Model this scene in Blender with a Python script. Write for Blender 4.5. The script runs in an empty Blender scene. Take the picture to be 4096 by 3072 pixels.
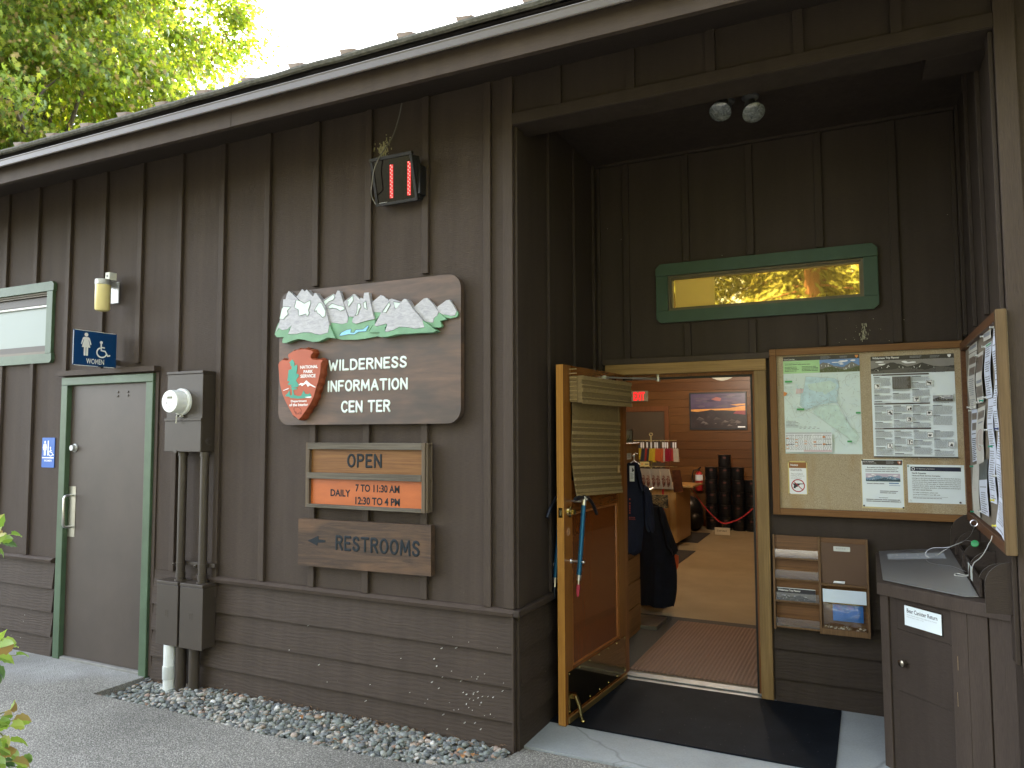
import bpy, math, random
import numpy as np
from mathutils import Matrix, Vector
random.seed(7)
rnd = random.random
def ru(a, b): return a + (b - a) * random.random()
C = bpy.context.scene.collection
SC = bpy.context.scene

# ---------------------------------------------------------------- camera
FPX = 2953.3                                   # focal length in pixels of a 4096 wide frame
CY, CP, CR = math.radians(25.758), math.radians(3.6775), math.radians(-0.2069)
CAM = Vector((1.7542, -3.6724, 1.7056))
_fw = Vector((-math.sin(CY) * math.cos(CP), math.cos(CY) * math.cos(CP), math.sin(CP)))
_r0 = Vector((math.cos(CY), math.sin(CY), 0)); _u0 = _r0.cross(_fw)
_rt = math.cos(CR) * _r0 + math.sin(CR) * _u0
_up = -math.sin(CR) * _r0 + math.cos(CR) * _u0
cd = bpy.data.cameras.new('camera'); cam = bpy.data.objects.new('camera', cd); C.objects.link(cam)
m = Matrix.Identity(4)
for i in range(3):
    m[i][0] = _rt[i]; m[i][1] = _up[i]; m[i][2] = -_fw[i]; m[i][3] = CAM[i]
cam.matrix_world = m
cd.sensor_width = 36; cd.lens = 36 * FPX / 4096; cd.clip_end = 2000; cd.clip_start = .05
SC.camera = cam

# ---------------------------------------------------------------- sky, sun, exposure
SUN_EL, SUN_AZ = math.radians(40), math.radians(24)      # azimuth measured from +Y towards -X
w = bpy.data.worlds.new('World'); SC.world = w; w.use_nodes = True
wn = w.node_tree.nodes; bg = wn['Background']
sky = wn.new('ShaderNodeTexSky'); sky.sky_type = 'NISHITA'; sky.sun_disc = False
sky.sun_elevation = SUN_EL; sky.sun_rotation = -SUN_AZ
sky.air_density = 1.0; sky.dust_density = 1.6; sky.ozone_density = 1.0
hz = wn.new('ShaderNodeHueSaturation'); hz.inputs['Saturation'].default_value = .34      # thin high haze whitens the sky
w.node_tree.links.new(sky.outputs[0], hz.inputs['Color']); hm = wn.new('ShaderNodeMix'); hm.data_type = 'RGBA'; hm.blend_type = 'MULTIPLY'; hm.inputs[0].default_value = 1; hm.inputs[7].default_value = (1.0, .995, .985, 1)
w.node_tree.links.new(hz.outputs[0], hm.inputs[6]); w.node_tree.links.new(hm.outputs[2], bg.inputs[0]); bg.inputs[1].default_value = .15
sl = bpy.data.lights.new('sun', 'SUN'); sl.energy = 4.0; sl.angle = math.radians(.5); sl.color = (1, .94, .82)
so = bpy.data.objects.new('sun', sl); C.objects.link(so)
sd = Vector((-math.sin(SUN_AZ) * math.cos(SUN_EL), math.cos(SUN_AZ) * math.cos(SUN_EL), math.sin(SUN_EL)))
so.rotation_euler = sd.to_track_quat('Z', 'Y').to_euler()
SC.view_settings.view_transform = 'Standard'; SC.view_settings.look = 'None'
SC.view_settings.exposure = 3.48; SC.view_settings.gamma = 1

# ---------------------------------------------------------------- measuring: a pixel of the 4096x3072 photo onto a plane
def ray(u, v): return _fw + _rt * ((u - 2048) / FPX) + _up * ((1536 - v) / FPX)
def U(u, v, ax, val):
    i = 'xyz'.index(ax); d = ray(u, v); return CAM + d * ((val - CAM[i]) / d[i])

class Frame:
    """a flat face: origin, right, up, outward normal"""
    def __init__(s, o, ex, ez, en=None):
        s.o = Vector(o); s.ex = Vector(ex).normalized(); s.ez = Vector(ez).normalized()
        s.en = Vector(en).normalized() if en else s.ex.cross(s.ez) * 1
    def w(s, x, y, h=0): return s.o + s.ex * x + s.ez * y + s.en * h
    def loc(s, u, v, h=0):
        d = ray(u, v); p0 = s.o + s.en * h
        p = CAM + d * ((p0 - CAM).dot(s.en) / d.dot(s.en)) - s.o
        return (p.dot(s.ex), p.dot(s.ez))
WORLD = Frame((0, 0, 0), (1, 0, 0), (0, 1, 0), (0, 0, 1))
def FRONT(y): return Frame((0, y, 0), (1, 0, 0), (0, 0, 1), (0, -1, 0))

# ---------------------------------------------------------------- mesh builder
OFF = {}
class MB:
    def __init__(s, fr=WORLD): s.v = []; s.f = []; s.m = []; s.fr = fr
    def add(s, pts, faces, mi=0, world=False):
        b = len(s.v)
        s.v += [tuple(p) if world else tuple(s.fr.w(*p)) for p in pts]
        s.f += [tuple(i + b for i in f) for f in faces]; s.m += [mi] * len(faces)
    def box(s, x0, x1, y0, y1, h0, h1, mi=0):
        p = [(x0,y0,h0),(x1,y0,h0),(x1,y1,h0),(x0,y1,h0),(x0,y0,h1),(x1,y0,h1),(x1,y1,h1),(x0,y1,h1)]
        s.add(p, [(3,2,1,0),(4,5,6,7),(0,1,5,4),(1,2,6,5),(2,3,7,6),(3,0,4,7)], mi)
    def quad(s, pts, mi=0): s.add([p if len(p) == 3 else (p[0], p[1], 0) for p in pts], [tuple(range(len(pts)))], mi)
    def flat(s, x0, x1, y0, y1, h, mi=0): s.add([(x0,y0,h),(x1,y0,h),(x1,y1,h),(x0,y1,h)], [(0,1,2,3)], mi)
    def poly(s, pts, h, mi=0):
        if area(pts) < 0: pts = pts[::-1]
        s.add([(p[0], p[1], h) for p in pts], [tuple(range(len(pts)))], mi)
    def prism(s, pts, h0, h1, mi=0, smi=None, inset=0):
        if area(pts) < 0: pts = pts[::-1]
        n = len(pts); smi = mi if smi is None else smi
        top = pts
        if inset:
            cx = sum(p[0] for p in pts) / n; cy = sum(p[1] for p in pts) / n; top = []
            for i in range(n):
                a = Vector(pts[i - 1]); b = Vector(pts[i]); c = Vector(pts[(i + 1) % n])
                d1 = (b - a); d2 = (c - b)
                nn = Vector((-d1.y, d1.x)).normalized() + Vector((-d2.y, d2.x)).normalized()
                if nn.length < .3: nn = Vector((cx, cy)) - b
                top.append(tuple(b + nn.normalized() * inset))
        b = [(p[0], p[1], h0) for p in pts]; t = [(p[0], p[1], h1) for p in top]
        s.add(b + t, [tuple(range(n - 1, -1, -1)), ], smi)
        s.add(t, [tuple(range(n))], mi)
        s.add(b + t, [(i, (i + 1) % n, n + (i + 1) % n, n + i) for i in range(n)], smi)
    def tube(s, path, r, n=8, mi=0, flat=None, cap=True):
        """path of local points; r number or list; flat: scale of the section along the frame normal"""
        P = [Vector(p if len(p) == 3 else (p[0], p[1], 0)) for p in path]
        R = r if isinstance(r, (list, tuple)) else [r] * len(P)
        rings = []; ref = None
        for i, p in enumerate(P):
            a = P[max(i - 1, 0)]; b = P[min(i + 1, len(P) - 1)]
            t1 = (p - a).normalized() if i else (b - p).normalized()
            t2 = (b - p).normalized() if i < len(P) - 1 else t1
            t = (t1 + t2)
            t = t.normalized() if t.length > .05 else t1
            k = 1 / max(.45, math.cos(t1.angle(t2, 0) / 2))
            if flat is not None: e2 = Vector((0, 0, 1)); e1 = t.cross(e2).normalized(); e2 = e2 * flat
            else:
                if ref is None: ref = Vector((0, 0, 1)) if abs(t.z) < .9 else Vector((1, 0, 0))
                e1 = t.cross(ref).normalized(); e2 = e1.cross(t).normalized(); ref = e2
                k = 1
            rings.append([p + (e1 * math.cos(2 * math.pi * j / n) * k + e2 * math.sin(2 * math.pi * j / n)) * R[i] for j in range(n)])
        if flat is not None and cap:                           # rounded ends
            for end in (0, -1):
                p = P[end]; q = P[1 if end == 0 else -2]; t = (p - q).normalized()
                ex = []
                for f in (.6, .95):
                    c = p + t * R[end] * f; kk = math.sqrt(1 - f * f)
                    ex.append([c + (x - p) * kk for x in rings[end]])
                rings = ex[::-1] + rings if end == 0 else rings + ex
        pts = [x for rg in rings for x in rg]; m_ = len(rings)
        fs = [(i * n + j, i * n + (j + 1) % n, (i + 1) * n + (j + 1) % n, (i + 1) * n + j) for i in range(m_ - 1) for j in range(n)]
        if cap: fs += [tuple(range(n - 1, -1, -1)), tuple(range((m_ - 1) * n, m_ * n))]
        s.add([tuple(x) for x in pts], fs, mi)
    def lathe(s, c, axis, prof, n=20, mi=0, e1=None):
        """prof: list of (distance along axis, radius)"""
        c = Vector(c); ax = Vector(axis).normalized()
        a1 = ax.orthogonal().normalized(); a2 = ax.cross(a1)
        pts = [tuple(c + ax * d + (a1 * math.cos(2 * math.pi * j / n) + a2 * math.sin(2 * math.pi * j / n)) * r) for d, r in prof for j in range(n)]
        k = len(prof)
        fs = [(i * n + j, i * n + (j + 1) % n, (i + 1) * n + (j + 1) % n, (i + 1) * n + j) for i in range(k - 1) for j in range(n)]
        fs += [tuple(range(n - 1, -1, -1)), tuple(range((k - 1) * n, k * n))]
        s.add(pts, fs, mi)
    def ball(s, c, r, n=8, mi=0, sc=(1, 1, 1)):
        prof = [(-math.cos(math.pi * i / n) * r, max(math.sin(math.pi * i / n) * r, r * .02)) for i in range(n + 1)]
        b = len(s.v); s.lathe((0, 0, 0), (0, 0, 1), [(d, q) for d, q in prof], n=n + 4, mi=mi) if False else None
        k = n + 4; pts = []
        for d, q in prof:
            for j in range(k):
                t = 2 * math.pi * j / k
                pts.append((c[0] + q * math.cos(t) * sc[0], c[1] + q * math.sin(t) * sc[1], c[2] + d * sc[2]))
        fs = [(i * k + j, i * k + (j + 1) % k, (i + 1) * k + (j + 1) % k, (i + 1) * k + j) for i in range(n) for j in range(k)]
        s.add(pts, fs, mi)
    def text(s, txt, x0, y0, x1, y1, h, mi=0, bold=0.0, shear=0.0, ext=0.0):
        """text fitted into the box x0..x1, y0..y1 of the frame"""
        cu = bpy.data.curves.new('t', 'FONT'); cu.body = txt; cu.offset = bold; cu.shear = shear; cu.resolution_u = 3; cu.extrude = ext
        ob = bpy.data.objects.new('t', cu); C.objects.link(ob)
        dg = bpy.context.evaluated_depsgraph_get()
        me = bpy.data.meshes.new_from_object(ob.evaluated_get(dg))
        V = [v.co.copy() for v in me.vertices]; F = [tuple(p.vertices) for p in me.polygons]
        bpy.data.objects.remove(ob); bpy.data.curves.remove(cu); bpy.data.meshes.remove(me)
        ax = min(v.x for v in V); bx = max(v.x for v in V); ay = min(v.y for v in V); by = max(v.y for v in V)
        sx = (x1 - x0) / (bx - ax); sy = (y1 - y0) / (by - ay)
        s.add([(x0 + (v.x - ax) * sx, y0 + (v.y - ay) * sy, h + v.z) for v in V], F, mi)
    def lines(s, x0, x1, ytop, ybot, pitch, h, mi=0, th=.42, wmin=.01, wmax=.05, ragged=.25, gap=.25):
        """rows of small print: word-sized dashes"""
        y = ytop
        while y - pitch * th > ybot:
            x = x0; xe = x1 - (x1 - x0) * ragged * rnd()
            while x < xe:
                wd = min(ru(wmin, wmax), xe - x)
                if wd > .001: s.flat(x, x + wd, y - pitch * th, y, h, mi)
                x += wd + pitch * gap
            y -= pitch
    def build(s, name, mats, parent=None, smooth=False, bevel=0, seg=2, origin=None):
        if not isinstance(mats, (list, tuple)): mats = [mats]
        V = np.array(s.v, dtype=float)
        if parent is not None: off = OFF[parent.name]
        elif origin is not None: off = Vector(origin)
        else: off = Vector(((V[:, 0].min() + V[:, 0].max()) / 2, (V[:, 1].min() + V[:, 1].max()) / 2, V[:, 2].min()))
        me = bpy.data.meshes.new(name); me.from_pydata((V - np.array(off)).tolist(), [], s.f)
        for m_ in mats: me.materials.append(m_)
        me.polygons.foreach_set('material_index', s.m)
        if smooth: me.polygons.foreach_set('use_smooth', [True] * len(s.f))
        me.validate(); me.update()
        o = bpy.data.objects.new(name, me); C.objects.link(o)
        if parent is not None: o.parent = parent
        else: o.location = off
        OFF[o.name] = Vector(off)
        if bevel:
            b = o.modifiers.new('bevel', 'BEVEL'); b.width = bevel; b.segments = seg; b.limit_method = 'ANGLE'; b.angle_limit = math.radians(50)
        if smooth:
            try:
                e = o.modifiers.new('edges', 'EDGE_SPLIT'); e.split_angle = math.radians(42)
            except Exception: pass
        return o
def area(p): return sum(p[i - 1][0] * p[i][1] - p[i][0] * p[i - 1][1] for i in range(len(p))) / 2

def tag(o, label=None, cat=None, group=None, kind=None):
    if label: o['label'] = label
    if cat: o['category'] = cat
    if group: o['group'] = group
    if kind: o['kind'] = kind
    return o
def thing(name, label, cat, loc, group=None):
    o = bpy.data.objects.new(name, None); C.objects.link(o); o.location = loc; o.empty_display_size = .1
    OFF[o.name] = Vector(loc); return tag(o, label, cat, group)
def copy_tree(o, parent=None):
    c = o.copy(); C.objects.link(c); OFF[c.name] = OFF[o.name]
    if parent: c.parent = parent
    for ch in list(o.children): copy_tree(ch, c)
    return c

# ---------------------------------------------------------------- materials
def nodes(name):
    m_ = bpy.data.materials.new(name); m_.use_nodes = True; nt = m_.node_tree
    return m_, nt, nt.nodes['Principled BSDF'], nt.links
def lin(c): return tuple(((x / 255) / 12.92 if x / 255 <= .04045 else ((x / 255 + .055) / 1.055) ** 2.4) for x in c)
def coords(nt, scale=(1, 1, 1), src='Object'):
    tc = nt.nodes.new('ShaderNodeTexCoord'); mp = nt.nodes.new('ShaderNodeMapping'); mp.inputs['Scale'].default_value = scale
    nt.links.new(tc.outputs[src], mp.inputs[0]); return mp.outputs[0]
def noise(nt, vec, scale, detail=4, rough=.6, dist=0):
    n = nt.nodes.new('ShaderNodeTexNoise'); n.inputs['Scale'].default_value = scale; n.inputs['Detail'].default_value = detail
    n.inputs['Roughness'].default_value = rough; n.inputs['Distortion'].default_value = dist
    nt.links.new(vec, n.inputs['Vector']); return n.outputs['Fac']
def ramp(nt, fac, stops):
    r = nt.nodes.new('ShaderNodeValToRGB'); e = r.color_ramp.elements
    while len(e) < len(stops): e.new(.5)
    for k, (p, c) in enumerate(stops): e[k].position = p; e[k].color = (*c, 1) if len(c) == 3 else c
    nt.links.new(fac, r.inputs[0]); return r.outputs[0]
def mixc(nt, fac, a, b, mode='MIX'):
    x = nt.nodes.new('ShaderNodeMix'); x.data_type = 'RGBA'; x.blend_type = mode
    if isinstance(fac, (int, float)): x.inputs[0].default_value = fac
    else: nt.links.new(fac, x.inputs[0])
    for k, c in ((6, a), (7, b)):
        if isinstance(c, (tuple, list)): x.inputs[k].default_value = (*c[:3], 1)
        else: nt.links.new(c, x.inputs[k])
    return x.outputs[2]
def bumpn(nt, b, hgt, strength, dist=.01):
    n = nt.nodes.new('ShaderNodeBump'); n.inputs['Strength'].default_value = strength; n.inputs['Distance'].default_value = dist
    nt.links.new(hgt, n.inputs['Height']); nt.links.new(n.outputs[0], b.inputs['Normal'])
def sc3(c, k): return tuple(max(0, x * k) for x in c)
def mat(name, col, rough=.6, metal=0, var=.12, vs=9, stretch=(1, 1, 1), bump=0, bs=80, spec=.38, coat=0):
    m_, nt, b, L = nodes(name)
    vec = coords(nt, stretch)
    f = noise(nt, vec, vs)
    L.new(ramp(nt, f, [(.3, sc3(col, 1 - var)), (.7, sc3(col, 1 + var))]), b.inputs['Base Color'])
    b.inputs['Roughness'].default_value = rough; b.inputs['Metallic'].default_value = metal
    b.inputs['Specular IOR Level'].default_value = spec; b.inputs['Coat Weight'].default_value = coat
    if bump: bumpn(nt, b, noise(nt, vec, bs, 3), bump)
    return m_
def emit(name, col, s):
    m_, nt, b, L = nodes(name); b.inputs['Base Color'].default_value = (*sc3(col, .3), 1)
    b.inputs['Emission Color'].default_value = (*col, 1); b.inputs['Emission Strength'].default_value = s; return m_
def siding(name, col, saw=(3, 3, 60), grain=0.0, speck=.0, rough=.62, bs=.35):
    """brown stained wood: saw marks or raised wavy grain, faint weathering, a few pale flecks"""
    m_, nt, b, L = nodes(name)
    v = coords(nt, (1, 1, 1)); vs = coords(nt, saw)
    big = noise(nt, v, 1.3, 4, .6); fine = noise(nt, vs, 7, 5, .65)
    base = ramp(nt, big, [(.25, sc3(col, .86)), (.75, sc3(col, 1.12))])
    base = mixc(nt, .6, base, ramp(nt, fine, [(.3, sc3(col, .68)), (.72, sc3(col, 1.28))]))
    base = mixc(nt, 1, base, ramp(nt, noise(nt, coords(nt, (7, 7, .6)), 1.6, 4, .6), [(.3, (.86,) * 3), (.7, (1.1,) * 3)]), 'MULTIPLY')
    h = fine
    if grain:
        wv = nt.nodes.new('ShaderNodeTexWave'); wv.bands_direction = 'Z'; wv.inputs['Scale'].default_value = 14
        wv.inputs['Distortion'].default_value = 16; wv.inputs['Detail'].default_value = 3; wv.inputs['Detail Scale'].default_value = .42; wv.inputs['Detail Roughness'].default_value = .6
        L.new(coords(nt, (.35, 1, 1)), wv.inputs['Vector'])
        ad = nt.nodes.new('ShaderNodeMath'); ad.operation = 'MULTIPLY_ADD'; ad.inputs[1].default_value = grain
        L.new(wv.outputs['Fac'], ad.inputs[0]); L.new(fine, ad.inputs[2]); h = ad.outputs[0]
    if speck:
        vo = nt.nodes.new('ShaderNodeTexVoronoi'); vo.inputs['Scale'].default_value = 26; L.new(coords(nt, (1, 1, .6)), vo.inputs['Vector'])
        th = nt.nodes.new('ShaderNodeMath'); th.operation = 'LESS_THAN'; th.inputs[1].default_value = speck; L.new(vo.outputs['Distance'], th.inputs[0])
        k = nt.nodes.new('ShaderNodeMath'); k.operation = 'GREATER_THAN'; k.inputs[1].default_value = .6; L.new(noise(nt, v, 2.2, 2), k.inputs[0])
        mu = nt.nodes.new('ShaderNodeMath'); mu.operation = 'MULTIPLY'; L.new(th.outputs[0], mu.inputs[0]); L.new(k.outputs[0], mu.inputs[1])
        base = mixc(nt, mu.outputs[0], base, (.5, .5, .47))
    L.new(base, b.inputs['Base Color']); b.inputs['Roughness'].default_value = rough; b.inputs['Specular IOR Level'].default_value = .18
    bumpn(nt, b, h, bs, .004); return m_
def wood(name, c1, c2, axis='x', sc=1, rough=.5, bump=.15, coat=0, knots=False, rings=.5):
    """wood with grain running along axis"""
    m_, nt, b, L = nodes(name)
    st = {'x': (.7, 9, 9), 'y': (9, .7, 9), 'z': (9, 9, .7)}[axis]
    v = coords(nt, tuple(q * sc for q in st))
    a = noise(nt, v, 2.2, 5, .62, .6); f = noise(nt, coords(nt, tuple(q * sc * (1 if q < 1 else 5) for q in st)), 3, 4, .7)
    col = ramp(nt, a, [(.28, c1), (.72, c2)])
    col = mixc(nt, rings, col, ramp(nt, f, [(.3, sc3(c1, .8)), (.7, sc3(c2, 1.1))]))
    if knots:
        vo = nt.nodes.new('ShaderNodeTexVoronoi'); vo.inputs['Scale'].default_value = 2.6; L.new(coords(nt, (1, 1, 1.6)), vo.inputs['Vector'])
        col = mixc(nt, ramp(nt, vo.outputs['Distance'], [(.03, (.85,) * 3), (.09, (0, 0, 0))]), col, sc3(c1, .35))
    L.new(col, b.inputs['Base Color']); b.inputs['Roughness'].default_value = rough; b.inputs['Coat Weight'].default_value = coat; b.inputs['Specular IOR Level'].default_value = .25
    bumpn(nt, b, f, bump, .003); return m_
def glassy(name, tint=(1, 1, 1), refl=.2, rough=.02):
    """thin clear film or pane: mostly see-through with a sheen"""
    m_, nt, b, L = nodes(name); nt.nodes.remove(b)
    o = nt.nodes['Material Output']; t = nt.nodes.new('ShaderNodeBsdfTransparent'); g = nt.nodes.new('ShaderNodeBsdfGlossy')
    t.inputs[0].default_value = (*tint, 1); g.inputs['Roughness'].default_value = rough
    x = nt.nodes.new('ShaderNodeMixShader'); x.inputs[0].default_value = refl
    L.new(t.outputs[0], x.inputs[1]); L.new(g.outputs[0], x.inputs[2]); L.new(x.outputs[0], o.inputs[0]); return m_

BROWN = (.0560, .0420, .0338)
MAT = {}
MAT['board'] = siding('painted_board', BROWN, (4, 4, 60), speck=.014, bs=.8)
MAT['batten'] = siding('painted_batten', sc3(BROWN, .97), (60, 60, 4))
MAT['lap'] = siding('painted_lap', sc3(BROWN, .93), (3, 3, 50), grain=.32, speck=.05, bs=.5)
MAT['trim'] = siding('painted_trim', sc3(BROWN, 1.02), (3, 3, 50), bs=.25)
MAT['pbatten'] = siding('shade_toned_porch_batten', sc3(BROWN, .70), (60, 60, 4)); MAT['ptrim'] = siding('shade_toned_porch_trim', sc3(BROWN, .68), (3, 3, 50), bs=.25); MAT['plap'] = siding('shade_toned_porch_lap', sc3(BROWN, .68), (3, 3, 50), grain=.32, speck=.045, bs=.5)  # same wall paint, darkened to put the porch shade into the colour
MAT['vtrim'] = siding('painted_vertical_trim', sc3(BROWN, 1.0), (50, 50, 3), bs=.5)
MAT['recess'] = siding('shade_toned_porch_paint', sc3(BROWN, .72), (4, 4, 60), speck=.035)  # wall paint again, with the shade of the recess painted in
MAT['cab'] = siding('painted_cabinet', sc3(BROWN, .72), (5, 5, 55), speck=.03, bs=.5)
MAT['darkmetal'] = mat('brown_metal', (.043, .034, .0265), .42, 0, .08, 5, bump=.03)
MAT['door_paint'] = mat('brown_door_paint', (.055, .0428, .035), .42, 0, .16, 2.2, bump=.06, bs=14)
MAT['gutter'] = mat('gutter_paint', (.09, .080, .075), .3, 0, .1, 4, bump=.02)
MAT['green'] = mat('green_paint', (.058, .098, .057), .4, 0, .15, 6, bump=.08, bs=40)
MAT['white'] = mat('white_paint', (.75, .76, .76), .5, 0, .04)
MAT['black'] = mat('black_paint', (.012, .012, .013), .5, 0, .1)
MAT['ink'] = mat('ink', (.03, .03, .035), .7, 0, .05)
MAT['greyink'] = mat('grey_ink', (.3, .31, .33), .7, 0, .05)
MAT['steel'] = mat('steel', (.55, .55, .54), .28, 1, .1)
MAT['galv'] = mat('galvanised', (.42, .43, .43), .5, .7, .25, 30)
MAT['brass'] = mat('brass', (.45, .36, .16), .18, 1, .1)
MAT['paper'] = mat('paper', (.72, .75, .78), .4, 0, .04, 4, spec=.6)
MAT['navy'] = mat('navy_sign', (.004, .042, .14), .3, 0, .04)
MAT['blue'] = mat('blue_sign', (.012, .10, .42), .35, 0, .05)
MAT['clear'] = glassy('clear_plastic', (.97, .98, .98), .12, .05)
MAT['red'] = mat('red_cloth', (.42, .02, .025), .6)
# ================================================================ the setting
def ground_mat(name, c1, c2, sc, spk, bump, big=(.8, 1.15)):
    m_, nt, b, L = nodes(name)
    v = coords(nt); vo = nt.nodes.new('ShaderNodeTexVoronoi'); vo.inputs['Scale'].default_value = sc; L.new(v, vo.inputs['Vector'])
    cell = ramp(nt, vo.outputs['Color'], [(0, c1), (.55, sc3(c1, 1.5)), (.85, c2), (1, sc3(c2, 1.4))])
    base = mixc(nt, ramp(nt, vo.outputs['Distance'], [(.35, (0,) * 3), (.6, (.8,) * 3)]), cell, sc3(c1, .55))
    bgn = noise(nt, v, 1.1, 5, .62)
    base = mixc(nt, 1.0, base, ramp(nt, bgn, [(.3, (big[0],) * 3), (.7, (big[1],) * 3)]), 'MULTIPLY')
    L.new(base, b.inputs['Base Color']); b.inputs['Roughness'].default_value = .85
    h = nt.nodes.new('ShaderNodeMath'); h.operation = 'SUBTRACT'; h.inputs[0].default_value = 1; L.new(vo.outputs['Distance'], h.inputs[1])
    bumpn(nt, b, h.outputs[0], bump, .006); return m_
M_AGG = ground_mat('exposed_aggregate', (.19, .185, .165), (.40, .385, .35), 125, 0, .6)
nt = M_AGG.node_tree; bb = nt.nodes['Principled BSDF']; rough_ = bb.inputs['Base Color'].links[0].from_socket; v = coords(nt)
ge = nt.nodes.new('ShaderNodeNewGeometry'); sp_ = nt.nodes.new('ShaderNodeSeparateXYZ'); nt.links.new(ge.outputs['Position'], sp_.inputs[0])
md = nt.nodes.new('ShaderNodeMath'); md.operation = 'MULTIPLY_ADD'; md.inputs[1].default_value = 1.1; nt.links.new(noise(nt, v, 1.7, 5, .6), md.inputs[0]); nt.links.new(sp_.outputs[1], md.inputs[2])
fin = ramp(nt, noise(nt, v, 150, 3, .7), [(.3, (.17, .172, .168)), (.7, (.32, .325, .315))]); fin = mixc(nt, 1, fin, ramp(nt, noise(nt, v, 2.6, 5, .65), [(.3, (.72,) * 3), (.7, (1.22,) * 3)]), 'MULTIPLY')
wet = mixc(nt, 1, rough_, ramp(nt, noise(nt, v, .8, 4, .6), [(.35, (.74,) * 3), (.65, (1.08,) * 3)]), 'MULTIPLY')
nt.links.new(mixc(nt, ramp(nt, md.outputs[0], [(.0, (0,) * 3), (.25, (1,) * 3)]), wet, fin), bb.inputs['Base Color'])
md.inputs[1].default_value = .9; ad_ = nt.nodes.new('ShaderNodeMath'); ad_.operation = 'ADD'; mx_ = nt.nodes.new('ShaderNodeMath'); mx_.operation = 'MULTIPLY_ADD'; mx_.inputs[1].default_value = -.3; mx_.inputs[2].default_value = -1.03; nt.links.new(sp_.outputs[0], mx_.inputs[0]); nt.links.new(mx_.outputs[0], ad_.inputs[1]); nt.links.new(md.outputs[0], ad_.inputs[0])
for l_ in list(md.outputs[0].links):
    if l_.to_node != ad_: t_ = l_.to_socket; nt.links.remove(l_); nt.links.new(ad_.outputs[0], t_)
M_LAND = conc_land = mat('door_sill_concrete', (.2, .2, .19), .8, 0, .25, 8, bump=.3, bs=60)
def conc(name, col):
    m_, nt, b, L = nodes(name); v = coords(nt)
    base = ramp(nt, noise(nt, v, 2.2, 6, .62), [(.28, sc3(col, .72)), (.5, col), (.74, sc3(col, 1.22))])
    base = mixc(nt, .35, base, ramp(nt, noise(nt, v, 90, 3, .6), [(.3, sc3(col, .75)), (.7, sc3(col, 1.2))]))
    vo = nt.nodes.new('ShaderNodeTexVoronoi'); vo.feature = 'DISTANCE_TO_EDGE'; vo.inputs['Scale'].default_value = .9
    mv = nt.nodes.new('ShaderNodeMixRGB'); mv.inputs[0].default_value = .12; L.new(v, mv.inputs[1])
    nn = nt.nodes.new('ShaderNodeTexNoise'); nn.inputs['Scale'].default_value = 5; L.new(v, nn.inputs['Vector']); L.new(nn.outputs['Color'], mv.inputs[2])
    L.new(mv.outputs[0], vo.inputs['Vector'])
    base = mixc(nt, ramp(nt, vo.outputs['Distance'], [(.002, (.55,) * 3), (.006, (0,) * 3)]), base, sc3(col, .4))
    L.new(base, b.inputs['Base Color']); b.inputs['Roughness'].default_value = .8
    bumpn(nt, b, noise(nt, v, 140, 3), .2, .003); return m_
M_PORCH = conc('porch_concrete', (.265, .29, .30))
def S(o): return tag(o, kind='structure')

b = MB(); b.flat(-160, 160, -160, 160, -.075)
S(b.build('ground', mat('forest_soil', (.075, .07, .04), .95, 0, .4, 1.5, bump=.3, bs=20)))
# path: exposed aggregate with a curved bay that leaves room for the pebble bed
edge = [(-2.885, -.404), (-2.5, -.40), (-2.0, -.395), (-1.43, -.42), (-1.0, -.395), (-.7, -.39), (-.5, -.375), (-.36, -.35), (-.22, -.29), (-.1, -.2), (-.01, -.1), (.02, .045)]
b = MB(); b.prism([(-12, -6.5), (12, -6.5), (12, .03), (2.38, .03), (2.38, .07)] + edge[::-1] + [(-2.87, -.03), (-2.86, .02), (-12, .02)], -.07, 0)
S(b.build('path', M_AGG, bevel=.004, seg=1))
b = MB(); b.prism([(.0, .06), (2.30, .085), (2.3, 1.37), (.0, 1.37)], -.07, .006)
S(b.build('porch_pavement', M_PORCH, bevel=.006))
b = MB(); b.flat(-2.9, .02, -.45, .05, -.06)
S(b.build('gravel_soil', mat('gravel_soil', (.06, .055, .045), .95, 0, .3, 20)))
b = MB(); b.flat(-4.5, 4.0, 1.5, 9.75, .012)
m_, nt, bb, L = nodes('carpet'); v = coords(nt)
base = ramp(nt, noise(nt, v, 130, 4, .8), [(.3, (.20, .172, .11)), (.7, (.45, .39, .265))])
base = mixc(nt, 1, base, ramp(nt, noise(nt, v, 1.5, 3), [(.3, (.85,) * 3), (.7, (1.1,) * 3)]), 'MULTIPLY')
L.new(base, bb.inputs['Base Color']); bb.inputs['Roughness'].default_value = .95; bumpn(nt, bb, noise(nt, v, 260, 2), .5, .004)
S(b.build('carpet_floor', m_))

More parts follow.
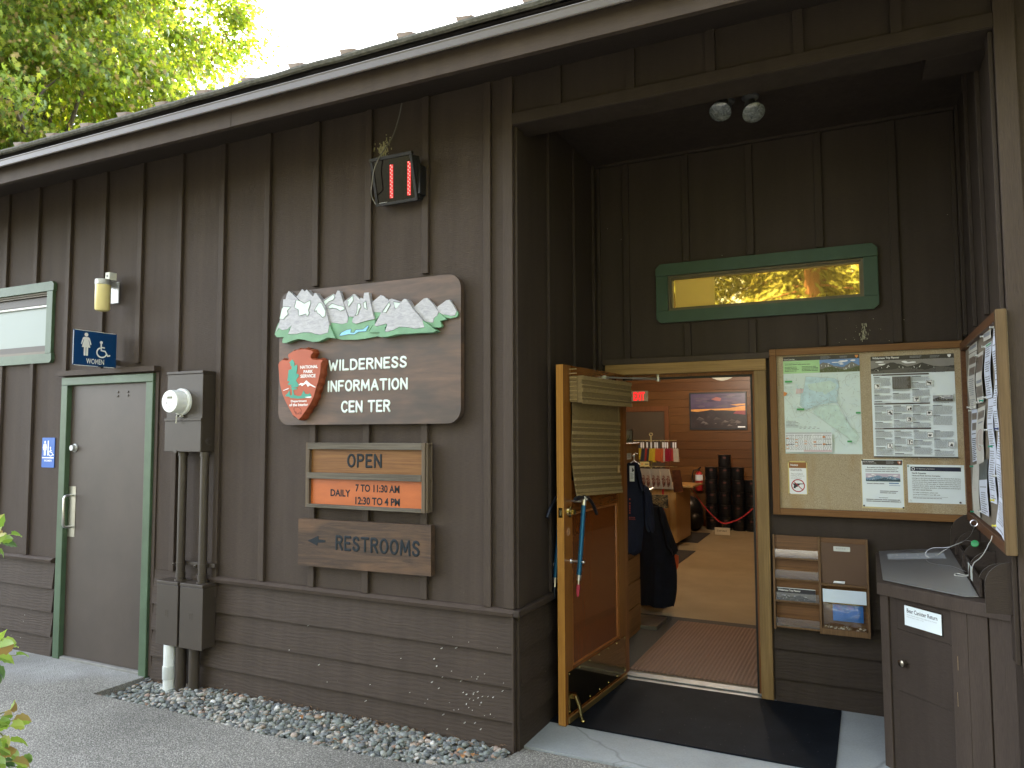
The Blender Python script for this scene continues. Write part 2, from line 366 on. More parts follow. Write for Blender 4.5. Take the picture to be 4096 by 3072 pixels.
# pebble bed -------------------------------------------------------
def in_bed(x, y):
    if x < -2.875 or x > -.02 or y > -.012: return False
    for (xa, ya), (xb, yb) in zip(edge, edge[1:]):
        if xa <= x <= xb: return y > ya + (yb - ya) * (x - xa) / (xb - xa) + .008
    return False
import bmesh
bm0 = bmesh.new(); bmesh.ops.create_icosphere(bm0, subdivisions=2, radius=1)
pv = np.array([v.co[:] for v in bm0.verts]); pf = [tuple(v.index for v in f.verts) for f in bm0.faces]; bm0.free()
pb = MB(); rs = np.random.RandomState(3)
cnt = 0
for layer, (N, zz, r0, r1) in enumerate([(1500, -.052, .016, .032), (3300, -.030, .010, .024), (900, -.016, .011, .021)]):
    for k in range(N):
        x = -2.88 + 2.88 * rs.rand(); y = -.43 + .43 * rs.rand()
        if not in_bed(x, y): continue
        r = r0 + (r1 - r0) * rs.rand() ** 2.2
        sc = np.array([1 + .5 * rs.rand(), .75 + .35 * rs.rand(), .5 + .3 * rs.rand()]) * r
        p = pv * (1 + .16 * (rs.rand(len(pv), 1) - .5)) * sc
        a, t1, t2 = rs.rand() * 6.28, (rs.rand() - .5) * 1.0, (rs.rand() - .5) * 1.0
        Rz = np.array([[math.cos(a), -math.sin(a), 0], [math.sin(a), math.cos(a), 0], [0, 0, 1]])
        Rx = np.array([[1, 0, 0], [0, math.cos(t1), -math.sin(t1)], [0, math.sin(t1), math.cos(t1)]])
        Ry = np.array([[math.cos(t2), 0, math.sin(t2)], [0, 1, 0], [-math.sin(t2), 0, math.cos(t2)]])
        p = p @ (Rz @ Rx @ Ry).T + np.array([x, y, zz + .02 * rs.rand() + (.014 if y > -.12 else 0) - .032 * max(0, min(1, (-2.35 - x) / .4))])
        pb.add(p.tolist(), pf, 0, world=True); cnt += 1
m_, nt, bb, L = nodes('pebbles'); ge = nt.nodes.new('ShaderNodeNewGeometry')
base = ramp(nt, ge.outputs['Random Per Island'], [(0, (.03, .035, .042)), (.16, (.075, .09, .10)), (.3, (.17, .20, .185)), (.42, (.09, .11, .095)), (.55, (.30, .315, .29)), (.68, (.12, .14, .15)), (.78, (.21, .175, .13)), (.86, (.46, .46, .42)), (.95, (.27, .14, .075)), (1, (.62, .62, .60))])
base = mixc(nt, .25, base, ramp(nt, noise(nt, coords(nt), 160, 4, .7), [(.3, (.08, .09, .09)), (.7, (.36, .37, .35))]))
L.new(base, bb.inputs['Base Color']); bb.inputs['Roughness'].default_value = .7; bumpn(nt, bb, noise(nt, coords(nt), 300, 3), .2, .002)
tag(pb.build('pebble_bed', m_, smooth=True), 'bed of mixed grey and white river pebbles along the foot of the brown wall', 'pebbles', kind='stuff')

def leaf_litter():
    ms = mat('dry_leaf', (.3, .15, .06), .7, 0, .5, 40)
    k = 0
    for u, v in ((1200, 2855), (1205, 2880), (1285, 2880), (1370, 2925), (1700, 2965), (1755, 2972), (1840, 3015), (1862, 3025), (1850, 3040), (1890, 3035), (940, 2790), (1340, 2972)):
        p = U(u, v, 'z', 0); b_ = MB(); a = ru(0, 6.28); s_ = ru(.022, .045)
        pts = []
        for t in np.linspace(0, 1, 6): pts.append((t, math.sin(t * 3.14) * .34))
        for t in np.linspace(1, 0, 6)[1:-1]: pts.append((t, -math.sin(t * 3.14) * .34))
        V = []
        for x, y in pts:
            X = (x - .5) * s_; Y = y * s_
            V.append((p.x + X * math.cos(a) - Y * math.sin(a), p.y + X * math.sin(a) + Y * math.cos(a), .0 + .012 + abs(y) * s_ * .9 + ru(0, .006)))
        b_.add(V, [tuple(range(len(V)))], 0, True)
        tag(b_.build('dry_leaf', ms), 'small curled dry leaf lying on the pebble bed', 'leaf', 'dry leaves on the pebbles')
leaf_litter()
W = MB(); r2 = random.Random(12)
for i in range(520):
    x = r2.uniform(-2.85, -.05); y = -.012 - abs(r2.gauss(0, .035)) if i % 3 else r2.uniform(-.38, -.02); a = r2.uniform(0, 3.14); l = r2.uniform(.012, .04); w2 = r2.uniform(.0007, .0016); z = .006 + r2.uniform(0, .02) - .03 * max(0, min(1, (-2.35 - x) / .4))
    if not in_bed(x, y): continue
    dx, dy = math.cos(a) * l / 2, math.sin(a) * l / 2; px_, py_ = -math.sin(a) * w2, math.cos(a) * w2
    W.add([(x - dx - px_, min(y - dy - py_, -.004), z), (x + dx - px_, min(y + dy - py_, -.004), z + r2.uniform(-.006, .006)), (x + dx + px_, min(y + dy + py_, -.004), z + .001), (x - dx + px_, min(y - dy + py_, -.004), z)], [(0, 1, 2, 3)], 0, True)
tag(W.build('needle_litter', mat('needle_litter', (.16, .095, .05), .9, 0, .5, 60)), 'dry brown needles and stalks scattered over the pebbles along the wall', 'litter', kind='stuff')

# ================================================================ the building
D = 1.36; WX = 2.285                       # recess depth and width
ZT, ZB = .744, .706                        # belt trim
B = thing('information_building', 'dark brown board and batten building with a recessed open entrance and lap siding below', 'building', (0, 0, 0))

def holes_wall(mb, x0, x1, z0, z1, holes, y, dep, mi=0, open_low=False):
    """front skin at y with rectangular openings and their reveals going dep inward"""
    xs = sorted({x0, x1, *[h[0] for h in holes], *[h[1] for h in holes]}); zs = sorted({z0, z1, *[h[2] for h in holes], *[h[3] for h in holes]})
    for xa, xb in zip(xs, xs[1:]):
        for za, zb in zip(zs, zs[1:]):
            cx, cz = (xa + xb) / 2, (za + zb) / 2
            if any(h[0] < cx < h[1] and h[2] < cz < h[3] for h in holes): continue
            mb.add([(xa, y, za), (xb, y, za), (xb, y, zb), (xa, y, zb)], [(0, 1, 2, 3)], mi, True)
            mb.add([(xa, y + dep, za), (xb, y + dep, za), (xb, y + dep, zb), (xa, y + dep, zb)], [(3, 2, 1, 0)], mi, True)
    for a, b_, c, d in holes:
        mb.add([(a,y,c),(b_,y,c),(b_,y,d),(a,y,d),(a,y+dep,c),(b_,y+dep,c),(b_,y+dep,d),(a,y+dep,d)], [(0,3,7,4),(2,1,5,6),(3,2,6,7)] + ([] if c <= z0 else [(1,0,4,5)]), mi, True)

def lap_run(mb, p0, p1, out, zs, th0=.005, th1=.024):
    """lap siding from p0 to p1 (xy), out = outward normal xy"""
    for zt, zb in zip(zs, zs[1:]):
        k0, k1 = th0, th1 + ru(-.002, .002); n = max(2, int((Vector(p1) - Vector(p0)).length / .25))
        ring = []
        for i in range(n + 1):
            t = i / n; x = p0[0] + (p1[0] - p0[0]) * t; y = p0[1] + (p1[1] - p0[1]) * t; j = ru(-.0015, .0015)
            ring += [(x + out[0] * k0, y + out[1] * k0, zt), (x + out[0] * k1, y + out[1] * k1, zb + j), (x, y, zb + j)]
        fs = []
        for i in range(n):
            a = i * 3; c = a + 3
            fs += [(a, a + 1, c + 1, c), (a + 1, a + 2, c + 2, c + 1)]
        fs += [(2, 1, 0), (n * 3, n * 3 + 1, n * 3 + 2)]
        mb.add(ring, fs, 0, True)
LAPZ = [ZB, .512, .332, .15, -.06]

# openings in the front wall
dXl, dXr, dZb, dZt = -3.837, -2.926, .03, 2.073
wz = [U(0, 1196, 'y', 0), U(195, 1168, 'y', 0), U(184, 1390, 'y', 0)]
wXr, wZt, wZb = -3.925 - .08, 2.50, 2.02
wt = U(196, 1166, 'y', -.01); wb_ = U(183, 1415, 'y', -.01); wXr, wZt, wZb = wt.x, wt.z, wb_.z
bw = MB(); holes_wall(bw, -7, 0, ZT, 3.72, [(dXl, dXr, ZT, dZt), (-5.35, wXr, wZb, wZt)], 0, .12)
bw.box(-7, 0, .0, .12, 3.721, 3.74); bw.box(-2.84, -2.401, -.005, .0, ZB - .012, ZT - .0005)
front_wall = bw.build('board_wall', MAT['board'], B)
# battens of the front wall: tops under the soffit, cut short above and below window, door, sign
bt = MB()
def batt(mb, xr, z0, z1, wd=.045, th=.021):
    mb.box(xr - wd, xr, -th + ru(-.001, .001), -.0005, z0, z1)
bt.fr = WORLD
sgT = U(1500, 1136, 'y', 0).z - .0; sgTz = U(1285, 1142, 'y', 0).z
zsT = [U(1500, 1118, 'y', -.02).z, U(1285, 1142, 'y', -.02).z]
sign_bot = U(1270, 1700, 'y', -.05).z
for k in range(0, 17):
    xr = -.139 - .4135 * k
    if k == 0: segs = [(ZT + .002, 3.715)]
    elif k in (1, 2, 3):
        zt = U((1727, 1500, 1285)[k - 1], (1091, 1118, 1142)[k - 1], 'y', -.02).z
        segs = [(zt, 3.715), (ZT + .002, sign_bot + .05)]
    elif dXl - .06 < xr - .02 < dXr + .09 and k != 7: segs = [(2.175, 3.715)]
    elif k == 7: segs = [(2.215, 3.715)]
    elif -5.4 < xr - .02 < wXr + .07: segs = [(wZt + .07, 3.715), (ZT + .002, wZb - .075)]
    else: segs = [(ZT + .002, 3.715)]
    if k == 5: segs = [(ZT - .13, 3.715)]
    for z0, z1 in segs: bt.box(xr - .045, xr, -.025 + ru(-.001, .001), -.0005, z0, z1)
bt.build('batten_strips', MAT['batten'], B, bevel=.003)
lp = MB(); lap_run(lp, (-7, 0), (dXl - .10, 0), (0, -1), LAPZ); lap_run(lp, (dXr + .10, 0), (-.014, 0), (0, -1), LAPZ)
lp.build('lap_siding', MAT['lap'], B)
tr = MB()
def belt(mb, x0, x1):
    mb.add([(x0,0,ZB),(x0,-.036,ZB+.002),(x0,-.042,ZB+.022),(x0,-.02,ZT),(x0,0,ZT+.003),(x1,0,ZB),(x1,-.036,ZB+.002),(x1,-.042,ZB+.022),(x1,-.02,ZT),(x1,0,ZT+.003)],
           [(0,1,6,5),(1,2,7,6),(2,3,8,7),(3,4,9,8),(4,3,2,1,0),(5,6,7,8,9)], 0, True)
belt(tr, -7, dXl - .102); tr.build('belt_trim', MAT['trim'], B); tr = MB(); belt(tr, -2.40, .0)
tr.build('belt_trim', MAT['trim'], B)
cb = MB(); cb.box(-.062, -.001, -.022, -.0005, ZT + .003, 3.712); cb.box(-.013, .0, -.032, -.0005, -.06, ZB); cb.build('corner_board', MAT['vtrim'], B, bevel=.003)

# recess: left wall (faces +X), back wall, right wall (faces -X)
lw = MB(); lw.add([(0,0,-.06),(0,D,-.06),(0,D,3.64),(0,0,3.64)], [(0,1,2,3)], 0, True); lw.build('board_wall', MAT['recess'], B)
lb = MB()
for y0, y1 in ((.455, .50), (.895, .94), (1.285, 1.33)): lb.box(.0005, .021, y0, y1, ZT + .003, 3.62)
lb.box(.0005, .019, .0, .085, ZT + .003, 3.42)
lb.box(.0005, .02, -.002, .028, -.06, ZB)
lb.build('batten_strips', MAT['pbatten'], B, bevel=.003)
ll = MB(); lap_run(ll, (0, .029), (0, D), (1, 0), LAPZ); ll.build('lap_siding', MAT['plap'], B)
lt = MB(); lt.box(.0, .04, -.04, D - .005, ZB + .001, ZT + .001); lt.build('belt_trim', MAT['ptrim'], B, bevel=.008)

eL, eR, eT = .152, 1.09, 2.098            # entrance opening
wl_, wr_, wt_, wb2 = .533, 1.752, 2.775, 2.53
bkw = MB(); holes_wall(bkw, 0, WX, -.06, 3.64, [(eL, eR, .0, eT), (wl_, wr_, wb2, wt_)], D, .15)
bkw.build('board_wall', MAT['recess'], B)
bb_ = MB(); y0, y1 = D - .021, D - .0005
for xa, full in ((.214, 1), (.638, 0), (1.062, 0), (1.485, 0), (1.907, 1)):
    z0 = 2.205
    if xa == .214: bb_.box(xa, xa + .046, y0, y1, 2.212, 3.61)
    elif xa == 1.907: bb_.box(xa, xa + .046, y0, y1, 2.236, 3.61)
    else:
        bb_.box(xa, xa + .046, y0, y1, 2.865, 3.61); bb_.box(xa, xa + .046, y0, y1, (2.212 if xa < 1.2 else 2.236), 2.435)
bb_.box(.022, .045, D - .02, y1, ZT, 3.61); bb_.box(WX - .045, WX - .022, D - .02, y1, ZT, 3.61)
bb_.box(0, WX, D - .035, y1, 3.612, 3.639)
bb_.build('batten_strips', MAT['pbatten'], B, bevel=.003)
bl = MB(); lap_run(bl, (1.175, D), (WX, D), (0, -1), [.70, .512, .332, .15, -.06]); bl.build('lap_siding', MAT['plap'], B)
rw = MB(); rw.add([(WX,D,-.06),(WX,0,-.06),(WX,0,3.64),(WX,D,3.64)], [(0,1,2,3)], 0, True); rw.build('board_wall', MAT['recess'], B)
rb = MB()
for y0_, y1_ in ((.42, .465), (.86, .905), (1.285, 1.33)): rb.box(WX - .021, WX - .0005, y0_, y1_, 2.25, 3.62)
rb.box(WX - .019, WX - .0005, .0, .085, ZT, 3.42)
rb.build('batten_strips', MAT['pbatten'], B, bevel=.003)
# front wall right of the recess
fr = MB(); fr.box(WX + .003, 7.2, 0, .12, -.06, 3.72); fr.build('board_wall', MAT['board'], B)
fb = MB(); fb.box(WX + .001, WX + .078, -.024, -.0005, -.06, 3.715)
for xr in (2.80, 3.21): fb.box(xr - .045, xr, -.021, -.0005, ZT, 3.715)
fb.build('corner_board', MAT['vtrim'], B, bevel=.003)
fl = MB(); lap_run(fl, (WX + .08, 0), (7.2, 0), (0, -1), LAPZ); fl.build('lap_siding', MAT['lap'], B)
ft = MB(); belt(ft, WX + .05, 7.2); ft.build('belt_trim', MAT['trim'], B)
# header over the recess
hd = MB(); hd.add([(0,0,3.43),(WX,0,3.43),(WX,0,3.72),(0,0,3.72)], [(0,1,2,3)], 0, True)
for xr in (.293, .707, 1.119, 1.53, 1.942): hd.box(xr - .045, xr, -.021, -.0005, 3.494, 3.715)
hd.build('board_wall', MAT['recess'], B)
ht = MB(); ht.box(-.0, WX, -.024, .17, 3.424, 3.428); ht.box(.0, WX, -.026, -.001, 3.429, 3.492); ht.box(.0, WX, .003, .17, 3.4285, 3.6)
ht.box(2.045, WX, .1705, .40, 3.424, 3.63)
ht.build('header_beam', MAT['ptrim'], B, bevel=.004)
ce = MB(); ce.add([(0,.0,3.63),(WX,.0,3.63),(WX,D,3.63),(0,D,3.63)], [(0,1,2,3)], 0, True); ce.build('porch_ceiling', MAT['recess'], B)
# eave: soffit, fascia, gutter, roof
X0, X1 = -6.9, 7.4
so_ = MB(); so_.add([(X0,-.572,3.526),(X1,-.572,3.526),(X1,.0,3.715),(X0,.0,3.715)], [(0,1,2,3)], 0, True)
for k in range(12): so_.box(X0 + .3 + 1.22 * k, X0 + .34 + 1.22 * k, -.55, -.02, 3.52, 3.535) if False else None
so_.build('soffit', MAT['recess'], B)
fa = MB(); xj = U(924, 470, 'y', -.60).x; FY = -.60; GY = -.662
zf0 = U(0, 736, 'y', FY).z; zg1, zg0 = U(0, 640, 'y', GY).z, U(0, 667, 'y', GY).z
fa.box(X0, xj - .0015, FY, FY + .03, zf0, zg1 + .01); fa.box(xj + .0015, X1, FY - .0005, FY + .03, zf0 + .0006, zg1 + .01)
fa.build('fascia', MAT['trim'], B, bevel=.002)
gt = MB()
prof = [(FY - .001, zg1 + .008), (FY - .001, zg0 + .030), (FY - .02, zg0 + .018), (GY + .012, zg0 + .004), (GY + .004, zg0), (GY, zg0 + .005), (GY - .001, zg1 - .012), (GY - .004, zg1 - .004), (GY - .001, zg1 + .001), (GY + .006, zg1 - .003), (GY + .008, zg1 - .02), (FY - .02, zg0 + .030), (FY - .004, zg0 + .036), (FY - .004, zg1 + .008)]
n_ = len(prof); pts = [(x, y, z) for x in (X0, X1) for y, z in prof]
gt.add(pts, [(i, (i + 1) % n_, n_ + (i + 1) % n_, n_ + i) for i in range(n_)] + [tuple(range(n_)), tuple(range(2 * n_ - 1, n_ - 1, -1))], 0, True)
gt.build('gutter', MAT['gutter'], B)
M_ROOF = mat('weathered_roof', (.10, .085, .075), .75, 0, .3, 8, bump=.2, bs=60)
M_LIP = mat('mossy_roof_edge', (.085, .083, .07), .9, 0, .4, 35, bump=.5, bs=90)
rf = MB(); sl_ = .333; LY = -.635
LZ = U(0, 613, 'y', LY).z
def zr(y): return LZ + .021 + (y - LY) * sl_
yE = 11.0
rf.add([(X0,LY,zr(LY)),(X1,LY,zr(LY)),(X1,5.2,zr(5.2)),(X0,5.2,zr(5.2)),(X1,yE,zr(LY)),(X0,yE,zr(LY))], [(0,1,2,3),(3,2,4,5)], 0, True)
rf.add([(X0,LY,zr(LY)-.05),(X1,LY,zr(LY)-.05),(X1,5.2,zr(5.2)-.07),(X0,5.2,zr(5.2)-.07),(X1,yE,zr(LY)-.05),(X0,yE,zr(LY)-.05)], [(3,2,1,0),(5,4,2,3)], 0, True)
roof = rf.build('roof', M_ROOF, B)
le = MB(); le.tube([(X0 + (X1 - X0) * i / 90, LY - .003 + ru(-.004, .004), LZ + ru(-.003, .003)) for i in range(91)], .019, 8, 0)
le.build('roof_edge', M_LIP, roof, smooth=True)
M_RIB = mat('brown_metal_roof', (.24, .19, .165), .55, 0, .2, 6)
for k in range(-9, 24):
    x = 1.754 + (-3.816 - 1.754) * .954 + .3563 * k + ru(-.006, .006); hh = ru(.027, .034); yq = LY - .008
    if x < X0 + .1 or x > 3.2: continue
    z0 = zr(LY) - .004; rb_ = MB()
    rb_.add([(x,LY,z0),(x+.07,LY,z0),(x-.012,yq,z0+hh),(x+.082,yq,z0+hh-.012),(x,.0,zr(.0)),(x+.07,.0,zr(.0)),(x-.005,.0,zr(.0)+.004),(x+.075,.0,zr(.0)+.004)],
            [(0,1,3,2),(2,3,7,6),(0,2,6,4),(1,5,7,3)], 0, True)
    rb_.build('roof_rib', M_RIB, roof)
# remaining outside walls
ow = MB(); ow.box(-7, -6.9, .121, 10.4, -.06, 3.7); ow.box(7.1, 7.2, .121, 10.4, -.06, 3.7); ow.box(-6.899, 7.099, 10.3, 10.4, -.06, 3.7)
for xg in (-6.95, 7.15): ow.add([(xg,.1,3.7),(xg,10.3,3.7),(xg,5.2,zr(5.2)-.08)], [(0,1,2)], 0, True)
ow.build('board_wall', MAT['board'], B)

# ---- entrance: casing, open door leaf
M_CASE = wood('weathered_oak_casing', (.12, .07, .026), (.27, .18, .08), 'z', 1.2, .55, .35)
M_CASEX = wood('weathered_oak_casing_head', (.17, .10, .034), (.36, .23, .095), 'x', 1.2, .55, .35)
dc = MB(); dc.box(eR - .002, 1.163, D - .032, D + .03, .006, 2.096); dc.box(.078, eL + .002, D - .032, D + .03, .006, 2.096)
dc2 = dc.build('door_casing', M_CASE, B, bevel=.004)
dc = MB(); dc.box(.076, 1.165, D - .033, D + .03, 2.0975, 2.172); dc.build('head_casing', M_CASEX, dc2, bevel=.004)
dc = MB(); dc.box(eL - .001, eL + .02, D + .03, D + .149, .0, eT); dc.box(eR - .02, eR + .001, D + .03, D + .149, .0, eT); dc.box(eL + .02, eR - .02, D + .03, D + .149, eT - .02, eT)
dc.build('jamb', wood('jamb_wood', (.16, .06, .02), (.27, .12, .045), 'z', 1, .4), dc2)
dc = MB(); dc.box(eR - .034, eR - .021, D + .035, D + .06, .01, eT - .021); dc.box(eL + .021, eR - .0345, D + .035, D + .06, eT - .034, eT - .021); dc.build('weather_seal', MAT['black'], dc2)
dc = MB(); dc.box(.056, 1.19, D - .034, D - .0015, 2.173, 2.212); dc.build('drip_strip', MAT['trim'], dc2, bevel=.003)
dc = MB(); dc.box(eL + .001, eR - .001, D - .03, D + .155, .0, .012); dc.box(eL + .001, eR - .001, D + .02, D + .06, .0125, .022); dc.build('threshold', mat('aluminium_sill', (.22, .23, .24), .5, .6, .2, 12), dc2, bevel=.003)

hin = Vector((.205, 1.33, 0)); fre = Vector((.131, .386, 0)); DL = (hin - fre).length
DF = Frame((fre.x, fre.y, .012), hin - fre, (0, 0, 1), (1, -(hin - fre).x / (hin - fre).y, 0))     # face towards the opening; x from free edge
DH = 2.09
M_FIRO = wood('varnished_fir_stile', (.135, .048, .009), (.235, .094, .020), 'z', 1.1, .28, .06, .3)
M_FIRE = wood('pale_fir_edge', (.36, .165, .035), (.50, .26, .07), 'z', 1.1, .32, .06, .2)
M_FIRR = wood('varnished_fir_panel', (.095, .022, .004), (.15, .040, .007), 'z', .8, .2, .04, .5)
M_FIRX = wood('varnished_fir_rail', (.10, .030, .007), (.17, .058, .012), 'y', 1.1, .25, .05, .4)
PT = DF.loc(2200 + 800 / 3.0156, 1900 + 332 / 3.0156)[1]
d = MB(DF); T = .045
d.box(.0, .105, 0, DH, -T, 0, 0); d.box(DL - .115, DL, 0, DH, -T, 0, 0)
d.box(.1055, DL - .1155, DH - .13, DH, -T, -.0006, 2); d.box(.1055, DL - .1155, PT, PT + .19, -T, -.0006, 2); d.box(.1055, DL - .1155, .0, .31, -T, -.0006, 2)
d.box(.106, DL - .116, .30, PT + .01, -T * .7, -.013, 1)
d.flat(.0, .0001, 0, .01, .0, 1)
d.add([(-.0008, .0, -T - .0005), (-.0008, .0, .0), (-.0008, DH, .0), (-.0008, DH, -T - .0005)], [(0, 1, 2, 3)], 3)
leaf = d.build('entry_door', [M_FIRO, M_FIRR, M_FIRX, M_FIRE], B)
tag(leaf, 'varnished orange wood door leaf standing open')
d = MB(DF); hh = -.004
for (a, b2, c, e) in ((.106, .128, .30, PT), (DL - .138, DL - .116, .30, PT)): d.box(a, b2, c + .012, e - .012, -.02, hh)
d.box(.106, DL - .116, .30, .318, -.02, hh - .0004); d.box(.106, DL - .116, PT - .018, PT, -.02, hh - .0004)
d.build('panel_moulding', wood('moulding_fir', (.20, .065, .014), (.33, .125, .034), 'z', 2, .3, .05, .4), leaf, bevel=.007)
d = MB(DF); d.box(.106, DL - .116, PT + .191, DH - .131, -.026, -.02); d.build('door_glass', mat('dark_glass', (.02, .02, .02), .05), leaf)
d = MB(DF); d.box(.035, DL - .02, .055, .295, .0005, .003); kick = d.build('kick_plate', mat('polished_brass', (.36, .29, .15), .07, 1, .04, 2), leaf)
d = MB(DF)
for i in range(7):
    for y in (.068, .282): d.ball((.05 + i * (DL - .085) / 6, y, .003), .005, 4)
d.build('screw_head', MAT['brass'], kick)
d = MB(DF); d.box(.03, DL - .015, .008, .032, .0005, .012, 0); d.tube([(.03, .036, .008), (DL - .015, .036, .008)], .006, 6, 0); d.build('door_sweep', mat('sweep_brass', (.34, .24, .1), .35, .8, .1), leaf)
d = MB(DF); d.box(.042, .10, .075, .165, .003, .009); d.box(.06, .09, .14, .168, .009, .032)
d.tube([(.075, .155, .03), (.079, .10, .052), (.083, .055, .058), (.088, .02, .066)], [.011, .011, .012, .012], 8); d.ball((.089, .012, .068), .014, 6)
d.build('kick_down_holder', MAT['brass'], leaf, smooth=True)
px = lambda a, b2: (2200 + a / 3.0156, 1900 + b2 / 3.0156)
d = MB(DF); x, y = DF.loc(*px(228, 442)); d.lathe((x, y, 0), (0, 0, 1), [(.0005, .033), (.012, .031), (.016, .017), (.026, .016), (.027, .001)], 20); d.box(x - .004, x + .004, y - .016, y + .016, .027, .042)
d.build('deadbolt', MAT['brass'], leaf, smooth=True)
d = MB(DF); x, y = DF.loc(*px(222, 685)); d.lathe((x, y, 0), (0, 0, 1), [(.0004, .0245), (.0009, .0245), (.0009, .001)], 22); d.build('latch_hole', mat('raw_wood_bore', (.36, .19, .1), .8, 0, .2, 40), leaf)
EF = Frame(DF.w(-.0012, 0, -T), DF.en, (0, 0, 1), -DF.ex)
d = MB(EF); a, y1_ = EF.loc(*px(90, 395)); a2, y0_ = EF.loc(*px(142, 517)); a, a2 = .010, .036
d.box(a, a2, y0_, y1_, 0, .0015, 0); d.box(a + .008, a2 - .008, (y0_ + y1_) / 2 - .014, (y0_ + y1_) / 2 + .014, .0015, .004, 1)
y0_ = EF.loc(*px(115, 757))[1]; y1_ = EF.loc(*px(115, 632))[1]; d.box(a + .001, a2 - .001, y0_, y1_, 0, .0006, 2)
d.build('latch_plate', [MAT['brass'], MAT['steel'], M_FIRE], leaf)
# closer arm along the top of the leaf
pa = DF.w(*DF.loc(2424, 1510, .02), .02); pb_ = U(2632, 1516, 'y', D + .04)
d = MB(); d.tube([pa, pa + (pb_ - pa) * .55], .006, 8); d.tube([pa + (pb_ - pa) * .5, pb_], .0085, 8)
d.tube([pb_ + Vector((0, 0, -.016)), pb_ + Vector((0, 0, .03))], .015, 10); d.tube([pb_ + Vector((0, 0, .025)), pb_ + Vector((-.04, .03, .03))], .009, 8)
d.tube([pa + Vector((-.012, 0, -.012)), pa + Vector((-.012, 0, .012))], .014, 8)
d.box(pa.x - .03, pa.x + .01, pa.y - .02, pa.y + .03, pa.z - .008, pa.z + .008)
d.build('closer_arm', mat('closer_silver', (.5, .5, .5), .35, .8, .05), leaf, smooth=True)

# ---- clerestory window over the entrance
def window(name, x0, x1, z0, z1, y, fw, frame_mat, inner, inset, pane_mat, chamfer=.03, sill_over=.0):
    """mitre-free trim: head and sill run past the jambs, corners clipped"""
    W = MB(FRONT(y))
    def clip(xa, xb, za, zb, top):
        c = chamfer
        if top: return [(xa, za), (xb, za), (xb, zb - c), (xb - c, zb), (xa + c, zb), (xa, zb - c)]
        return [(xa, za + c), (xa + c, za), (xb - c, za), (xb, za + c), (xb, zb), (xa, zb)]
    e = sill_over
    W.prism(clip(x0 - fw - e, x1 + fw + e, z1 + .001, z1 + fw, True), .0005, .03); W.prism(clip(x0 - fw - e, x1 + fw + e, z0 - fw, z0 - .001, False), .0005, .03)
    W.box(x0 - fw, x0, z0, z1, .0005, .027); W.box(x1, x1 + fw, z0, z1, .0005, .027)
    o = W.build(name, frame_mat, B, bevel=.003)
    k = inner; I = MB(FRONT(y))
    for h0, h1, a in ((-inset - .02, .006, 0), (-inset - .02, -.010, .012)):
        I.box(x0 + a, x1 - a, z0 + a, z0 + a + k, h0, h1); I.box(x0 + a, x1 - a, z1 - a - k, z1 - a, h0, h1)
        I.box(x0 + a, x0 + a + k, z0 + a + k + .0003, z1 - a - k - .0003, h0, h1 - .0005); I.box(x1 - a - k, x1 - a, z0 + a + k + .0003, z1 - a - k - .0003, h0, h1 - .0005)
    I.build('sash', mat(name + '_sash', (.10, .085, .06), .4, .3, .1), o)
    P_ = MB(FRONT(y)); P_.box(x0 + .02, x1 - .02, z0 + .02, z1 - .02, -inset - .012, -inset - .008); P_.build('pane', pane_mat, o)
    return o
m_amber, nt, bb, L = nodes('bronze_mirror_glass'); bb.inputs['Base Color'].default_value = (.66, .47, .14, 1); bb.inputs['Metallic'].default_value = .74; bb.inputs['Roughness'].default_value = .02
bumpn(nt, bb, noise(nt, coords(nt, (1, 1, 1)), 3, 2), .02, .01)
cw = window('clerestory_window', wl_, wr_, wb2, wt_, D, .082, mat('dark_green_paint', (.028, .062, .042), .5, 0, .12, 6, bump=.1, bs=50), .012, .03, m_amber)
f = FRONT(D); W = MB(f); a, z1_ = f.loc(2700, 1115, -.0375); b2, z0_ = f.loc(2860, 1236, -.0375)
W.box(a, b2, max(z0_, wb2 + .022), z1_, -.0375, -.0365); W.build('yellow_card', mat('yellow_card', (.72, .48, .10), .35, 0, .06, 3), cw)

# ---- restroom window at the left edge of the frame
m_, nt, bb, L = nodes('frosted_glass'); bb.inputs['Base Color'].default_value = (.20, .25, .235, 1); bb.inputs['Roughness'].default_value = .3; bb.inputs['Specular IOR Level'].default_value = .4
rwn = window('restroom_window', -5.35, wXr, wZb, wZt, 0, .075, MAT['green'], .012, .045, m_, .02, .012)
W = MB(FRONT(0)); W.box(-5.32, wXr - .024, wZt - .11, wZt - .095, -.05, -.03, 0); W.build('track', MAT['white'], rwn)
W = MB(FRONT(0)); W.box(-5.32, wXr - .024, wZt - .09, wZt - .026, -.05, -.034, 0); W.box(-5.32, wXr - .024, wZb + .026, wZb + .075, -.05, -.034, 0); W.build('dark_rail', MAT['darkmetal'], rwn)

# ---- restroom door
W = MB(FRONT(0)); W.box(dXl + .001, dXr - .001, dZb - .008, dZt - .001, -.055, -.008); rd = W.build('restroom_door', MAT['door_paint'], B); tag(rd, 'flat brown painted metal restroom door')
W = MB(FRONT(0))
fwd = .062; W.box(dXl - fwd, dXl + .012, -.0, dZt, -.1, .03); W.box(dXr - .012, dXr + fwd, -.02, dZt, -.1, .03); W.box(dXl - fwd, dXr + fwd, dZt + .0005, dZt + fwd, -.1, .03)
W.build('door_frame', MAT['green'], rd, bevel=.004)
W = MB(FRONT(0)); W.prism([(dXl - .085, dZt + fwd + .012), (dXr + .10, dZt + fwd + .012), (dXr + .10, dZt + fwd + .05), (dXl - .085, dZt + fwd + .05)], .0005, .055); W.box(dXr + .064, dXr + .098, .0, dZt + fwd + .011, .0005, .012); W.build('drip_strip', MAT['trim'], rd, bevel=.004)
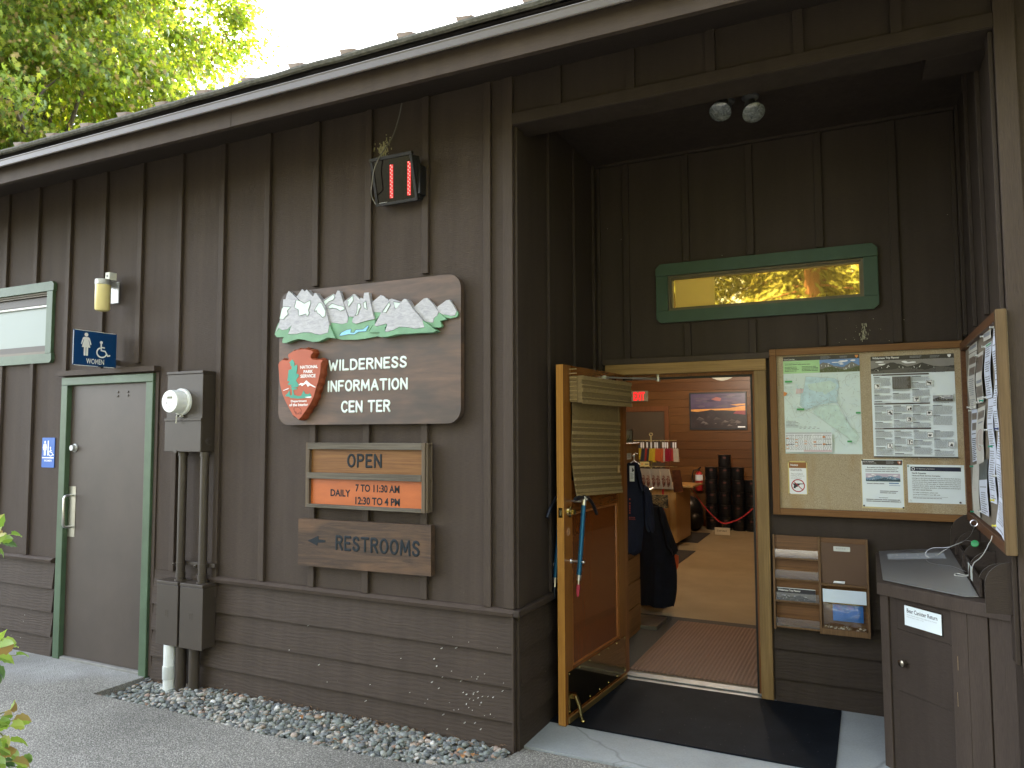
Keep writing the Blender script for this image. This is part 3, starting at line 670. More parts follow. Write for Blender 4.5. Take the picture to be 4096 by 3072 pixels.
W = MB(FRONT(0)); W.box(dXl - .05, dXr + .05, -.03, dZb - .012, -.1, .02); W.build('door_sill', M_LAND, rd, bevel=.005)
q = lambda a, b2: (a / 2.16, 1536 + b2 / 2.16)
fd = FRONT(.008)
W = MB(fd); x, z = fd.loc(*q(650, 552)); W.lathe((x, z, 0), (0, 0, 1), [(.0005, .033), (.008, .032), (.012, .025), (.034, .021), (.035, .001)], 18); W.build('deadbolt', MAT['galv'], rd, smooth=True)
W = MB(fd); xa, z1_ = fd.loc(*q(598, 882)); xb, z0_ = fd.loc(*q(650, 1322)); xb = xa + .085; W.box(xa, xb, z0_, z1_, .0005, .003)
for xx in (xa + .012, xb - .012):
    for zz in (z0_ + .015, (z0_ + z1_) / 2, z1_ - .015): W.ball((xx, zz, .003), .004, 4)
pl = W.build('pull_plate', mat('satin_steel', (.38, .37, .31), .35, 1, .1, 3), rd)
W = MB(fd); xc = (xa + xb) / 2; za, zb = fd.loc(*q(630, 960))[1] , fd.loc(*q(630, 1232))[1]
W.tube([(xc, za, .002), (xc, za, .045), (xc, za - .006, .058), (xc, za - .02, .066), (xc, zb + .02, .066), (xc, zb + .006, .058), (xc, zb, .045), (xc, zb, .002)], .0095, 10)
W.build('pull_handle', MAT['steel'], rd, smooth=True)
W = MB(fd)
for a, b2 in ((1022, 70), (1108, 67), (1020, 104), (1108, 98)):
    x, z = fd.loc(*q(a, b2)); W.lathe((x, z, 0), (0, 0, 1), [(.0003, .0085), (.004, .008), (.006, .001)], 10)
W.build('bolt_head', MAT['darkmetal'], rd)

# ---- interior shell
M_PINE = wood('knotty_cedar_planks', (.088, .034, .008), (.155, .066, .016), 'x', .8, .45, .08, .15, knots=True)
I = MB()
zz = .0
k = 0
while zz < 3.0:
    h = .152; yy = 9.73 + (k % 3) * .0012
    I.add([(-4.5, yy, zz + .002), (4, yy, zz + .002), (4, yy, zz + h - .003), (-4.5, yy, zz + h - .003), (-4.5, yy + .008, zz + h), (4, yy + .008, zz + h), (-4.5, yy + .008, zz), (4, yy + .008, zz)], [(0, 1, 2, 3), (3, 2, 5, 4), (6, 7, 1, 0)], 0, True)
    zz += h; k += 1
I.add([(-4.5, 1.51, 0), (-4.5, 9.73, 0), (-4.5, 9.73, 3), (-4.5, 1.51, 3)], [(0, 1, 2, 3)], 0, True)
I.add([(4, 1.51, 0), (4, 9.73, 0), (4, 9.73, 3), (4, 1.51, 3)], [(3, 2, 1, 0)], 0, True)
I.add([(-4.5, 1.5095, 0), (-.001, 1.5095, 0), (-.001, 1.5095, 3), (-4.5, 1.5095, 3)], [(3, 2, 1, 0)], 0, True)
I.add([(WX, 1.5095, 0), (4, 1.5095, 0), (4, 1.5095, 3), (WX, 1.5095, 3)], [(3, 2, 1, 0)], 0, True)
I.build('interior_wall', M_PINE, B)
nt = M_PINE.node_tree; bb = nt.nodes['Principled BSDF']; src_ = bb.inputs['Base Color'].links[0].from_socket; ge = nt.nodes.new('ShaderNodeNewGeometry')
nt.links.new(mixc(nt, 1, src_, ramp(nt, ge.outputs['Random Per Island'], [(0, (.62, .55, .5)), (.5, (.85, .82, .8)), (1, (1.1, 1.12, 1.15))]), 'MULTIPLY'), bb.inputs['Base Color'])
I = MB(); I.add([(-4.5, 1.5, 2.95), (4, 1.5, 2.95), (4, 9.75, 2.95), (-4.5, 9.75, 2.95)], [(3, 2, 1, 0)], 0, True); I.build('interior_ceiling', mat('ceiling_boards', (.3, .18, .09), .7, 0, .1), B)
# dark inner doorway at the back, with its frame
fb_ = FRONT(9.72); z3 = lambda a, b2: (2440 + a / 3.568, 1480 + b2 / 3.568)
I = MB(fb_); xr, zt = fb_.loc(*z3(838, 515)); xi, zi = fb_.loc(*z3(780, 590)); xl = xr - 1.06
I.box(xi, xr, .0, zi, 0, .03, 0); I.box(xl, xl + (xr - xi), .0, zi, 0, .03, 0); I.box(xl, xr, zi + .001, zt, 0, .03, 0)
dr = I.build('inner_door', wood('dark_red_casing', (.09, .03, .01), (.15, .055, .018), 'z', 1, .45), B)
I = MB(fb_); I.box(xl + (xr - xi), xi, .0, zi, .0, .006); I.build('door_panel', mat('dark_brown_door', (.06, .04, .022), .5, 0, .08, 3), dr)
# ================================================================ signs and fittings on the front wall
def sub(ox, oy, k):                      # pixel helper: (a, b) read in an enlargement whose corner is ox, oy and scale k
    return lambda a, b: (ox + a / k, oy + b / k)
STROKES = {
 'W': (.82, [[(0,1),(.2,.02),(.41,.72),(.62,.02),(.82,1)]]), 'I': (.06, [[(.03,0),(.03,1)]]), 'L': (.5, [[(0,1),(0,0),(.5,0)]]),
 'D': (.58, [[(0,0),(0,1),(.26,1),(.46,.9),(.57,.68),(.58,.5),(.57,.32),(.46,.1),(.26,0),(0,0)]]),
 'E': (.48, [[(.48,1),(0,1),(0,0),(.48,0)],[(0,.52),(.4,.52)]]), 'F': (.48, [[(.48,1),(0,1),(0,0)],[(0,.52),(.4,.52)]]),
 'R': (.54, [[(0,0),(0,1),(.3,1),(.46,.93),(.52,.77),(.46,.6),(.3,.52),(0,.52)],[(.26,.52),(.54,0)]]),
 'P': (.52, [[(0,0),(0,1),(.3,1),(.46,.93),(.52,.76),(.46,.58),(.3,.5),(0,.5)]]),
 'N': (.56, [[(0,0),(0,1),(.56,0),(.56,1)]]), 'T': (.6, [[(.3,0),(.3,.99)],[(0,1),(.6,1)]]),
 'S': (.5, [[(.48,.84),(.4,.96),(.25,1),(.1,.95),(.03,.8),(.07,.64),(.22,.54),(.38,.45),(.49,.3),(.47,.13),(.33,.01),(.16,.01),(.04,.09),(0,.2)]]),
 'O': (.62, [[(.31+.31*math.cos(t),.5+.5*math.sin(t)) for t in np.linspace(1.57,1.57+6.283,19)]]),
 'C': (.55, [[(.31+.31*math.cos(t),.5+.5*math.sin(t)) for t in np.linspace(.75,5.53,15)]]),
 'M': (.76, [[(0,0),(.06,1),(.38,.22),(.70,1),(.76,0)]]), 'A': (.64, [[(0,0),(.32,1),(.64,0)],[(.12,.33),(.52,.33)]]), ' ': (.18, [])}
def ribbon_(mb, P, wd, h, mi):
    P = [Vector(p) for p in P]; L, R = [], []
    for i, p in enumerate(P):
        t = (P[min(i + 1, len(P) - 1)] - P[max(i - 1, 0)]); t = t.normalized() if t.length > 1e-9 else Vector((1, 0)); n = Vector((-t.y, t.x)) * wd / 2
        L.append((*(p + n), h)); R.append((*(p - n), h))
    k = len(P); mb.add(R + L, [(i, i + 1, k + i + 1, k + i) for i in range(k - 1)], mi)
def strokes(mb, txt, p0, p1, th, h, mi=0, gap=.24, flat=.42, skew=0):
    """routed lettering: p0 bottom-left, p1 top-right in frame coordinates"""
    tot = sum(STROKES[c][0] for c in txt) + gap * (len(txt) - 1); sx = (p1[0] - p0[0]) / tot; H = p1[1] - p0[1]; x = 0
    for c in txt:
        for ln in STROKES[c][1]:
            P = [Vector((p0[0] + (x + a) * sx + b * H * skew, p0[1] + b * H, h)) for a, b in ln]
            run = [P[0]]
            for i in range(1, len(P)):
                run.append(P[i])
                if i == len(P) - 1 or (P[i] - P[i - 1]).angle(P[i + 1] - P[i]) > 1.1:
                    mb.tube(run, th, 8, mi, flat=flat * ru(.97, 1.03)); run = [P[i]]
        x += STROKES[c][0] + gap

# ---- wilderness sign: a cedar board with a carved relief, an arrowhead emblem and routed letters
SG = FRONT(0)
tA = sub(1024, 768, 2.16); tB = sub(1024, 1536, 2.16); zm = sub(1080, 1080, 2.765); ze = sub(1090, 1370, 4.879)
HS = .062
xL = SG.loc(*tA(205, 1100), HS)[0]; xR = SG.loc(*tA(1770, 1200), HS)[0]; zT_ = SG.loc(*tA(1650, 713), HS)[1]; zB_ = SG.loc(*tB(700, 350), HS)[1]
sign = thing('wooden_sign', 'large brown wooden sign with carved mountains, reading Wilderness Information Center', 'sign', SG.w((xL + xR) / 2, zB_, 0))
def rounded(x0, x1, y0, y1, r, n=6):
    P = []
    for cx, cy, a0 in ((x1 - r, y0 + r, -90), (x1 - r, y1 - r, 0), (x0 + r, y1 - r, 90), (x0 + r, y0 + r, 180)):
        for i in range(n + 1):
            t = math.radians(a0 + 90 * i / n); P.append((cx + r * math.cos(t), cy + r * math.sin(t)))
    return P
m_, nt, bb, L = nodes('weathered_sign_board'); v = coords(nt, (.8, 6, 6)); v2 = coords(nt)
base = ramp(nt, noise(nt, v, 2.2, 5, .65, .5), [(.25, (.046, .031, .024)), (.5, (.098, .060, .042)), (.78, (.165, .096, .060))])
base = mixc(nt, ramp(nt, noise(nt, coords(nt, (1.2, 3, 3)), 1.7, 3), [(.42, (0,) * 3), (.62, (.75,) * 3)]), base, (.040, .032, .027))
L.new(base, bb.inputs['Base Color']); bb.inputs['Roughness'].default_value = .55; bumpn(nt, bb, noise(nt, coords(nt, (2, 40, 40)), 3, 4), .15, .003)
W = MB(SG); W.prism(rounded(xL, xR, zB_, zT_, .085), .0225, HS); W.build('board', m_, sign, bevel=.006)
M_ROCK, nt, bb, L = nodes('painted_rock'); base = ramp(nt, noise(nt, coords(nt, (5, 5, 16)), 4, 5, .75, 1), [(.3, (.25, .255, .29)), (.7, (.46, .46, .49))]); L.new(base, bb.inputs['Base Color']); bb.inputs['Roughness'].default_value = .5
M_ALP = mat('painted_alpine_green', (.14, .29, .175), .5, 0, .2, 9)
M_SNOW = mat('painted_snow', (.55, .66, .62), .5, 0, .08)
M_LAKE = mat('painted_lake', (.22, .52, .75), .45, 0, .12, 30)
MTN = [  # (material, height over the board, outline in the enlargement)
 (1, .016, [(1110,372),(1222,278),(1250,285),(1277,310),(1302,322),(1330,420),(1290,472),(1140,465)]),
 (2, .014, [(1140,460),(1290,470),(1220,490),(1160,565),(1120,540)]),
 (1, .018, [(1840,415),(1950,335),(1985,328),(2030,395),(2062,458),(2045,500),(2000,508),(1960,495),(1870,488)]),
 (2, .016, [(1850,480),(1880,490),(1960,497),(2000,510),(2047,503),(2066,448),(2081,490),(2060,520),(1990,535),(1890,512)]),
 (1, .026, [(1575,425),(1700,315),(1735,308),(1800,372),(1862,462),(1850,502),(1810,532),(1806,577),(1770,580),(1690,560)]),
 (2, .024, [(1690,556),(1770,582),(1808,579),(1816,532),(1857,490),(1872,470),(1952,545),(1880,562),(1900,622),(1880,637),(1790,635),(1720,600)]),
 (1, .018, [(810,356),(920,268),(940,268),(1000,332),(1000,520),(870,515)]),
 (1, .028, [(945,500),(985,345),(1002,306),(1022,310),(1030,330),(1041,252),(1091,247),(1110,360),(1152,542),(1060,562),(950,594),(908,580),(915,535)]),
 (1, .024, [(575,352),(590,330),(700,262),(725,276),(745,228),(771,230),(800,330),(862,522),(856,582),(795,597),(700,582),(650,582),(600,420)]),
 (2, .022, [(640,575),(700,584),(795,599),(861,577),(868,515),(920,525),(906,582),(950,596),(1060,564),(1152,545),(1165,570),(1100,660),(1092,692),(1225,672),(1190,732),(1060,757),(960,770),(800,772),(735,757),(660,700)]),
 (1, .026, [(60,690),(100,590),(140,420),(146,325),(172,325),(186,268),(208,231),(290,306),(340,360),(300,560),(240,612),(190,655),(130,664),(95,640)]),
 (2, .024, [(52,712),(70,640),(95,580),(105,642),(130,667),(188,658),(240,610),(230,690),(150,742),(75,743)]),
 (1, .034, [(1155,612),(1230,470),(1320,325),(1346,317),(1465,358),(1410,470),(1300,610),(1285,592),(1180,622)]),
 (2, .032, [(1090,692),(1162,570),(1157,614),(1182,625),(1290,594),(1282,640),(1215,690),(1100,690)]),
 (1, .040, [(200,708),(262,560),(312,500),(350,352),(290,300),(355,211),(385,240),(404,214),(478,296),(490,254),(512,255),(582,362),(607,402),(655,600),(640,692),(560,714),(500,707),(450,690),(370,687),(290,707)]),
 (2, .038, [(135,800),(140,762),(215,650),(202,712),(290,710),(370,690),(450,693),(500,710),(562,717),(643,694),(656,604),(722,757),(640,745),(540,790),(470,796),(380,771),(310,762),(240,782),(180,806),(145,808)]),
 (1, .048, [(1272,678),(1298,600),(1400,420),(1470,330),(1490,318),(1510,325),(1580,430),(1682,552),(1707,632),(1600,648),(1520,632),(1430,627),(1360,662),(1300,682)]),
 (2, .046, [(1195,735),(1200,706),(1268,622),(1270,682),(1300,686),(1362,665),(1430,630),(1520,635),(1600,651),(1710,635),(1685,554),(1842,672),(1800,690),(1650,696),(1500,706),(1400,711),(1300,736),(1230,743)]),
]
SNOW = [(.0268,3,[(105,540),(130,430),(150,405),(228,410),(190,450),(200,490),(170,520),(150,545)]),(.0408,3,[(268,418),(290,330),(330,340),(350,350),(380,370),(445,335),(450,370),(425,440),(435,480),(410,515),(400,485),(320,510),(315,440)]),
 (.0412,3,[(490,460),(500,430),(540,365),(570,365),(615,450),(610,510),(580,525),(550,490),(525,480),(515,445)]),(.0248,3,[(592,345),(700,268),(715,300),(700,330),(650,350),(612,392)]),
 (.0252,3,[(640,405),(690,370),(760,395),(815,405),(825,435),(780,455),(740,430),(690,420),(660,430)]),(.0188,3,[(850,340),(915,280),(920,340),(890,380),(870,410),(860,385),(870,350)]),
 (.0288,3,[(940,505),(960,470),(970,375),(995,370),(1005,410),(985,440),(970,495)]),(.0292,3,[(1032,370),(1060,340),(1070,420),(1078,438),(1042,420)]),
 (.0348,3,[(1240,468),(1320,350),(1330,390),(1300,440),(1285,470)]),(.0352,3,[(1365,350),(1450,365),(1420,410),(1385,430)]),
 (.0228,4,[(765,725),(790,690),(850,660),(898,652),(890,690),(930,690),(950,660),(1030,655),(1085,610),(1092,625),(1060,680),(980,685),(930,715),(870,712),(790,730)])]
W = MB(SG)
for mi, h, pts in MTN:
    P = [SG.loc(*zm(*p), HS + h) for p in pts]
    W.prism(P, HS + .0005, HS + h, mi - 1, inset=.003 if len(pts) > 60 else 0)
rel = W.build('mountain_relief', [M_ROCK, M_ALP], sign, bevel=.0035)
W = MB(SG)
for h, mi, pts in SNOW:
    P = [SG.loc(*zm(*p), HS + h + .001) for p in pts]; W.prism(P, HS + h - .006, HS + h + .001, mi - 3); ribbon_(W, P + P[:2], .0032, HS + h + .0022, 2)
W.build('snow_and_lake', [M_SNOW, M_LAKE, mat('routed_outline', (.09, .11, .10), .7)], rel)
# arrowhead
M_ARW = mat('painted_arrowhead_red', (.36, .078, .034), .5, 0, .1, 8)
M_ARE = mat('carved_arrowhead_rim', (.22, .048, .016), .55, 0, .2, 12)
AW = [(115,430),(135,384),(190,338),(245,345),(300,352),(320,322),(320,300),(302,262),(312,230),(400,172),(500,140),(575,132),(640,130),(700,145),(765,165),(792,190),(745,245),(742,300),(785,335),(860,340),(930,338),(982,348),(942,402),(935,500),(925,600),(905,690),(885,775),(865,835),(845,905),(820,990),(800,1060),(765,1140),(730,1205),(685,1270),(640,1340),(600,1395),(560,1450),(512,1500),(478,1470),(400,1420),(365,1355),(330,1292),(295,1225),(260,1160),(230,1090),(200,1020),(172,920),(150,830),(137,720),(128,600),(120,510)]
HA = HS + .052
outer = [SG.loc(*ze(*p), HA) for p in AW]
outer = outer if area(outer) > 0 else outer[::-1]
# subdivide and chip the rim
rim = []
for i in range(len(outer)):
    a, c = Vector(outer[i - 1]), Vector(outer[i])
    n = max(1, int((c - a).length / .016))
    for j in range(n): rim.append(tuple(a + (c - a) * j / n))
cx_ = sum(p[0] for p in rim) / len(rim); cy_ = sum(p[1] for p in rim) / len(rim)
W = MB(SG)
def grow(P, d, jag=0):
    out = []
    for i, p in enumerate(P):
        a = Vector(P[i - 1]); c = Vector(P[(i + 1) % len(P)]); t = (c - a); nn = Vector((t.y, -t.x)).normalized()
        out.append(tuple(Vector(p) + nn * (d + (jag if i % 2 else -jag))))
    return out
r1 = grow(rim, .004, .0025); r2 = grow(rim, .011, .0035)
n_ = len(rim)
V = [(p[0], p[1], HA) for p in rim] + [(p[0], p[1], HA - .010) for p in r1] + [(p[0], p[1], HA - .026) for p in r2] + [(p[0], p[1], HS + .0005) for p in r2]
W.add(V, [tuple(range(n_))], 0)
W.add(V, [(k * n_ + (i + 1) % n_, k * n_ + i, (k + 1) * n_ + i, (k + 1) * n_ + (i + 1) % n_) for k in range(3) for i in range(n_)], 1)
arw = W.build('arrowhead_emblem', [M_ARW, M_ARE], sign)
TREE = [(390,330),(352,368),(330,390),(356,420),(350,450),(380,470),(374,520),(318,540),(306,640),(300,700),(290,750),(345,765),(305,800),(310,832),(385,825),(350,855),(390,882),(340,900),(386,915),(386,1000),(380,1030),(350,1030),(335,935),(300,990),(255,1030),(262,1050),(330,1058),(350,1080),(500,1096),(740,1078),(760,1040),(730,985),(700,1010),(640,1000),(610,935),(580,1000),(560,1040),(500,1046),(425,1022),(408,930),(480,910),(485,890),(412,882),(505,862),(512,820),(480,770),(460,735),(522,650),(510,620),(470,605),(482,540),(490,470),(480,430),(430,465),(432,400),(405,350)]
W = MB(SG); W.prism([SG.loc(*ze(*p), HA) for p in TREE], HA - .004, HA + .002, 0)
for P, mi in (([(515,825),(560,790),(610,800),(665,738),(730,800),(840,865),(835,880),(745,840),(730,835),(695,868),(660,800),(610,830),(580,855),(560,825),(520,835)], 1), ([(212,935),(320,890),(322,905),(218,943)], 1), ([(632,1065),(760,1050),(765,1072),(722,1074),(762,1084),(680,1080)], 1)):
    W.prism([SG.loc(*ze(*p), HA) for p in P], HA - .004, HA + .003, mi)
def fit(mb, fr, txt, bl, tr_, h, mi, bold=.0):
    a = fr.loc(*bl, h); c = fr.loc(*tr_, h); mb.text(txt, a[0], a[1], c[0], c[1], h, mi, bold)
for txt, bl, tr_ in (('NATIONAL', (540,515), (886,434)), ('PARK', (606,600), (790,530)), ('SERVICE', (545,692), (840,614)), ('Department', (358,1180), (668,1116)), ('of the Interior', (328,1246), (695,1182))):
    fit(W, SG, txt, ze(*bl), ze(*tr_), HA + .002, 1, .028)
def line(mb, fr, pts, zz, h, r, mi): mb.tube([(*fr.loc(*zz(*p), h), h) for p in pts], r, 6, mi, flat=.5)
line(W, SG, [(440,1370),(420,1320),(415,1285),(440,1262),(490,1260),(545,1290),(570,1345),(562,1392),(548,1388),(542,1352),(505,1378),(490,1398),(472,1392),(470,1362),(445,1352),(448,1392),(560,1396)], ze, HA, .0016, 2)
M_FORE = mat('painted_conifer_green', (.045, .27, .20), .5, 0, .12)
W.build('emblem_artwork', [M_FORE, MAT['white'], mat('carved_line', (.10, .02, .01), .6)], arw)
HL = HS + .0015; M_MINT = mat('pale_mint_letters', (.62, .71, .70), .5, 0, .04)
for txt, bl, tr_ in (('WILDERNESS', tA(632, 1541), tA(1296, 1424)), ('INFORMATION', tB(624, 62), tB(1304, 1612 - 1659)), ('CEN TER', tB(742, 240), tB(1154, 144))):
    W = MB(SG); strokes(W, txt, SG.loc(*bl, HL), SG.loc(*tr_, HL), .0069, HL, gap=.27); W.build('lettering', M_MINT, sign, smooth=True)

# ---- opening hours sign: two slide-in boards in a weathered frame, then the restrooms board
zo = sub(1180, 1760, 2.962)
M_GREYW = wood('weathered_grey_frame', (.040, .033, .026), (.16, .14, .11), 'x', 1.3, .75, .5)
M_GREYV = wood('weathered_grey_frame_upright', (.055, .04, .027), (.15, .115, .08), 'z', 1.3, .75, .5)
HO = .085
x0, z1_ = SG.loc(*zo(148, 50), HO); x1, z0_ = SG.loc(*zo(1540, 868), HO); z1_ = SG.loc(*zo(1530, 38), HO)[1]
hs = thing('hours_sign', 'framed orange wooden opening hours sign reading Open Daily, above the restrooms sign', 'sign', SG.w((x0 + x1) / 2, z0_, 0))
zm1, zm0 = SG.loc(*zo(1000, 406), HO)[1], SG.loc(*zo(1000, 481), HO)[1]
W = MB(SG); W.box(x0, x1 - .025, z1_ - .04, z1_, .04, HO, 0); W.box(x0, x1 - .025, zm0, zm1, .04, HO + .004, 0); zbb = SG.loc(*zo(1000, 799), HO + .004)[1]; W.box(x0, x1 - .025, z0_, zbb, .04, HO + .004, 0)
W.box(x0, x1, z0_ + .001, z1_ - .001, .0225, .0395, 1)
W.box(x0 - .016, x0 + .012, z0_ - .002, z1_ + .001, .0228, HO - .004, 1); W.box(x1 - .0245, x1, z0_ - .001, z1_ + .001, .0395, HO + .002, 1)
W.box(x1 + .0005, x1 + .012, z0_, z1_, .023, .034, 1); W.box(x1 + .0005, x1 + .012, z0_, z1_, .066, HO - .006, 1); W.box(x1 + .0006, x1 + .0115, zm0, zm0 + .012, .0345, .0655, 1); W.box(x1 + .0006, x1 + .0115, z0_ + .001, z0_ + .012, .0345, .0655, 1); W.box(x1 + .0006, x1 + .0115, z1_ - .013, z1_ - .001, .0345, .0655, 1)
W.build('frame', [M_GREYW, M_GREYV], hs, bevel=.0025)
W = MB(SG); W.box(x0 + .0125, x1 - .025, zm1 - .006, z1_ - .035, .041, .060); op = W.build('open_panel', wood('old_stained_panel', (.09, .031, .009), (.235, .115, .036), 'x', 1.1, .5, .2), hs)
W = MB(SG); W.box(x0 + .0125, x1 - .025, z0_ + .01, zm0 + .006, .041, .060); hp = W.build('hours_panel', mat('orange_stain', (.37, .093, .019), .4, 0, .12, 6, (1, 1, 3), bump=.05), hs)
M_CARVE = mat('carved_dark_letters', (.014, .017, .020), .6, 0, .1, spec=.2)
W = MB(SG); h = .0608; strokes(W, 'OPEN', SG.loc(*zo(628, 312), h), SG.loc(*zo(1018, 180), h), .0078, h, gap=.3, flat=.3); W.build('lettering', M_CARVE, op, smooth=True)
for txt, bl, tr_ in (('DAILY', (420,664), (656,590)), ('7 TO 11:30 AM', (716,612), (1238,540)), ('12:30 TO 4 PM', (714,762), (1243,694))): W = MB(SG); fit(W, SG, txt, zo(*bl), zo(*tr_), .0612, 0, .03); W.build('lettering', M_CARVE, hp)
HR = .062
x0, z0_ = SG.loc(*zo(22, 1480), HR); x1, z1_ = SG.loc(*zo(1612, 1012), HR); za = SG.loc(*zo(50, 932), HR)[1]; zb = SG.loc(*zo(1605, 1618), HR)[1]
rs_ = thing('restrooms_sign', 'weathered dark plank sign with an arrow pointing left, reading Restrooms', 'sign', SG.w((x0 + x1) / 2, z0_, 0))
m_, nt, bb, L = nodes('weathered_plank'); v = coords(nt, (.7, 9, 9))
base = ramp(nt, noise(nt, v, 2.4, 6, .7, 1.2), [(.22, (.014, .008, .005)), (.46, (.046, .026, .014)), (.64, (.088, .049, .026)), (.83, (.17, .092, .045))])
base = mixc(nt, ramp(nt, noise(nt, coords(nt, (1, 2, 2.4)), 2.1, 2), [(.55, (0,) * 3), (.68, (.6,) * 3)]), base, (.13, .066, .03))
L.new(base, bb.inputs['Base Color']); bb.inputs['Roughness'].default_value = .75; bumpn(nt, bb, noise(nt, coords(nt, (1.5, 60, 60)), 3, 5, .7), .6, .004)
W = MB(SG); W.prism([(x0 + .008, z0_), (x1, zb), (x1, z1_), (x0 + .008, za)], .0222, HR); W.build('plank', m_, rs_, bevel=.005)
M_SLATE = mat('carved_slate_letters', (.011, .016, .021), .6, 0, .12, spec=.2)
W = MB(SG); h = HR + .001
a = SG.loc(*zo(490, 1290), h); c = SG.loc(*zo(1466, 1200), h)
strokes(W, 'RESTROOMS', (a[0], a[1]), (c[0], a[1] + (SG.loc(*zo(490, 1140), h)[1] - a[1])), .0082, h, gap=.3, flat=.3)
W.build('lettering', M_SLATE, rs_); W = MB(SG)
P = [(150,1192),(276,1136),(282,1178),(352,1186),(362,1198),(352,1214),(272,1216),(262,1252)]
W.prism([SG.loc(*zo(*p), h) for p in P], HR - .002, h + .001)
W.build('arrow', M_SLATE, rs_)

# ---- LED number display, tilted forward on brackets
zl = sub(1460, 560, 5.529)
pTR = U(*zl(1045, 232), 'y', -.155); pTL = U(*zl(118, 440), 'y', -.155); pBR = U(*zl(1158, 1335), 'y', -.085); pBL = U(*zl(245, 1480), 'y', -.085)
ez = ((pTR + pTL) - (pBR + pBL)).normalized(); ex = Vector((1, 0, 0)); ez = (ez - ex * ez.dot(ex)).normalized(); en = ex.cross(ez) ; en = -en if en.y > 0 else en
LF = Frame((pBL.x, pBL.y, pBL.z), ex, ez, en)
wd = ((pBR.x - pBL.x) + (pTR.x - pTL.x)) / 2; ht_ = ((pTL - pBL).length + (pTR - pBR).length) / 2
led = thing('number_display', 'black LED display box showing a red 11, tilted down high on the brown wall', 'display', LF.w(wd / 2, 0, -.07))
W = MB(LF); W.box(0, wd, .004, ht_ - .02, -.085, -.012, 0)
for k in range(3): W.box(wd, wd + .004, .01, ht_ - .03, -.07 + .02 * k, -.062 + .02 * k, 0)
W.build('casing', MAT['black'], led, bevel=.002)
W = MB(LF); t = .017; W.box(0, wd, 0, t, -.0118, 0); W.box(0, wd + .003, ht_ - t, ht_ + .002, -.02, .004); W.box(0, t, t + .0003, ht_ - t - .0003, -.0118, -.0003); W.box(wd - t, wd, t + .0003, ht_ - t - .0003, -.0118, -.0003)
W.build('bezel', mat('bezel_grey', (.024, .023, .024), .5, spec=.2), led, bevel=.001)
W = MB(LF); W.box(t, wd - t, t, ht_ - t, -.0116, -.006); scr = W.build('screen', mat('smoked_screen', (.006, .004, .0035), .08, 0, .3, 20, spec=.22), led)
M_LED = emit('red_led', (1, .22, .17), .38); M_LEDG = emit('red_digit', (1, .0, .012), .042)
for (ua, va, ub, vb) in ((572, 560, 586, 1268), (966, 488, 972, 1205)):
    W = MB(LF); p = LF.loc(*zl(ua + 10, va), -.0055); q_ = LF.loc(*zl(ub, vb), -.0055)
    for i in range(18):
        f = i / 17; x = p[0] + (q_[0] - p[0]) * f + (.0045 if i % 2 else -.0045); y = p[1] + (q_[1] - p[1]) * f
        W.ball((x, y, -.005), .0036, 5)
    W.build('digit_lamps', M_LED, scr)
for (ua, va, ub, vb) in ((572, 545, 586, 1285), (966, 470, 972, 1222)):
    W = MB(LF); p = LF.loc(*zl(ua + 10, va), -.0055); q_ = LF.loc(*zl(ub, vb), -.0055); W.prism([(p[0] - .0125, p[1]), (q_[0] - .0125, q_[1]), (q_[0] + .0125, q_[1]), (p[0] + .0125, p[1])], -.0058, -.0054); W.build('digit_glow', M_LEDG, scr)
W = MB(LF); a = LF.loc(*zl(308, 1408), -.0055); c = LF.loc(*zl(490, 1372), -.0055); W.lines(a[0], c[0], c[1] + .001, a[1] - .002, .006, -.0052, 0, .5, .006, .014, 0); W.build('maker_mark', MAT['white'], scr)
W = MB(); xr = LF.w(wd, 0).x
W.box(xr + .004, xr + .02, -.09, -.0005, pBR.z + .04, pTR.z - .06); W.box(xr + .0, xr + .035, -.006, -.0006, pBR.z + .03, pTR.z - .07); W.build('bracket', MAT['black'], led)
W = MB()
for z in (.1, .22): W.ball((xr + .028, -.007, pBR.z + z), .004, 4)
W.build('bracket_bolt', MAT['steel'], led)
zc = sub(1024, 0, 2.16)
cab = [(1260,890,-.02),(1235,1010,-.03),(1185,1170,-.05),(1110,1290,-.12),(1060,1370,-.165),(1020,1470,-.168),(1000,1600,-.165),(996,1640,-.16)]
P = [U(*zc(a, b2), 'y', y) for a, b2, y in cab] + [U(*zl(150, 1250), 'y', -.12), U(*zl(235, 1420), 'y', -.10)]
def smoothpath(P, n=5):
    out = []
    for i in range(len(P) - 1):
        p0, p1, p2, p3 = P[max(i - 1, 0)], P[i], P[i + 1], P[min(i + 2, len(P) - 1)]
        for k in range(n):
            t = k / n; out.append(.5 * ((2 * p1) + (p2 - p0) * t + (2 * p0 - 5 * p1 + 4 * p2 - p3) * t * t + (3 * p1 - p0 - 3 * p2 + p3) * t ** 3))
    return out + [P[-1]]
W = MB(); W.tube(smoothpath(P), .0035, 6)
tag(W.build('power_cable', mat('grey_cable', (.16, .155, .14), .5), smooth=True), 'thin grey power cable hanging from the soffit past the red number display', 'cable')
# pale nest residue above the display
M_NEST = mat('mud_nest', (.30, .28, .17), .95, 0, .4, 40)
W = MB(); c0 = U(*zl(420, 190), 'y', 0)
for i in range(150):
    r_ = abs(random.gauss(0, .035)); a = ru(0, 6.28); x = c0.x + r_ * math.cos(a) * .95; z = c0.z + r_ * math.sin(a) * 1.15 - .01
    l = ru(.004, .022); w2 = ru(.0012, .0035); W.box(x - w2, x + w2, -ru(.001, .006), -.0002, z - l / 2, z + l / 2)
tag(W.build('nest_residue', M_NEST), 'pale streaky remains of an old mud nest on the wall above the number display', 'nest')

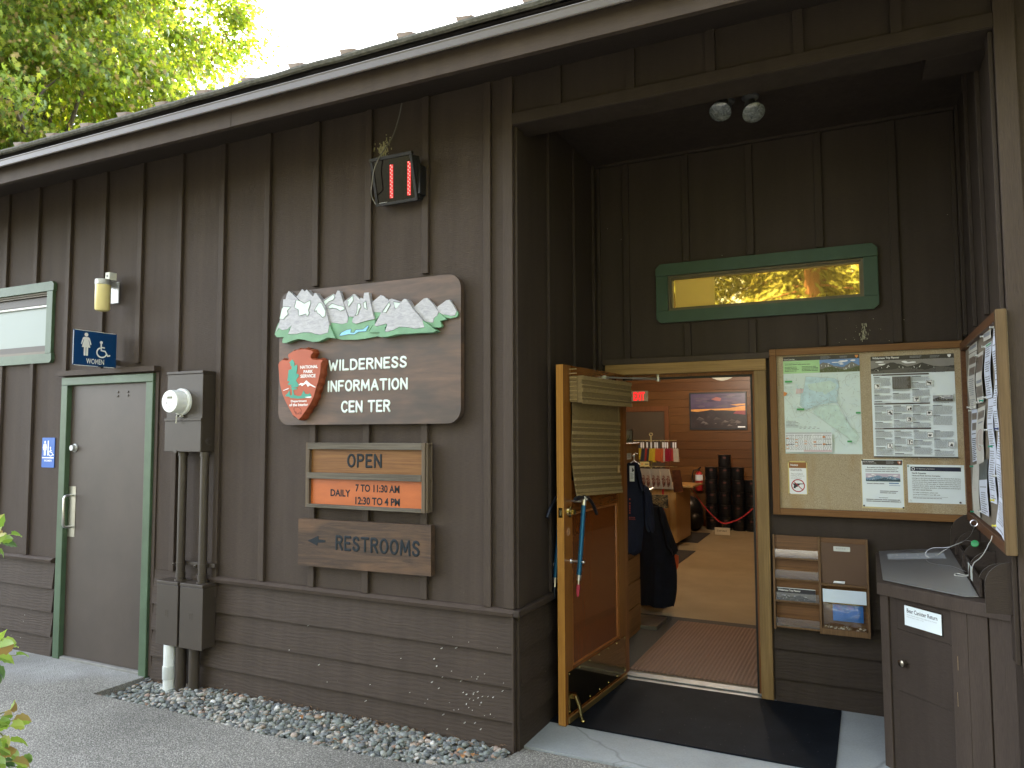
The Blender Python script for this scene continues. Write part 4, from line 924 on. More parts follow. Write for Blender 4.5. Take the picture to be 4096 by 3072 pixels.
# ---- lamp with a yellowed jar, sensor on top
zj = sub(340, 1060, 3.95)
xb = U(*zj(470, 600), 'y', -.0).x; yj = -.155
cj = U(*zj(280, 480), 'y', yj); rj = 28.4 / FPX * (cj - CAM).dot(_fw)
zt_, zc_, zb_ = U(*zj(280, 232), 'y', yj).z, U(*zj(280, 318), 'y', yj).z, U(*zj(280, 718), 'y', yj).z
lamp = thing('wall_lamp', 'wall lamp with a yellowed jar shade and grey metal bracket above the Women sign', 'lamp', (cj.x, 0, zb_))
W = MB(); W.lathe((cj.x, yj, zc_), (0, 0, 1), [(-(zc_ - zb_) - .006, rj * .5), (-(zc_ - zb_) - .001, rj * .85), (-(zc_ - zb_) + .01, rj * .98), (-.02, rj), (0, rj)], 28)
W.build('jar_shade', mat('yellowed_glass', (.60, .52, .24), .25, 0, .06, 4), lamp, smooth=True)
W = MB(); W.lathe((cj.x, yj, zc_ + .0005), (0, 0, 1), [(0, rj * 1.03), (.012, rj * 1.04), (zt_ - zc_ - .004, rj * 1.03), (zt_ - zc_, rj * .96), (zt_ - zc_ + .001, .001)], 28)
p1, p2 = U(*zj(405, 615), 'y', -.03), U(*zj(575, 270), 'y', -.012)
W.box(p1.x, p1.x + .085, -.03, -.0215, p1.z, p2.z + .0); W.box(p1.x + .012, p1.x + .07, yj + rj * .8, -.0305, p2.z - .045, p2.z - .004)
W.build('bracket', MAT['galv'], lamp, bevel=.003)
W = MB(); s_ = U(*zj(395, 180), 'y', -.09); W.box(s_.x - .026, s_.x + .022, -.11, -.05, s_.z - .03, s_.z + .028); sn = W.build('light_sensor', mat('sensor_white', (.62, .63, .57), .5, 0, .1), lamp, bevel=.003)
W = MB(); W.lathe((s_.x - .002, -.1101, s_.z), (0, -1, 0), [(0, .009), (.003, .008), (.0031, .001)], 12); W.build('eye', MAT['greyink'], sn)

# ---- pictogram helpers
def woman(mb, fr, x, y, H, h, mi):
    k = H
    mb.prism([(x + .085*k*math.cos(t), y + .905*k + .085*k*math.sin(t)) for t in np.linspace(0, 6.283, 17)[:-1]], h, h + .0008, mi)
    mb.prism([(x + a*k, y + b2*k) for a, b2 in ((-.09,.80),(.09,.80),(.15,.77),(.235,.50),(.19,.475),(.12,.69),(.10,.69),(.19,.36),(.095,.36),(.095,.02),(.075,0),(.03,0),(.012,.02),(.012,.36),(-.012,.36),(-.012,.02),(-.03,0),(-.075,0),(-.095,.02),(-.095,.36),(-.19,.36),(-.10,.69),(-.12,.69),(-.19,.475),(-.235,.50),(-.15,.77))], h, h + .0008, mi)
def chair(mb, x, y, H, h, mi):
    k = H; r = .055 * k
    mb.prism([(x - .08*k + .1*k*math.cos(t), y + .9*k + .1*k*math.sin(t)) for t in np.linspace(0, 6.283, 13)[:-1]], h, h + .0008, mi)
    mb.tube([(x - .08*k, y + .78*k, h), (x - .06*k, y + .40*k, h), (x + .2*k, y + .37*k, h), (x + .38*k, y + .08*k, h), (x + .52*k, y + .12*k, h)], r * .8, 6, mi, flat=.15)
    mb.tube([(x - .06*k, y + .6*k, h), (x + .14*k, y + .58*k, h)], r * .7, 6, mi, flat=.15)
    mb.tube([(x - .02*k + .33*k*math.cos(t), y + .27*k + .30*k*math.sin(t), h) for t in np.linspace(2.0, 5.9, 15)], r * .8, 6, mi, flat=.15)
# projecting blue sign, at right angles to the wall above the restroom door
zw = sub(0, 768, 2.16)
pr = U(*zw(1006, 1380), 'y', -.035); XS = pr.x
WF = Frame((XS, 0, 0), (0, 1, 0), (0, 0, 1), (1, 0, 0))
tl = WF.loc(*zw(637, 1178)); trr = WF.loc(*zw(1012, 1235)); br = WF.loc(*zw(998, 1527)); bl_ = WF.loc(*zw(627, 1487))
x0, x1 = (tl[0] + bl_[0]) / 2, (trr[0] + br[0]) / 2; z0_, z1_ = (bl_[1] + br[1]) / 2, (tl[1] + trr[1]) / 2
ps = thing('projecting_sign', 'dark blue Women sign with two white symbols, projecting over the brown door', 'sign', (XS, (x0 + x1) / 2, z0_))
W = MB(WF); W.prism(rounded(x0, x1, z0_, z1_, .008, 3), -.006, 0, 0); W.build('panel', MAT['navy'], ps)
W = MB(WF)
for a, c, e, g in ((x0, x1, z1_ - .003, z1_), (x0, x1, z0_, z0_ + .003)): W.box(a + .008, c - .008, e, g, .0002, .0008)
W.box(x0, x0 + .003, z0_ + .008, z1_ - .008, .0002, .0008)
ww, hh_ = x1 - x0, z1_ - z0_
woman(W, WF, x0 + .285 * ww, z0_ + .285 * hh_, .66 * hh_, .0006, 0); chair(W, x0 + .66 * ww, z0_ + .29 * hh_, .46 * hh_, .0006, 0)
W.text('WOMEN', x0 + .30 * ww, z0_ + .065 * hh_, x0 + .71 * ww, z0_ + .215 * hh_, .0008, 0, .01); W.build('symbols_and_lettering', MAT['white'], ps)
W = MB(); W.box(XS - .02, XS + .012, (x0 + x1) / 2 + .02, (x0 + x1) / 2 + .06, dZt + fwd + .051, z0_ - .0005); W.box(XS - .0061, XS + .0, x1, -.0005, z0_ + .02, z0_ + .06); W.build('bracket', MAT['darkmetal'], ps)
# small tactile sign beside the door
zs = sub(0, 1536, 2.16)
x0, z0_ = SG.loc(*zs(357, 720), .006); x1, z1_ = SG.loc(*zs(474, 464), .006)
ts = thing('tactile_sign', 'small upright bright blue Women plaque on the wall left of the brown door', 'sign', SG.w((x0 + x1) / 2, z0_))
W = MB(SG); W.prism(rounded(x0, x1, z0_, z1_, .006, 3), .0004, .006); W.build('plaque', MAT['blue'], ts)
W = MB(SG); ww, hh_ = x1 - x0, z1_ - z0_
woman(W, SG, x0 + .24 * ww, z0_ + .4 * hh_, .5 * hh_, .0062, 0); W.box(x0 + .46 * ww, x0 + .54 * ww, z0_ + .4 * hh_, z0_ + .9 * hh_, .0062, .007); chair(W, x0 + .72 * ww, z0_ + .395 * hh_, .3 * hh_, .0062, 0)
W.box(x0 + .04 * ww, x1 - .04 * ww, z0_ + .31 * hh_, z0_ + .345 * hh_, .0062, .007); W.text('WOMEN', x0 + .2 * ww, z0_ + .195 * hh_, x0 + .8 * ww, z0_ + .265 * hh_, .0064, 0, .02); W.build('symbols_and_lettering', MAT['white'], ts)

# ---- electric meter cabinet, conduits, lower boxes, drain pipe
zk = sub(260, 1460, 3.456); zk2 = sub(560, 2180, 2.676)
Xr = U(*zk(2100, 600), 'y', 0).x; yf = U(*zk(1895, 600), 'x', Xr).y; fm = FRONT(yf)
Xl = fm.loc(*zk(1392, 600))[0]; zt_ = fm.loc(*zk(1890, 72))[1]; zb_ = fm.loc(*zk(1900, 1205))[1]; zmid = fm.loc(*zk(1895, 745))[1]
mc = thing('meter_cabinet', 'brown painted electric meter cabinet with a round white meter, beside the restroom door', 'meter', ((Xl + Xr) / 2, 0, zb_))
W = MB(); W.box(Xl + .004, Xr - .003, yf + .006, -.0005, zb_, zt_ - .02); W.box(Xl, Xr, yf, -.0005, zt_ - .0195, zt_); W.build('cabinet', MAT['darkmetal'], mc, bevel=.003)
W = MB(); W.box(Xl, Xr - .004, yf - .002, yf + .0055, zb_ + .002, zmid - .012); W.box(Xl - .002, Xr + .002, yf - .008, yf + .0052, zmid - .0115, zmid + .006); W.box(Xl + .1, Xl + .13, yf - .012, yf - .0025, zb_ - .008, zb_ + .008)
W.build('cover', MAT['darkmetal'], mc, bevel=.002)
W = MB(); p = U(*zk(1993, 1062), 'x', Xr)
for r_ in (.018, .027): W.tube([(Xr - .0025, p.y + r_ * math.cos(t), p.z + r_ * math.sin(t)) for t in np.linspace(0, 6.283, 21)], .0018, 5)
W.build('knockout', MAT['darkmetal'], mc)
fy = yf - .09
FM2 = FRONT(fy); c = FM2.loc(*zk(1452, 505)); rm = (FM2.loc(*zk(1452, 340), 0)[1] - FM2.loc(*zk(1452, 665), 0)[1]) / 2
FM3 = FRONT(yf - .02); cb_ = FM3.loc(*zk(1590, 505)); rb2 = (FM3.loc(*zk(1640, 318))[1] - FM3.loc(*zk(1640, 690))[1]) / 2
cx_, cz_ = (c[0] + cb_[0]) / 2, (c[1] + cb_[1]) / 2
W = MB(); W.lathe((cx_, yf + .005, cz_), (0, -1, 0), [(0, rb2), (.016, rb2), (.02, rb2 * .97), (.024, rm * 1.02), (.03, rm * 1.0), (.098, rm * .97), (.104, rm * .93), (.1045, .001)], 32)
mt = W.build('meter', mat('meter_white', (.66, .69, .68), .25, 0, .05, coat=.4), mc, smooth=True)
FD = FRONT(yf + .005 - .1046); W = MB(FD); R_ = rm
W.box(cx_ - R_*.28, cx_ + R_*.35, cz_ + R_*.22, cz_ + R_*.42, .0003, .001, 0); W.box(cx_ - R_*.4, cx_ - R_*.22, cz_ - R_*.18, cz_ - R_*.10, .0003, .001, 1)
for z, a, e in ((.62, -.25, .25), (.7, -.15, .2), (-.02, -.1, .5), (-.1, .1, .45), (-.3, -.45, .5), (-.42, -.3, .2), (-.52, -.5, -.1), (-.52, .1, .5), (-.68, -.25, .3), (-.78, -.1, .2)): W.lines(cx_ + a * R_, cx_ + e * R_, cz_ + z * R_, cz_ + (z - .07) * R_, .07 * R_, .0006, 2, .6, .004, .016, .05)
W.build('dial_print', [mat('lcd', (.10, .10, .06), .2), MAT['ink'], MAT['greyink']], mt)
W = MB(); W.lathe((cx_, yf + .004, cz_ - rb2 - .004), (0, -1, 0), [(0, .012), (.03, .012)], 8) ; W.box(cx_ - .02, cx_ + .02, yf - .026, yf - .001, cz_ - rb2 - .012, cz_ - rb2 + .002); W.tube([(cx_ - .012, yf - .03, cz_ - rb2 - .008), (cx_ - .014, yf - .03, cz_ - rb2 - .055)], .0045, 6); W.build('seal', mat('seal_grey', (.45, .45, .4), .4), mt)
# lower boxes
Xr2 = U(*zk2(818, 560), 'y', -.02).x; yf2 = U(*zk2(672, 560), 'x', Xr2).y; f2 = FRONT(yf2)
zt2 = f2.loc(*zk2(668, 432))[1]; zb2 = f2.loc(*zk2(672, 1142))[1]; xm1 = f2.loc(*zk2(427, 560))[0]; xm0 = f2.loc(*zk2(405, 560))[0]; xl2 = f2.loc(*zk2(178, 560))[0]
def cable_box(x0, x1, lab, yfr):
    o = thing('cable_box', lab, 'utility box', ((x0 + x1) / 2, 0, zb2), 'brown utility boxes under the meter')
    W = MB(); W.box(x0 + .003, x1 - .003, yfr + .012, -.022, zb2 + .006, zt2 - .022); W.box(x0, x1, yfr - .004, -.022, zt2 - .0215, zt2); W.build('body', MAT['darkmetal'], o, bevel=.003)
    W = MB(); W.box(x0, x1, yfr, yfr + .0115, zb2, zt2 - .023); W.build('front_cover', MAT['darkmetal'], o, bevel=.003)
    W = MB(); cx, cz = (x0 + x1) / 2, (zb2 + zt2) / 2
    for a, c_, e, g in ((-.012, .012, .02, .024), (-.012, .012, -.024, -.02), (-.012, -.008, -.0195, .0195), (.008, .012, -.0195, .0195)): W.box(cx + a, cx + c_, yfr - .0012, yfr - .0002, cz + e, cz + g)
    W.build('embossed_mark', MAT['darkmetal'], o)
cable_box(xl2, xm0, 'left one of the two brown utility boxes below the meter, over the white pipe', yf2)
cable_box(xm1, Xr2, 'right one of the two brown utility boxes below the meter, beside the lap siding', yf2)
yc = yf2 * .55
def conduit(u, lab):
    ctr = U(u, 2050, 'y', yc - .02); r_ = .0275
    o = thing('conduit_pipe', lab, 'pipe', (ctr.x, yc, zt2), 'brown conduits between meter cabinet and lower boxes')
    W = MB(); W.lathe((ctr.x, yc, zt2), (0, 0, 1), [(0, r_), (zb_ - zt2 - .001, r_)], 20); W.build('tube', MAT['darkmetal'], o, smooth=True)
    for z0, z1, rr in ((zt2 + .0006, zt2 + .012, r_ + .010), (zt2 + .02, zt2 + .055, r_ + .004), (zb_ - .03, zb_ - .001, r_ + .005), (zt2 + .062, zt2 + .065, r_ + .003)): W = MB(); W.lathe((ctr.x, yc, z0), (0, 0, 1), [(0, rr), (z1 - z0, rr)], 20); W.build('coupling', MAT['darkmetal'], o, smooth=True)
    W = MB(); W.lathe((ctr.x, yc, zt2 + .095), (0, 0, 1), [(0, r_ + .003), (.028, r_ + .003)], 20); W.lathe((ctr.x - r_ - .01, yc - .02, zt2 + .109), (0, -1, 0), [(-.01, .009), (.01, .009), (.012, .005), (.02, .005), (.02, .001)], 8); W.build('pipe_clamp', MAT['darkmetal'], o, smooth=True)
    return ctr.x
xa_ = conduit(zk(1590, 0)[0] - 2, 'left conduit running down from the meter cabinet to the lower boxes')
xb_ = conduit(zk(1895, 0)[0] - 3, 'right conduit running down from the meter cabinet to the lower boxes')
W = MB(); W.box(xa_ - .05, xb_ + .085, -.05, -.0215, zt2 + .10, zt2 + .125); tag(W.build('pipe_strut', MAT['darkmetal'], bevel=.003), 'short brown steel strut behind the two conduits, holding their clamps', 'bracket')
def stub(u, v, rpx, mats, name, lab, z1, grp, y=yc):
    c = U(u, v, 'y', y); r_ = rpx / 2953 * (c - CAM).dot(_fw); o = thing(name, lab, 'pipe', (c.x, y, -.05), grp)
    W = MB(); W.lathe((c.x, y, -.06), (0, 0, 1), [(0, r_), (z1 + .06, r_)], 20); W.build('tube', mats, o, smooth=True); return o, c, r_
o, c, r_ = stub(*zk2(312, 1330), 22.5, mat('white_pvc', (.62, .66, .66), .4, 0, .1, 12), 'drain_pipe', 'short white plastic pipe with a grey coupling standing in the pebbles', zb2 - .001, None, yc - .03)
W = MB(); z1_ = U(*zk2(312, 1310), 'y', yc - .06).z; z0_ = U(*zk2(312, 1450), 'y', yc - .06).z; W.lathe((c.x, yc - .03, z0_), (0, 0, 1), [(0, r_ * 1.12), (z1_ - z0_ - .004, r_ * 1.14), (z1_ - z0_, r_ * 1.1)], 20); W.build('coupling', mat('pvc_grey', (.42, .45, .44), .5, 0, .1), o, smooth=True)
stub(*zk2(436, 1330), 21, MAT['darkmetal'], 'riser_pipe', 'brown pipe right beside the white pipe, rising from the pebbles', zb2 - .001, 'brown pipes below the boxes')
stub(*zk2(578, 1330), 21, MAT['darkmetal'], 'riser_pipe', 'brown pipe furthest right below the boxes, standing in the pebbles', zb2 - .001, 'brown pipes below the boxes')

# white flecks of old paint near the corner, on the lap boards
W = MB(); r2 = random.Random(31)
for i in range(58):
    u, v = (r2.gauss(1850, 90), r2.gauss(2770, 70)) if i < 46 else (r2.uniform(1100, 2030), r2.uniform(2480, 2960)); p = U(u, v, 'y', -.022)
    if p.x > -.03 or p.z < .0: continue
    w2 = r2.uniform(.0006, .0019); W.box(p.x - w2, p.x + w2, -.0262, -.006, p.z - w2 * r2.uniform(.6, 2), p.z + w2)
tag(W.build('paint_flecks', mat('paint_flecks', (.55, .55, .52), .8)), 'white flecks of splashed paint on the lower boards near the corner', 'flecks', kind='stuff')
# ================================================================ things in the recessed entrance
def ribbon(mb, P, wd, h, mi=0):
    P = [Vector((p[0], p[1])) for p in P]; L, R = [], []
    for i, p in enumerate(P):
        t = (P[min(i + 1, len(P) - 1)] - P[max(i - 1, 0)]); t = t.normalized() if t.length > 1e-9 else Vector((1, 0)); n = Vector((-t.y, t.x)) * wd / 2
        L.append((*(p + n), h)); R.append((*(p - n), h))
    k = len(P); mb.add(R + L, [(i, i + 1, k + i + 1, k + i) for i in range(k - 1)], mi)
def ridge(x0, x1, base, amp, n, seed, peaks=()):
    r = random.Random(seed); out = []
    for i in range(n + 1):
        s = i / n; y = base + amp * .3 * math.sin(s * 9 + seed) + sum(a * max(0, 1 - abs(s - c) / w_) for c, w_, a in peaks) + r.uniform(-.18, .18) * amp
        out.append((x0 + (x1 - x0) * s, y))
    return out
class Sheet:
    """a rectangular sheet on a frame, measured from its four photo corners; (s, t) run 0..1 right and up"""
    def __init__(s, fr, z, tl, tr_, br, bl, h):
        a, b2, c, d2 = [fr.loc(*z(*p), h) for p in (tl, tr_, br, bl)]
        s.fr, s.h = fr, h; s.x0 = (a[0] + d2[0]) / 2; s.x1 = (b2[0] + c[0]) / 2; s.y1 = (a[1] + b2[1]) / 2; s.y0 = (c[1] + d2[1]) / 2
        s.w, s.hh = s.x1 - s.x0, s.y1 - s.y0; s.mb = MB(fr); s.k = 0
    def X(s, a): return s.x0 + a * s.w
    def Y(s, t): return s.y0 + t * s.hh
    def lift(s): s.k += 1; return s.h + .0003 + s.k * .00006
    def base(s, mi=0, th=.0008): s.mb.box(s.x0, s.x1, s.y0, s.y1, s.h - th, s.h, mi)
    def rect(s, a0, a1, t0, t1, mi): s.mb.flat(s.X(a0), s.X(a1), s.Y(t0), s.Y(t1), s.lift(), mi)
    def poly(s, P, mi): s.mb.poly([(s.X(a), s.Y(t)) for a, t in P], s.lift(), mi)
    def rib(s, P, wd, mi): ribbon(s.mb, [(s.X(a), s.Y(t)) for a, t in P], wd, s.lift(), mi)
    def text(s, txt, a0, t0, a1, t1, mi, bold=.0): s.mb.text(txt, s.X(a0), s.Y(t0), s.X(a1), s.Y(t1), s.lift(), mi, bold)
    def lines(s, a0, a1, t1, t0, pitch, mi, **k): s.mb.lines(s.X(a0), s.X(a1), s.Y(t1), s.Y(t0), pitch, s.lift(), mi, **k)
    def mtn(s, a0, a1, t0, t1, mis, seed, peaks):
        """small printed landscape: sky, cloud, back range, snow, front range"""
        x0, x1, y0, y1 = s.X(a0), s.X(a1), s.Y(t0), s.Y(t1); H = y1 - y0
        s.mb.flat(x0, x1, y0, y1, s.lift(), mis[0]); r = random.Random(seed)
        for i in range(7):
            cx, cy = r.uniform(x0 + H * .4, x1 - H * .4), r.uniform(y0 + H * .6, y1 - H * .1); w_, h_ = r.uniform(.12, .38) * H, r.uniform(.03, .07) * H
            s.mb.poly([(cx + w_ * math.cos(t) * r.uniform(.7, 1), cy + h_ * math.sin(t)) for t in np.linspace(0, 6.28, 12)[:-1]], s.lift(), mis[1])
        for li, (b_, amp, col) in enumerate(((.42, .14, mis[2]), (.22, .16, mis[3]))):
            rd_ = ridge(x0, x1, y0 + b_ * H, amp * H, 46, seed + li, [(c, w_, a * H * (1 - .45 * li)) for c, w_, a in peaks] if li == 0 else [(c + .2, w_, a * H * .5) for c, w_, a in peaks])
            rd_ = [(x, min(max(y, y0 + .02 * H), y1 - .03 * H)) for x, y in rd_]
            s.mb.poly([(x0, y0)] + rd_ + [(x1, y0)], s.lift(), col)
            for i in range(26):
                j = r.randrange(2, 44); x, y = rd_[j]; l = r.uniform(.06, .2) * H; a = r.uniform(-.5, .5)
                yy = y - r.uniform(.02, .25) * H
                if yy - l > y0: s.mb.poly([(x, yy), (x + a * l - l * .25, yy - l), (x + a * l + l * .15, yy - l * .95)], s.lift(), mis[1] if li == 0 else mis[4])
    def pin(s, a, t, m, parent, r=.0055):
        W = MB(s.fr); W.lathe((s.X(a), s.Y(t), s.h + .0004), (0, 0, 1), [(0, r * .9), (.004, r), (.007, r * .6), (.0072, .0002)], 10); W.build('push_pin', m, parent)
    def done(s, name, label, cat, mats, group=None):
        o = s.mb.build(name, mats); tag(o, label, cat, group); return o

NF = FRONT(D)
M_FRM = wood('varnished_board_frame', (.10, .042, .013), (.22, .11, .04), 'x', 1.1, .5, .2)
M_FRV = wood('varnished_board_frame_upright', (.09, .038, .011), (.19, .09, .03), 'z', 1.1, .5, .2)
m_, nt, bb, L = nodes('particle_board'); v = coords(nt)
base = ramp(nt, noise(nt, v, 190, 3, .8), [(.3, (.20, .15, .085)), (.52, (.36, .295, .19)), (.75, (.52, .45, .32))])
st = ramp(nt, noise(nt, coords(nt, (3.2, 1, 1.1)), 1.9, 3, .55), [(.47, (0,) * 3), (.62, (.8,) * 3)])
base = mixc(nt, st, base, mixc(nt, .6, base, (.30, .19, .075)))
L.new(base, bb.inputs['Base Color']); bb.inputs['Roughness'].default_value = .8; bumpn(nt, bb, noise(nt, v, 220, 2), .25, .002); M_CORK = m_
nx0, nx1, nz0, nz1 = 1.188, 2.266, 1.1735, 2.226
nb = thing('notice_board', 'large brown framed notice board on the back wall, right of the open doorway', 'notice board', ((nx0 + nx1) / 2, D, nz0))
W = MB(NF); t = .042; hF = .048
W.box(nx0 + t, nx1, nz1 - t, nz1, .024, hF, 0); W.box(nx0 + t + .0004, nx1, nz0, nz0 + t, .024, hF, 0); W.box(nx0, nx0 + t, nz0, nz1 - t - .0004, .024, hF - .0006, 1); W.box(nx0, nx0 + t - .0004, nz1 - t, nz1, .024, hF - .001, 0); W.box(nx1 - .018, nx1, nz0 + t + .0004, nz1 - t - .0004, .024, hF - .0006, 1)
W.build('frame', [M_FRM, M_FRV], nb, bevel=.003)
W = MB(NF); W.box(nx0 + .01, nx1 - .004, nz0 + .01, nz1 - .01, .003, .022); W.build('backing_panel', M_CORK, nb)
zp = sub(3056, 1372, 3.386); zq = sub(3456, 1362, 3.3186); zr5 = sub(3056, 1802, 2.602)
HP = .0235
P_MAP = mat('map_paper', (.57, .68, .67), .4, 0, .05, 6, spec=.6)
M_BAND = mat('black_print_band', (.045, .04, .036), .35)
M_LGREEN = mat('light_green_print', (.36, .60, .30), .5); M_DKGREEN = mat('dark_green_print', (.06, .33, .10), .5)
M_MBLUE = mat('map_blue', (.46, .62, .67), .45, 0, .12, 30); M_MGRN = mat('map_green', (.50, .64, .59), .45, 0, .1, 30); M_LINE = mat('map_line', (.38, .42, .40), .5)
M_ORG = mat('orange_print', (.62, .24, .06), .5); M_PBLUE = mat('photo_blue', (.14, .25, .48), .4); M_PROCK = mat('photo_rock', (.17, .165, .15), .4); M_PFOR = mat('photo_forest', (.09, .11, .05), .4)
M_PINKP = mat('pink_print', (.62, .48, .50), .5); M_TXT = mat('small_print', (.24, .25, .27), .6)
s = Sheet(NF, zp, (258, 195), (1286, 145), (1337, 1508), (292, 1497), HP); s.base()
s.rect(0, 1, .957, 1, 1); s.text('North Cascades', .012, .968, .155, .979, 2, .01); s.text('Stephen Mather Wilderness', .012, .9595, .19, .9655, 2, .0); s.lines(.5, .64, .99, .965, .006, 3, th=.3); s.lines(.75, .87, .985, .965, .006, 3, th=.3)
s.poly([(.945, .991), (.985, .991), (.985, .978), (.965, .962), (.945, .978)], 4)
s.rect(0, .487, .826, .9565, 5); s.text('An Enduring Legacy of Wilderness', .02, .929, .235, .937, 6, 0); s.lines(.02, .42, .92, .905, .0085, 6, th=.35); s.lines(.02, .23, .895, .84, .0085, 6, th=.35); s.lines(.25, .475, .895, .84, .0085, 6, th=.35)
s.mtn(.4875, 1, .826, .9565, (7, 2, 8, 9, 8), 5, [(.1, .3, .38), (.8, .2, .35)])
# park boundary, roads and place marks
s.poly([(.30,.79),(.68,.763),(.72,.74),(.735,.68),(.70,.64),(.715,.59),(.69,.55),(.71,.52),(.60,.51),(.50,.505),(.345,.46),(.28,.45),(.21,.50),(.23,.60),(.245,.67),(.17,.615),(.185,.68),(.27,.66)], 10)
s.poly([(.40,.46),(.58,.50),(.715,.49),(.74,.42),(.80,.36),(.86,.28),(.93,.235),(.97,.17),(.92,.10),(.86,.12),(.78,.19),(.68,.245),(.58,.29),(.48,.36),(.385,.41)], 11)
s.poly([(.32,.71),(.62,.74),(.70,.70),(.68,.66),(.55,.60),(.34,.66)], 11); s.poly([(.25,.62),(.52,.63),(.55,.56),(.35,.52),(.24,.54)], 10); s.poly([(.17,.67),(.27,.663),(.25,.62),(.16,.615)], 15)
r_ = random.Random(2)
for i in range(230):
    a, t0 = r_.uniform(.02, .97), r_.uniform(.10, .80)
    if a < .63 and t0 < .24: continue
    ang = r_.uniform(0, 6.28); P = []
    for k in range(r_.randrange(3, 9)):
        P.append((min(max(a, .01), .99), min(max(t0, .01), .82))); ang += r_.uniform(-.8, .8); a += .014 * math.cos(ang); t0 += .012 * math.sin(ang)
    s.rib(P, r_.uniform(.0008, .0018), 12 if r_.random() < .7 else 10)
for P in ([(0,.59),(.10,.50),(.15,.37),(.25,.40),(.33,.46),(.42,.49),(.55,.54),(.70,.52),(.78,.44),(.84,.36),(.99,.40)], [(.30,.79),(.68,.763),(.735,.68),(.69,.55),(.86,.28),(.97,.17),(.92,.10),(.78,.19),(.385,.41),(.28,.45),(.21,.50),(.245,.67),(.27,.66),(.30,.79)], [(.62,.27),(.66,.24),(.72,.21),(.74,.16)]): s.rib(P, .0016, 13)
for a, t in ((.02, .733), (.17, .445), (.935, .402), (.815, .118)): s.rect(a, a + (.10 if a < .5 else .06), t, t + .018, 14)
s.poly([(0, .64), (.05, .625), (.03, .60), (0, .59)], 16)
for i in range(46):
    a, t = r_.uniform(.03, .95), r_.uniform(.25, .8); s.rect(a, a + .006, t, t + .0045, 6)
s.rect(.012, .62, .018, .218, 17); s.rect(.014, .615, .208, .214, 6)
for c in range(5):
    a0 = .016 + c * .121
    for t0 in ((.19, .15, .095) if c in (0, 3, 4) else (.19,)): s.rect(a0, a0 + .11, t0 - .001, t0 + .003, 6)
    s.lines(a0, a0 + .11, .184, .03, .0062, 6 if c != 3 else 18, th=.34, wmin=.004, wmax=.012, ragged=.0, gap=.9)
    for k in range(3 if c else 4): t = r_.uniform(.05, .18); s.rect(a0, a0 + .035, t, t + (.013 if c == 4 else .006), 16)
s.rect(.25, .615, .022, .040, 15); s.lines(.02, .2, .335, .26, .009, 18, th=.3); s.lines(.2, .5, .275, .25, .009, 18, th=.3, wmax=.02, gap=1.5)
o = s.done('map_poster', 'large pale park map poster with a green panel, top left of the notice board', 'poster', [P_MAP, M_BAND, MAT['white'], MAT['greyink'], M_ORG, M_LGREEN, MAT['ink'], M_PBLUE, M_PROCK, M_PFOR, M_MBLUE, M_MGRN, M_LINE, M_LINE, M_DKGREEN, M_PINKP, M_ORG, MAT['paper'], M_TXT], 'posters on the notice board')

M_PGREY = mat('photo_grey_sky', (.22, .21, .20), .35); M_PDARK = mat('photo_dark_rock', (.045, .042, .04), .35); M_PMID = mat('photo_mid_rock', (.10, .095, .09), .35); M_BAR = mat('section_bar', (.085, .07, .075), .4); M_PBROWN = mat('dark_panel', (.075, .065, .05), .4)
M_PALE = mat('blue_white_paper', (.68, .76, .80), .35, 0, .03, 4, spec=.6)
s = Sheet(NF, zq, (95, 212), (1205, 172), (1237, 1568), (122, 1545), HP); s.base()
s.rect(0, 1, .957, 1, 1); s.text('Wilderness Trip Planner', .022, .967, .355, .992, 2, .022); s.lines(.48, .63, .99, .965, .007, 3, th=.35); s.lines(.72, .84, .985, .965, .007, 3, th=.3)
s.poly([(.925, .993), (.965, .993), (.965, .978), (.945, .962), (.925, .978)], 2)
s.mtn(0, 1, .827, .9565, (4, 2, 6, 5, 6), 11, [(.25, .22, .42), (.62, .18, .36)])
for t, tx, wd_ in ((.805, 'Getting Started', .10), (.520, 'Plan For Your Safety', .135), (.276, 'Leave No Trace', .10)):
    s.rect(.025, .70, t, t + .0145, 7); s.text(tx, .03, t + .003, .03 + wd_, t + .0118, 2, .02)
cols = [(.03, .245), (.26, .478), (.492, .71), (.73, .965)]
for ci, (a0, a1) in enumerate(cols):
    for t1, t0 in ((.795, .535), (.51, .29), (.265, .022)):
        if ci == 3 and t1 > .7: t1 = .82
        if ci == 3 and t0 == .535: continue
        t = t1
        while t > t0 + .02:
            hgt = r_.uniform(.05, .10); tb = max(t0, t - hgt)
            s.rect(a0, a0 + r_.uniform(.06, .12), t - .008, t - .003, 9); s.lines(a0, a1, t - .0115, tb, .0052, 8, th=.40, wmin=.004, wmax=.014, ragged=.12)
            t = tb - .008
def block(a0, a1, t0, t1, mi, seed):
    s.rect(a0 - .008, a1 + .008, t0 - .006, t1 + .006, 0); s.rect(a0, a1, t0, t1, 6); r2 = random.Random(seed)
    s.rect(a0 + .004, a1 - .004, t0 + .004, t1 - .004, 2)
    for i in range(4):
        cx, cy = r2.uniform(a0 + .015, a1 - .015), r2.uniform(t0 + .014, t1 - .014)
        s.poly([(cx + r2.uniform(.006, .013) * math.cos(t), cy + r2.uniform(.005, .012) * math.sin(t)) for t in np.linspace(0, 6.28, 9)[:-1]], mi)
for i, (u, v_) in enumerate(((175, 612), (862, 562), (695, 782), (347, 957), (600, 900), (868, 965), (603, 1048), (880, 1252), (612, 1348), (346, 1400), (1156, 1378))):
    a = (NF.loc(*zq(u, v_), HP)[0] - s.x0) / s.w; t = (NF.loc(*zq(u, v_), HP)[1] - s.y0) / s.hh; block(a - .035, a + .035, t - .026, t + .026, 6, i)
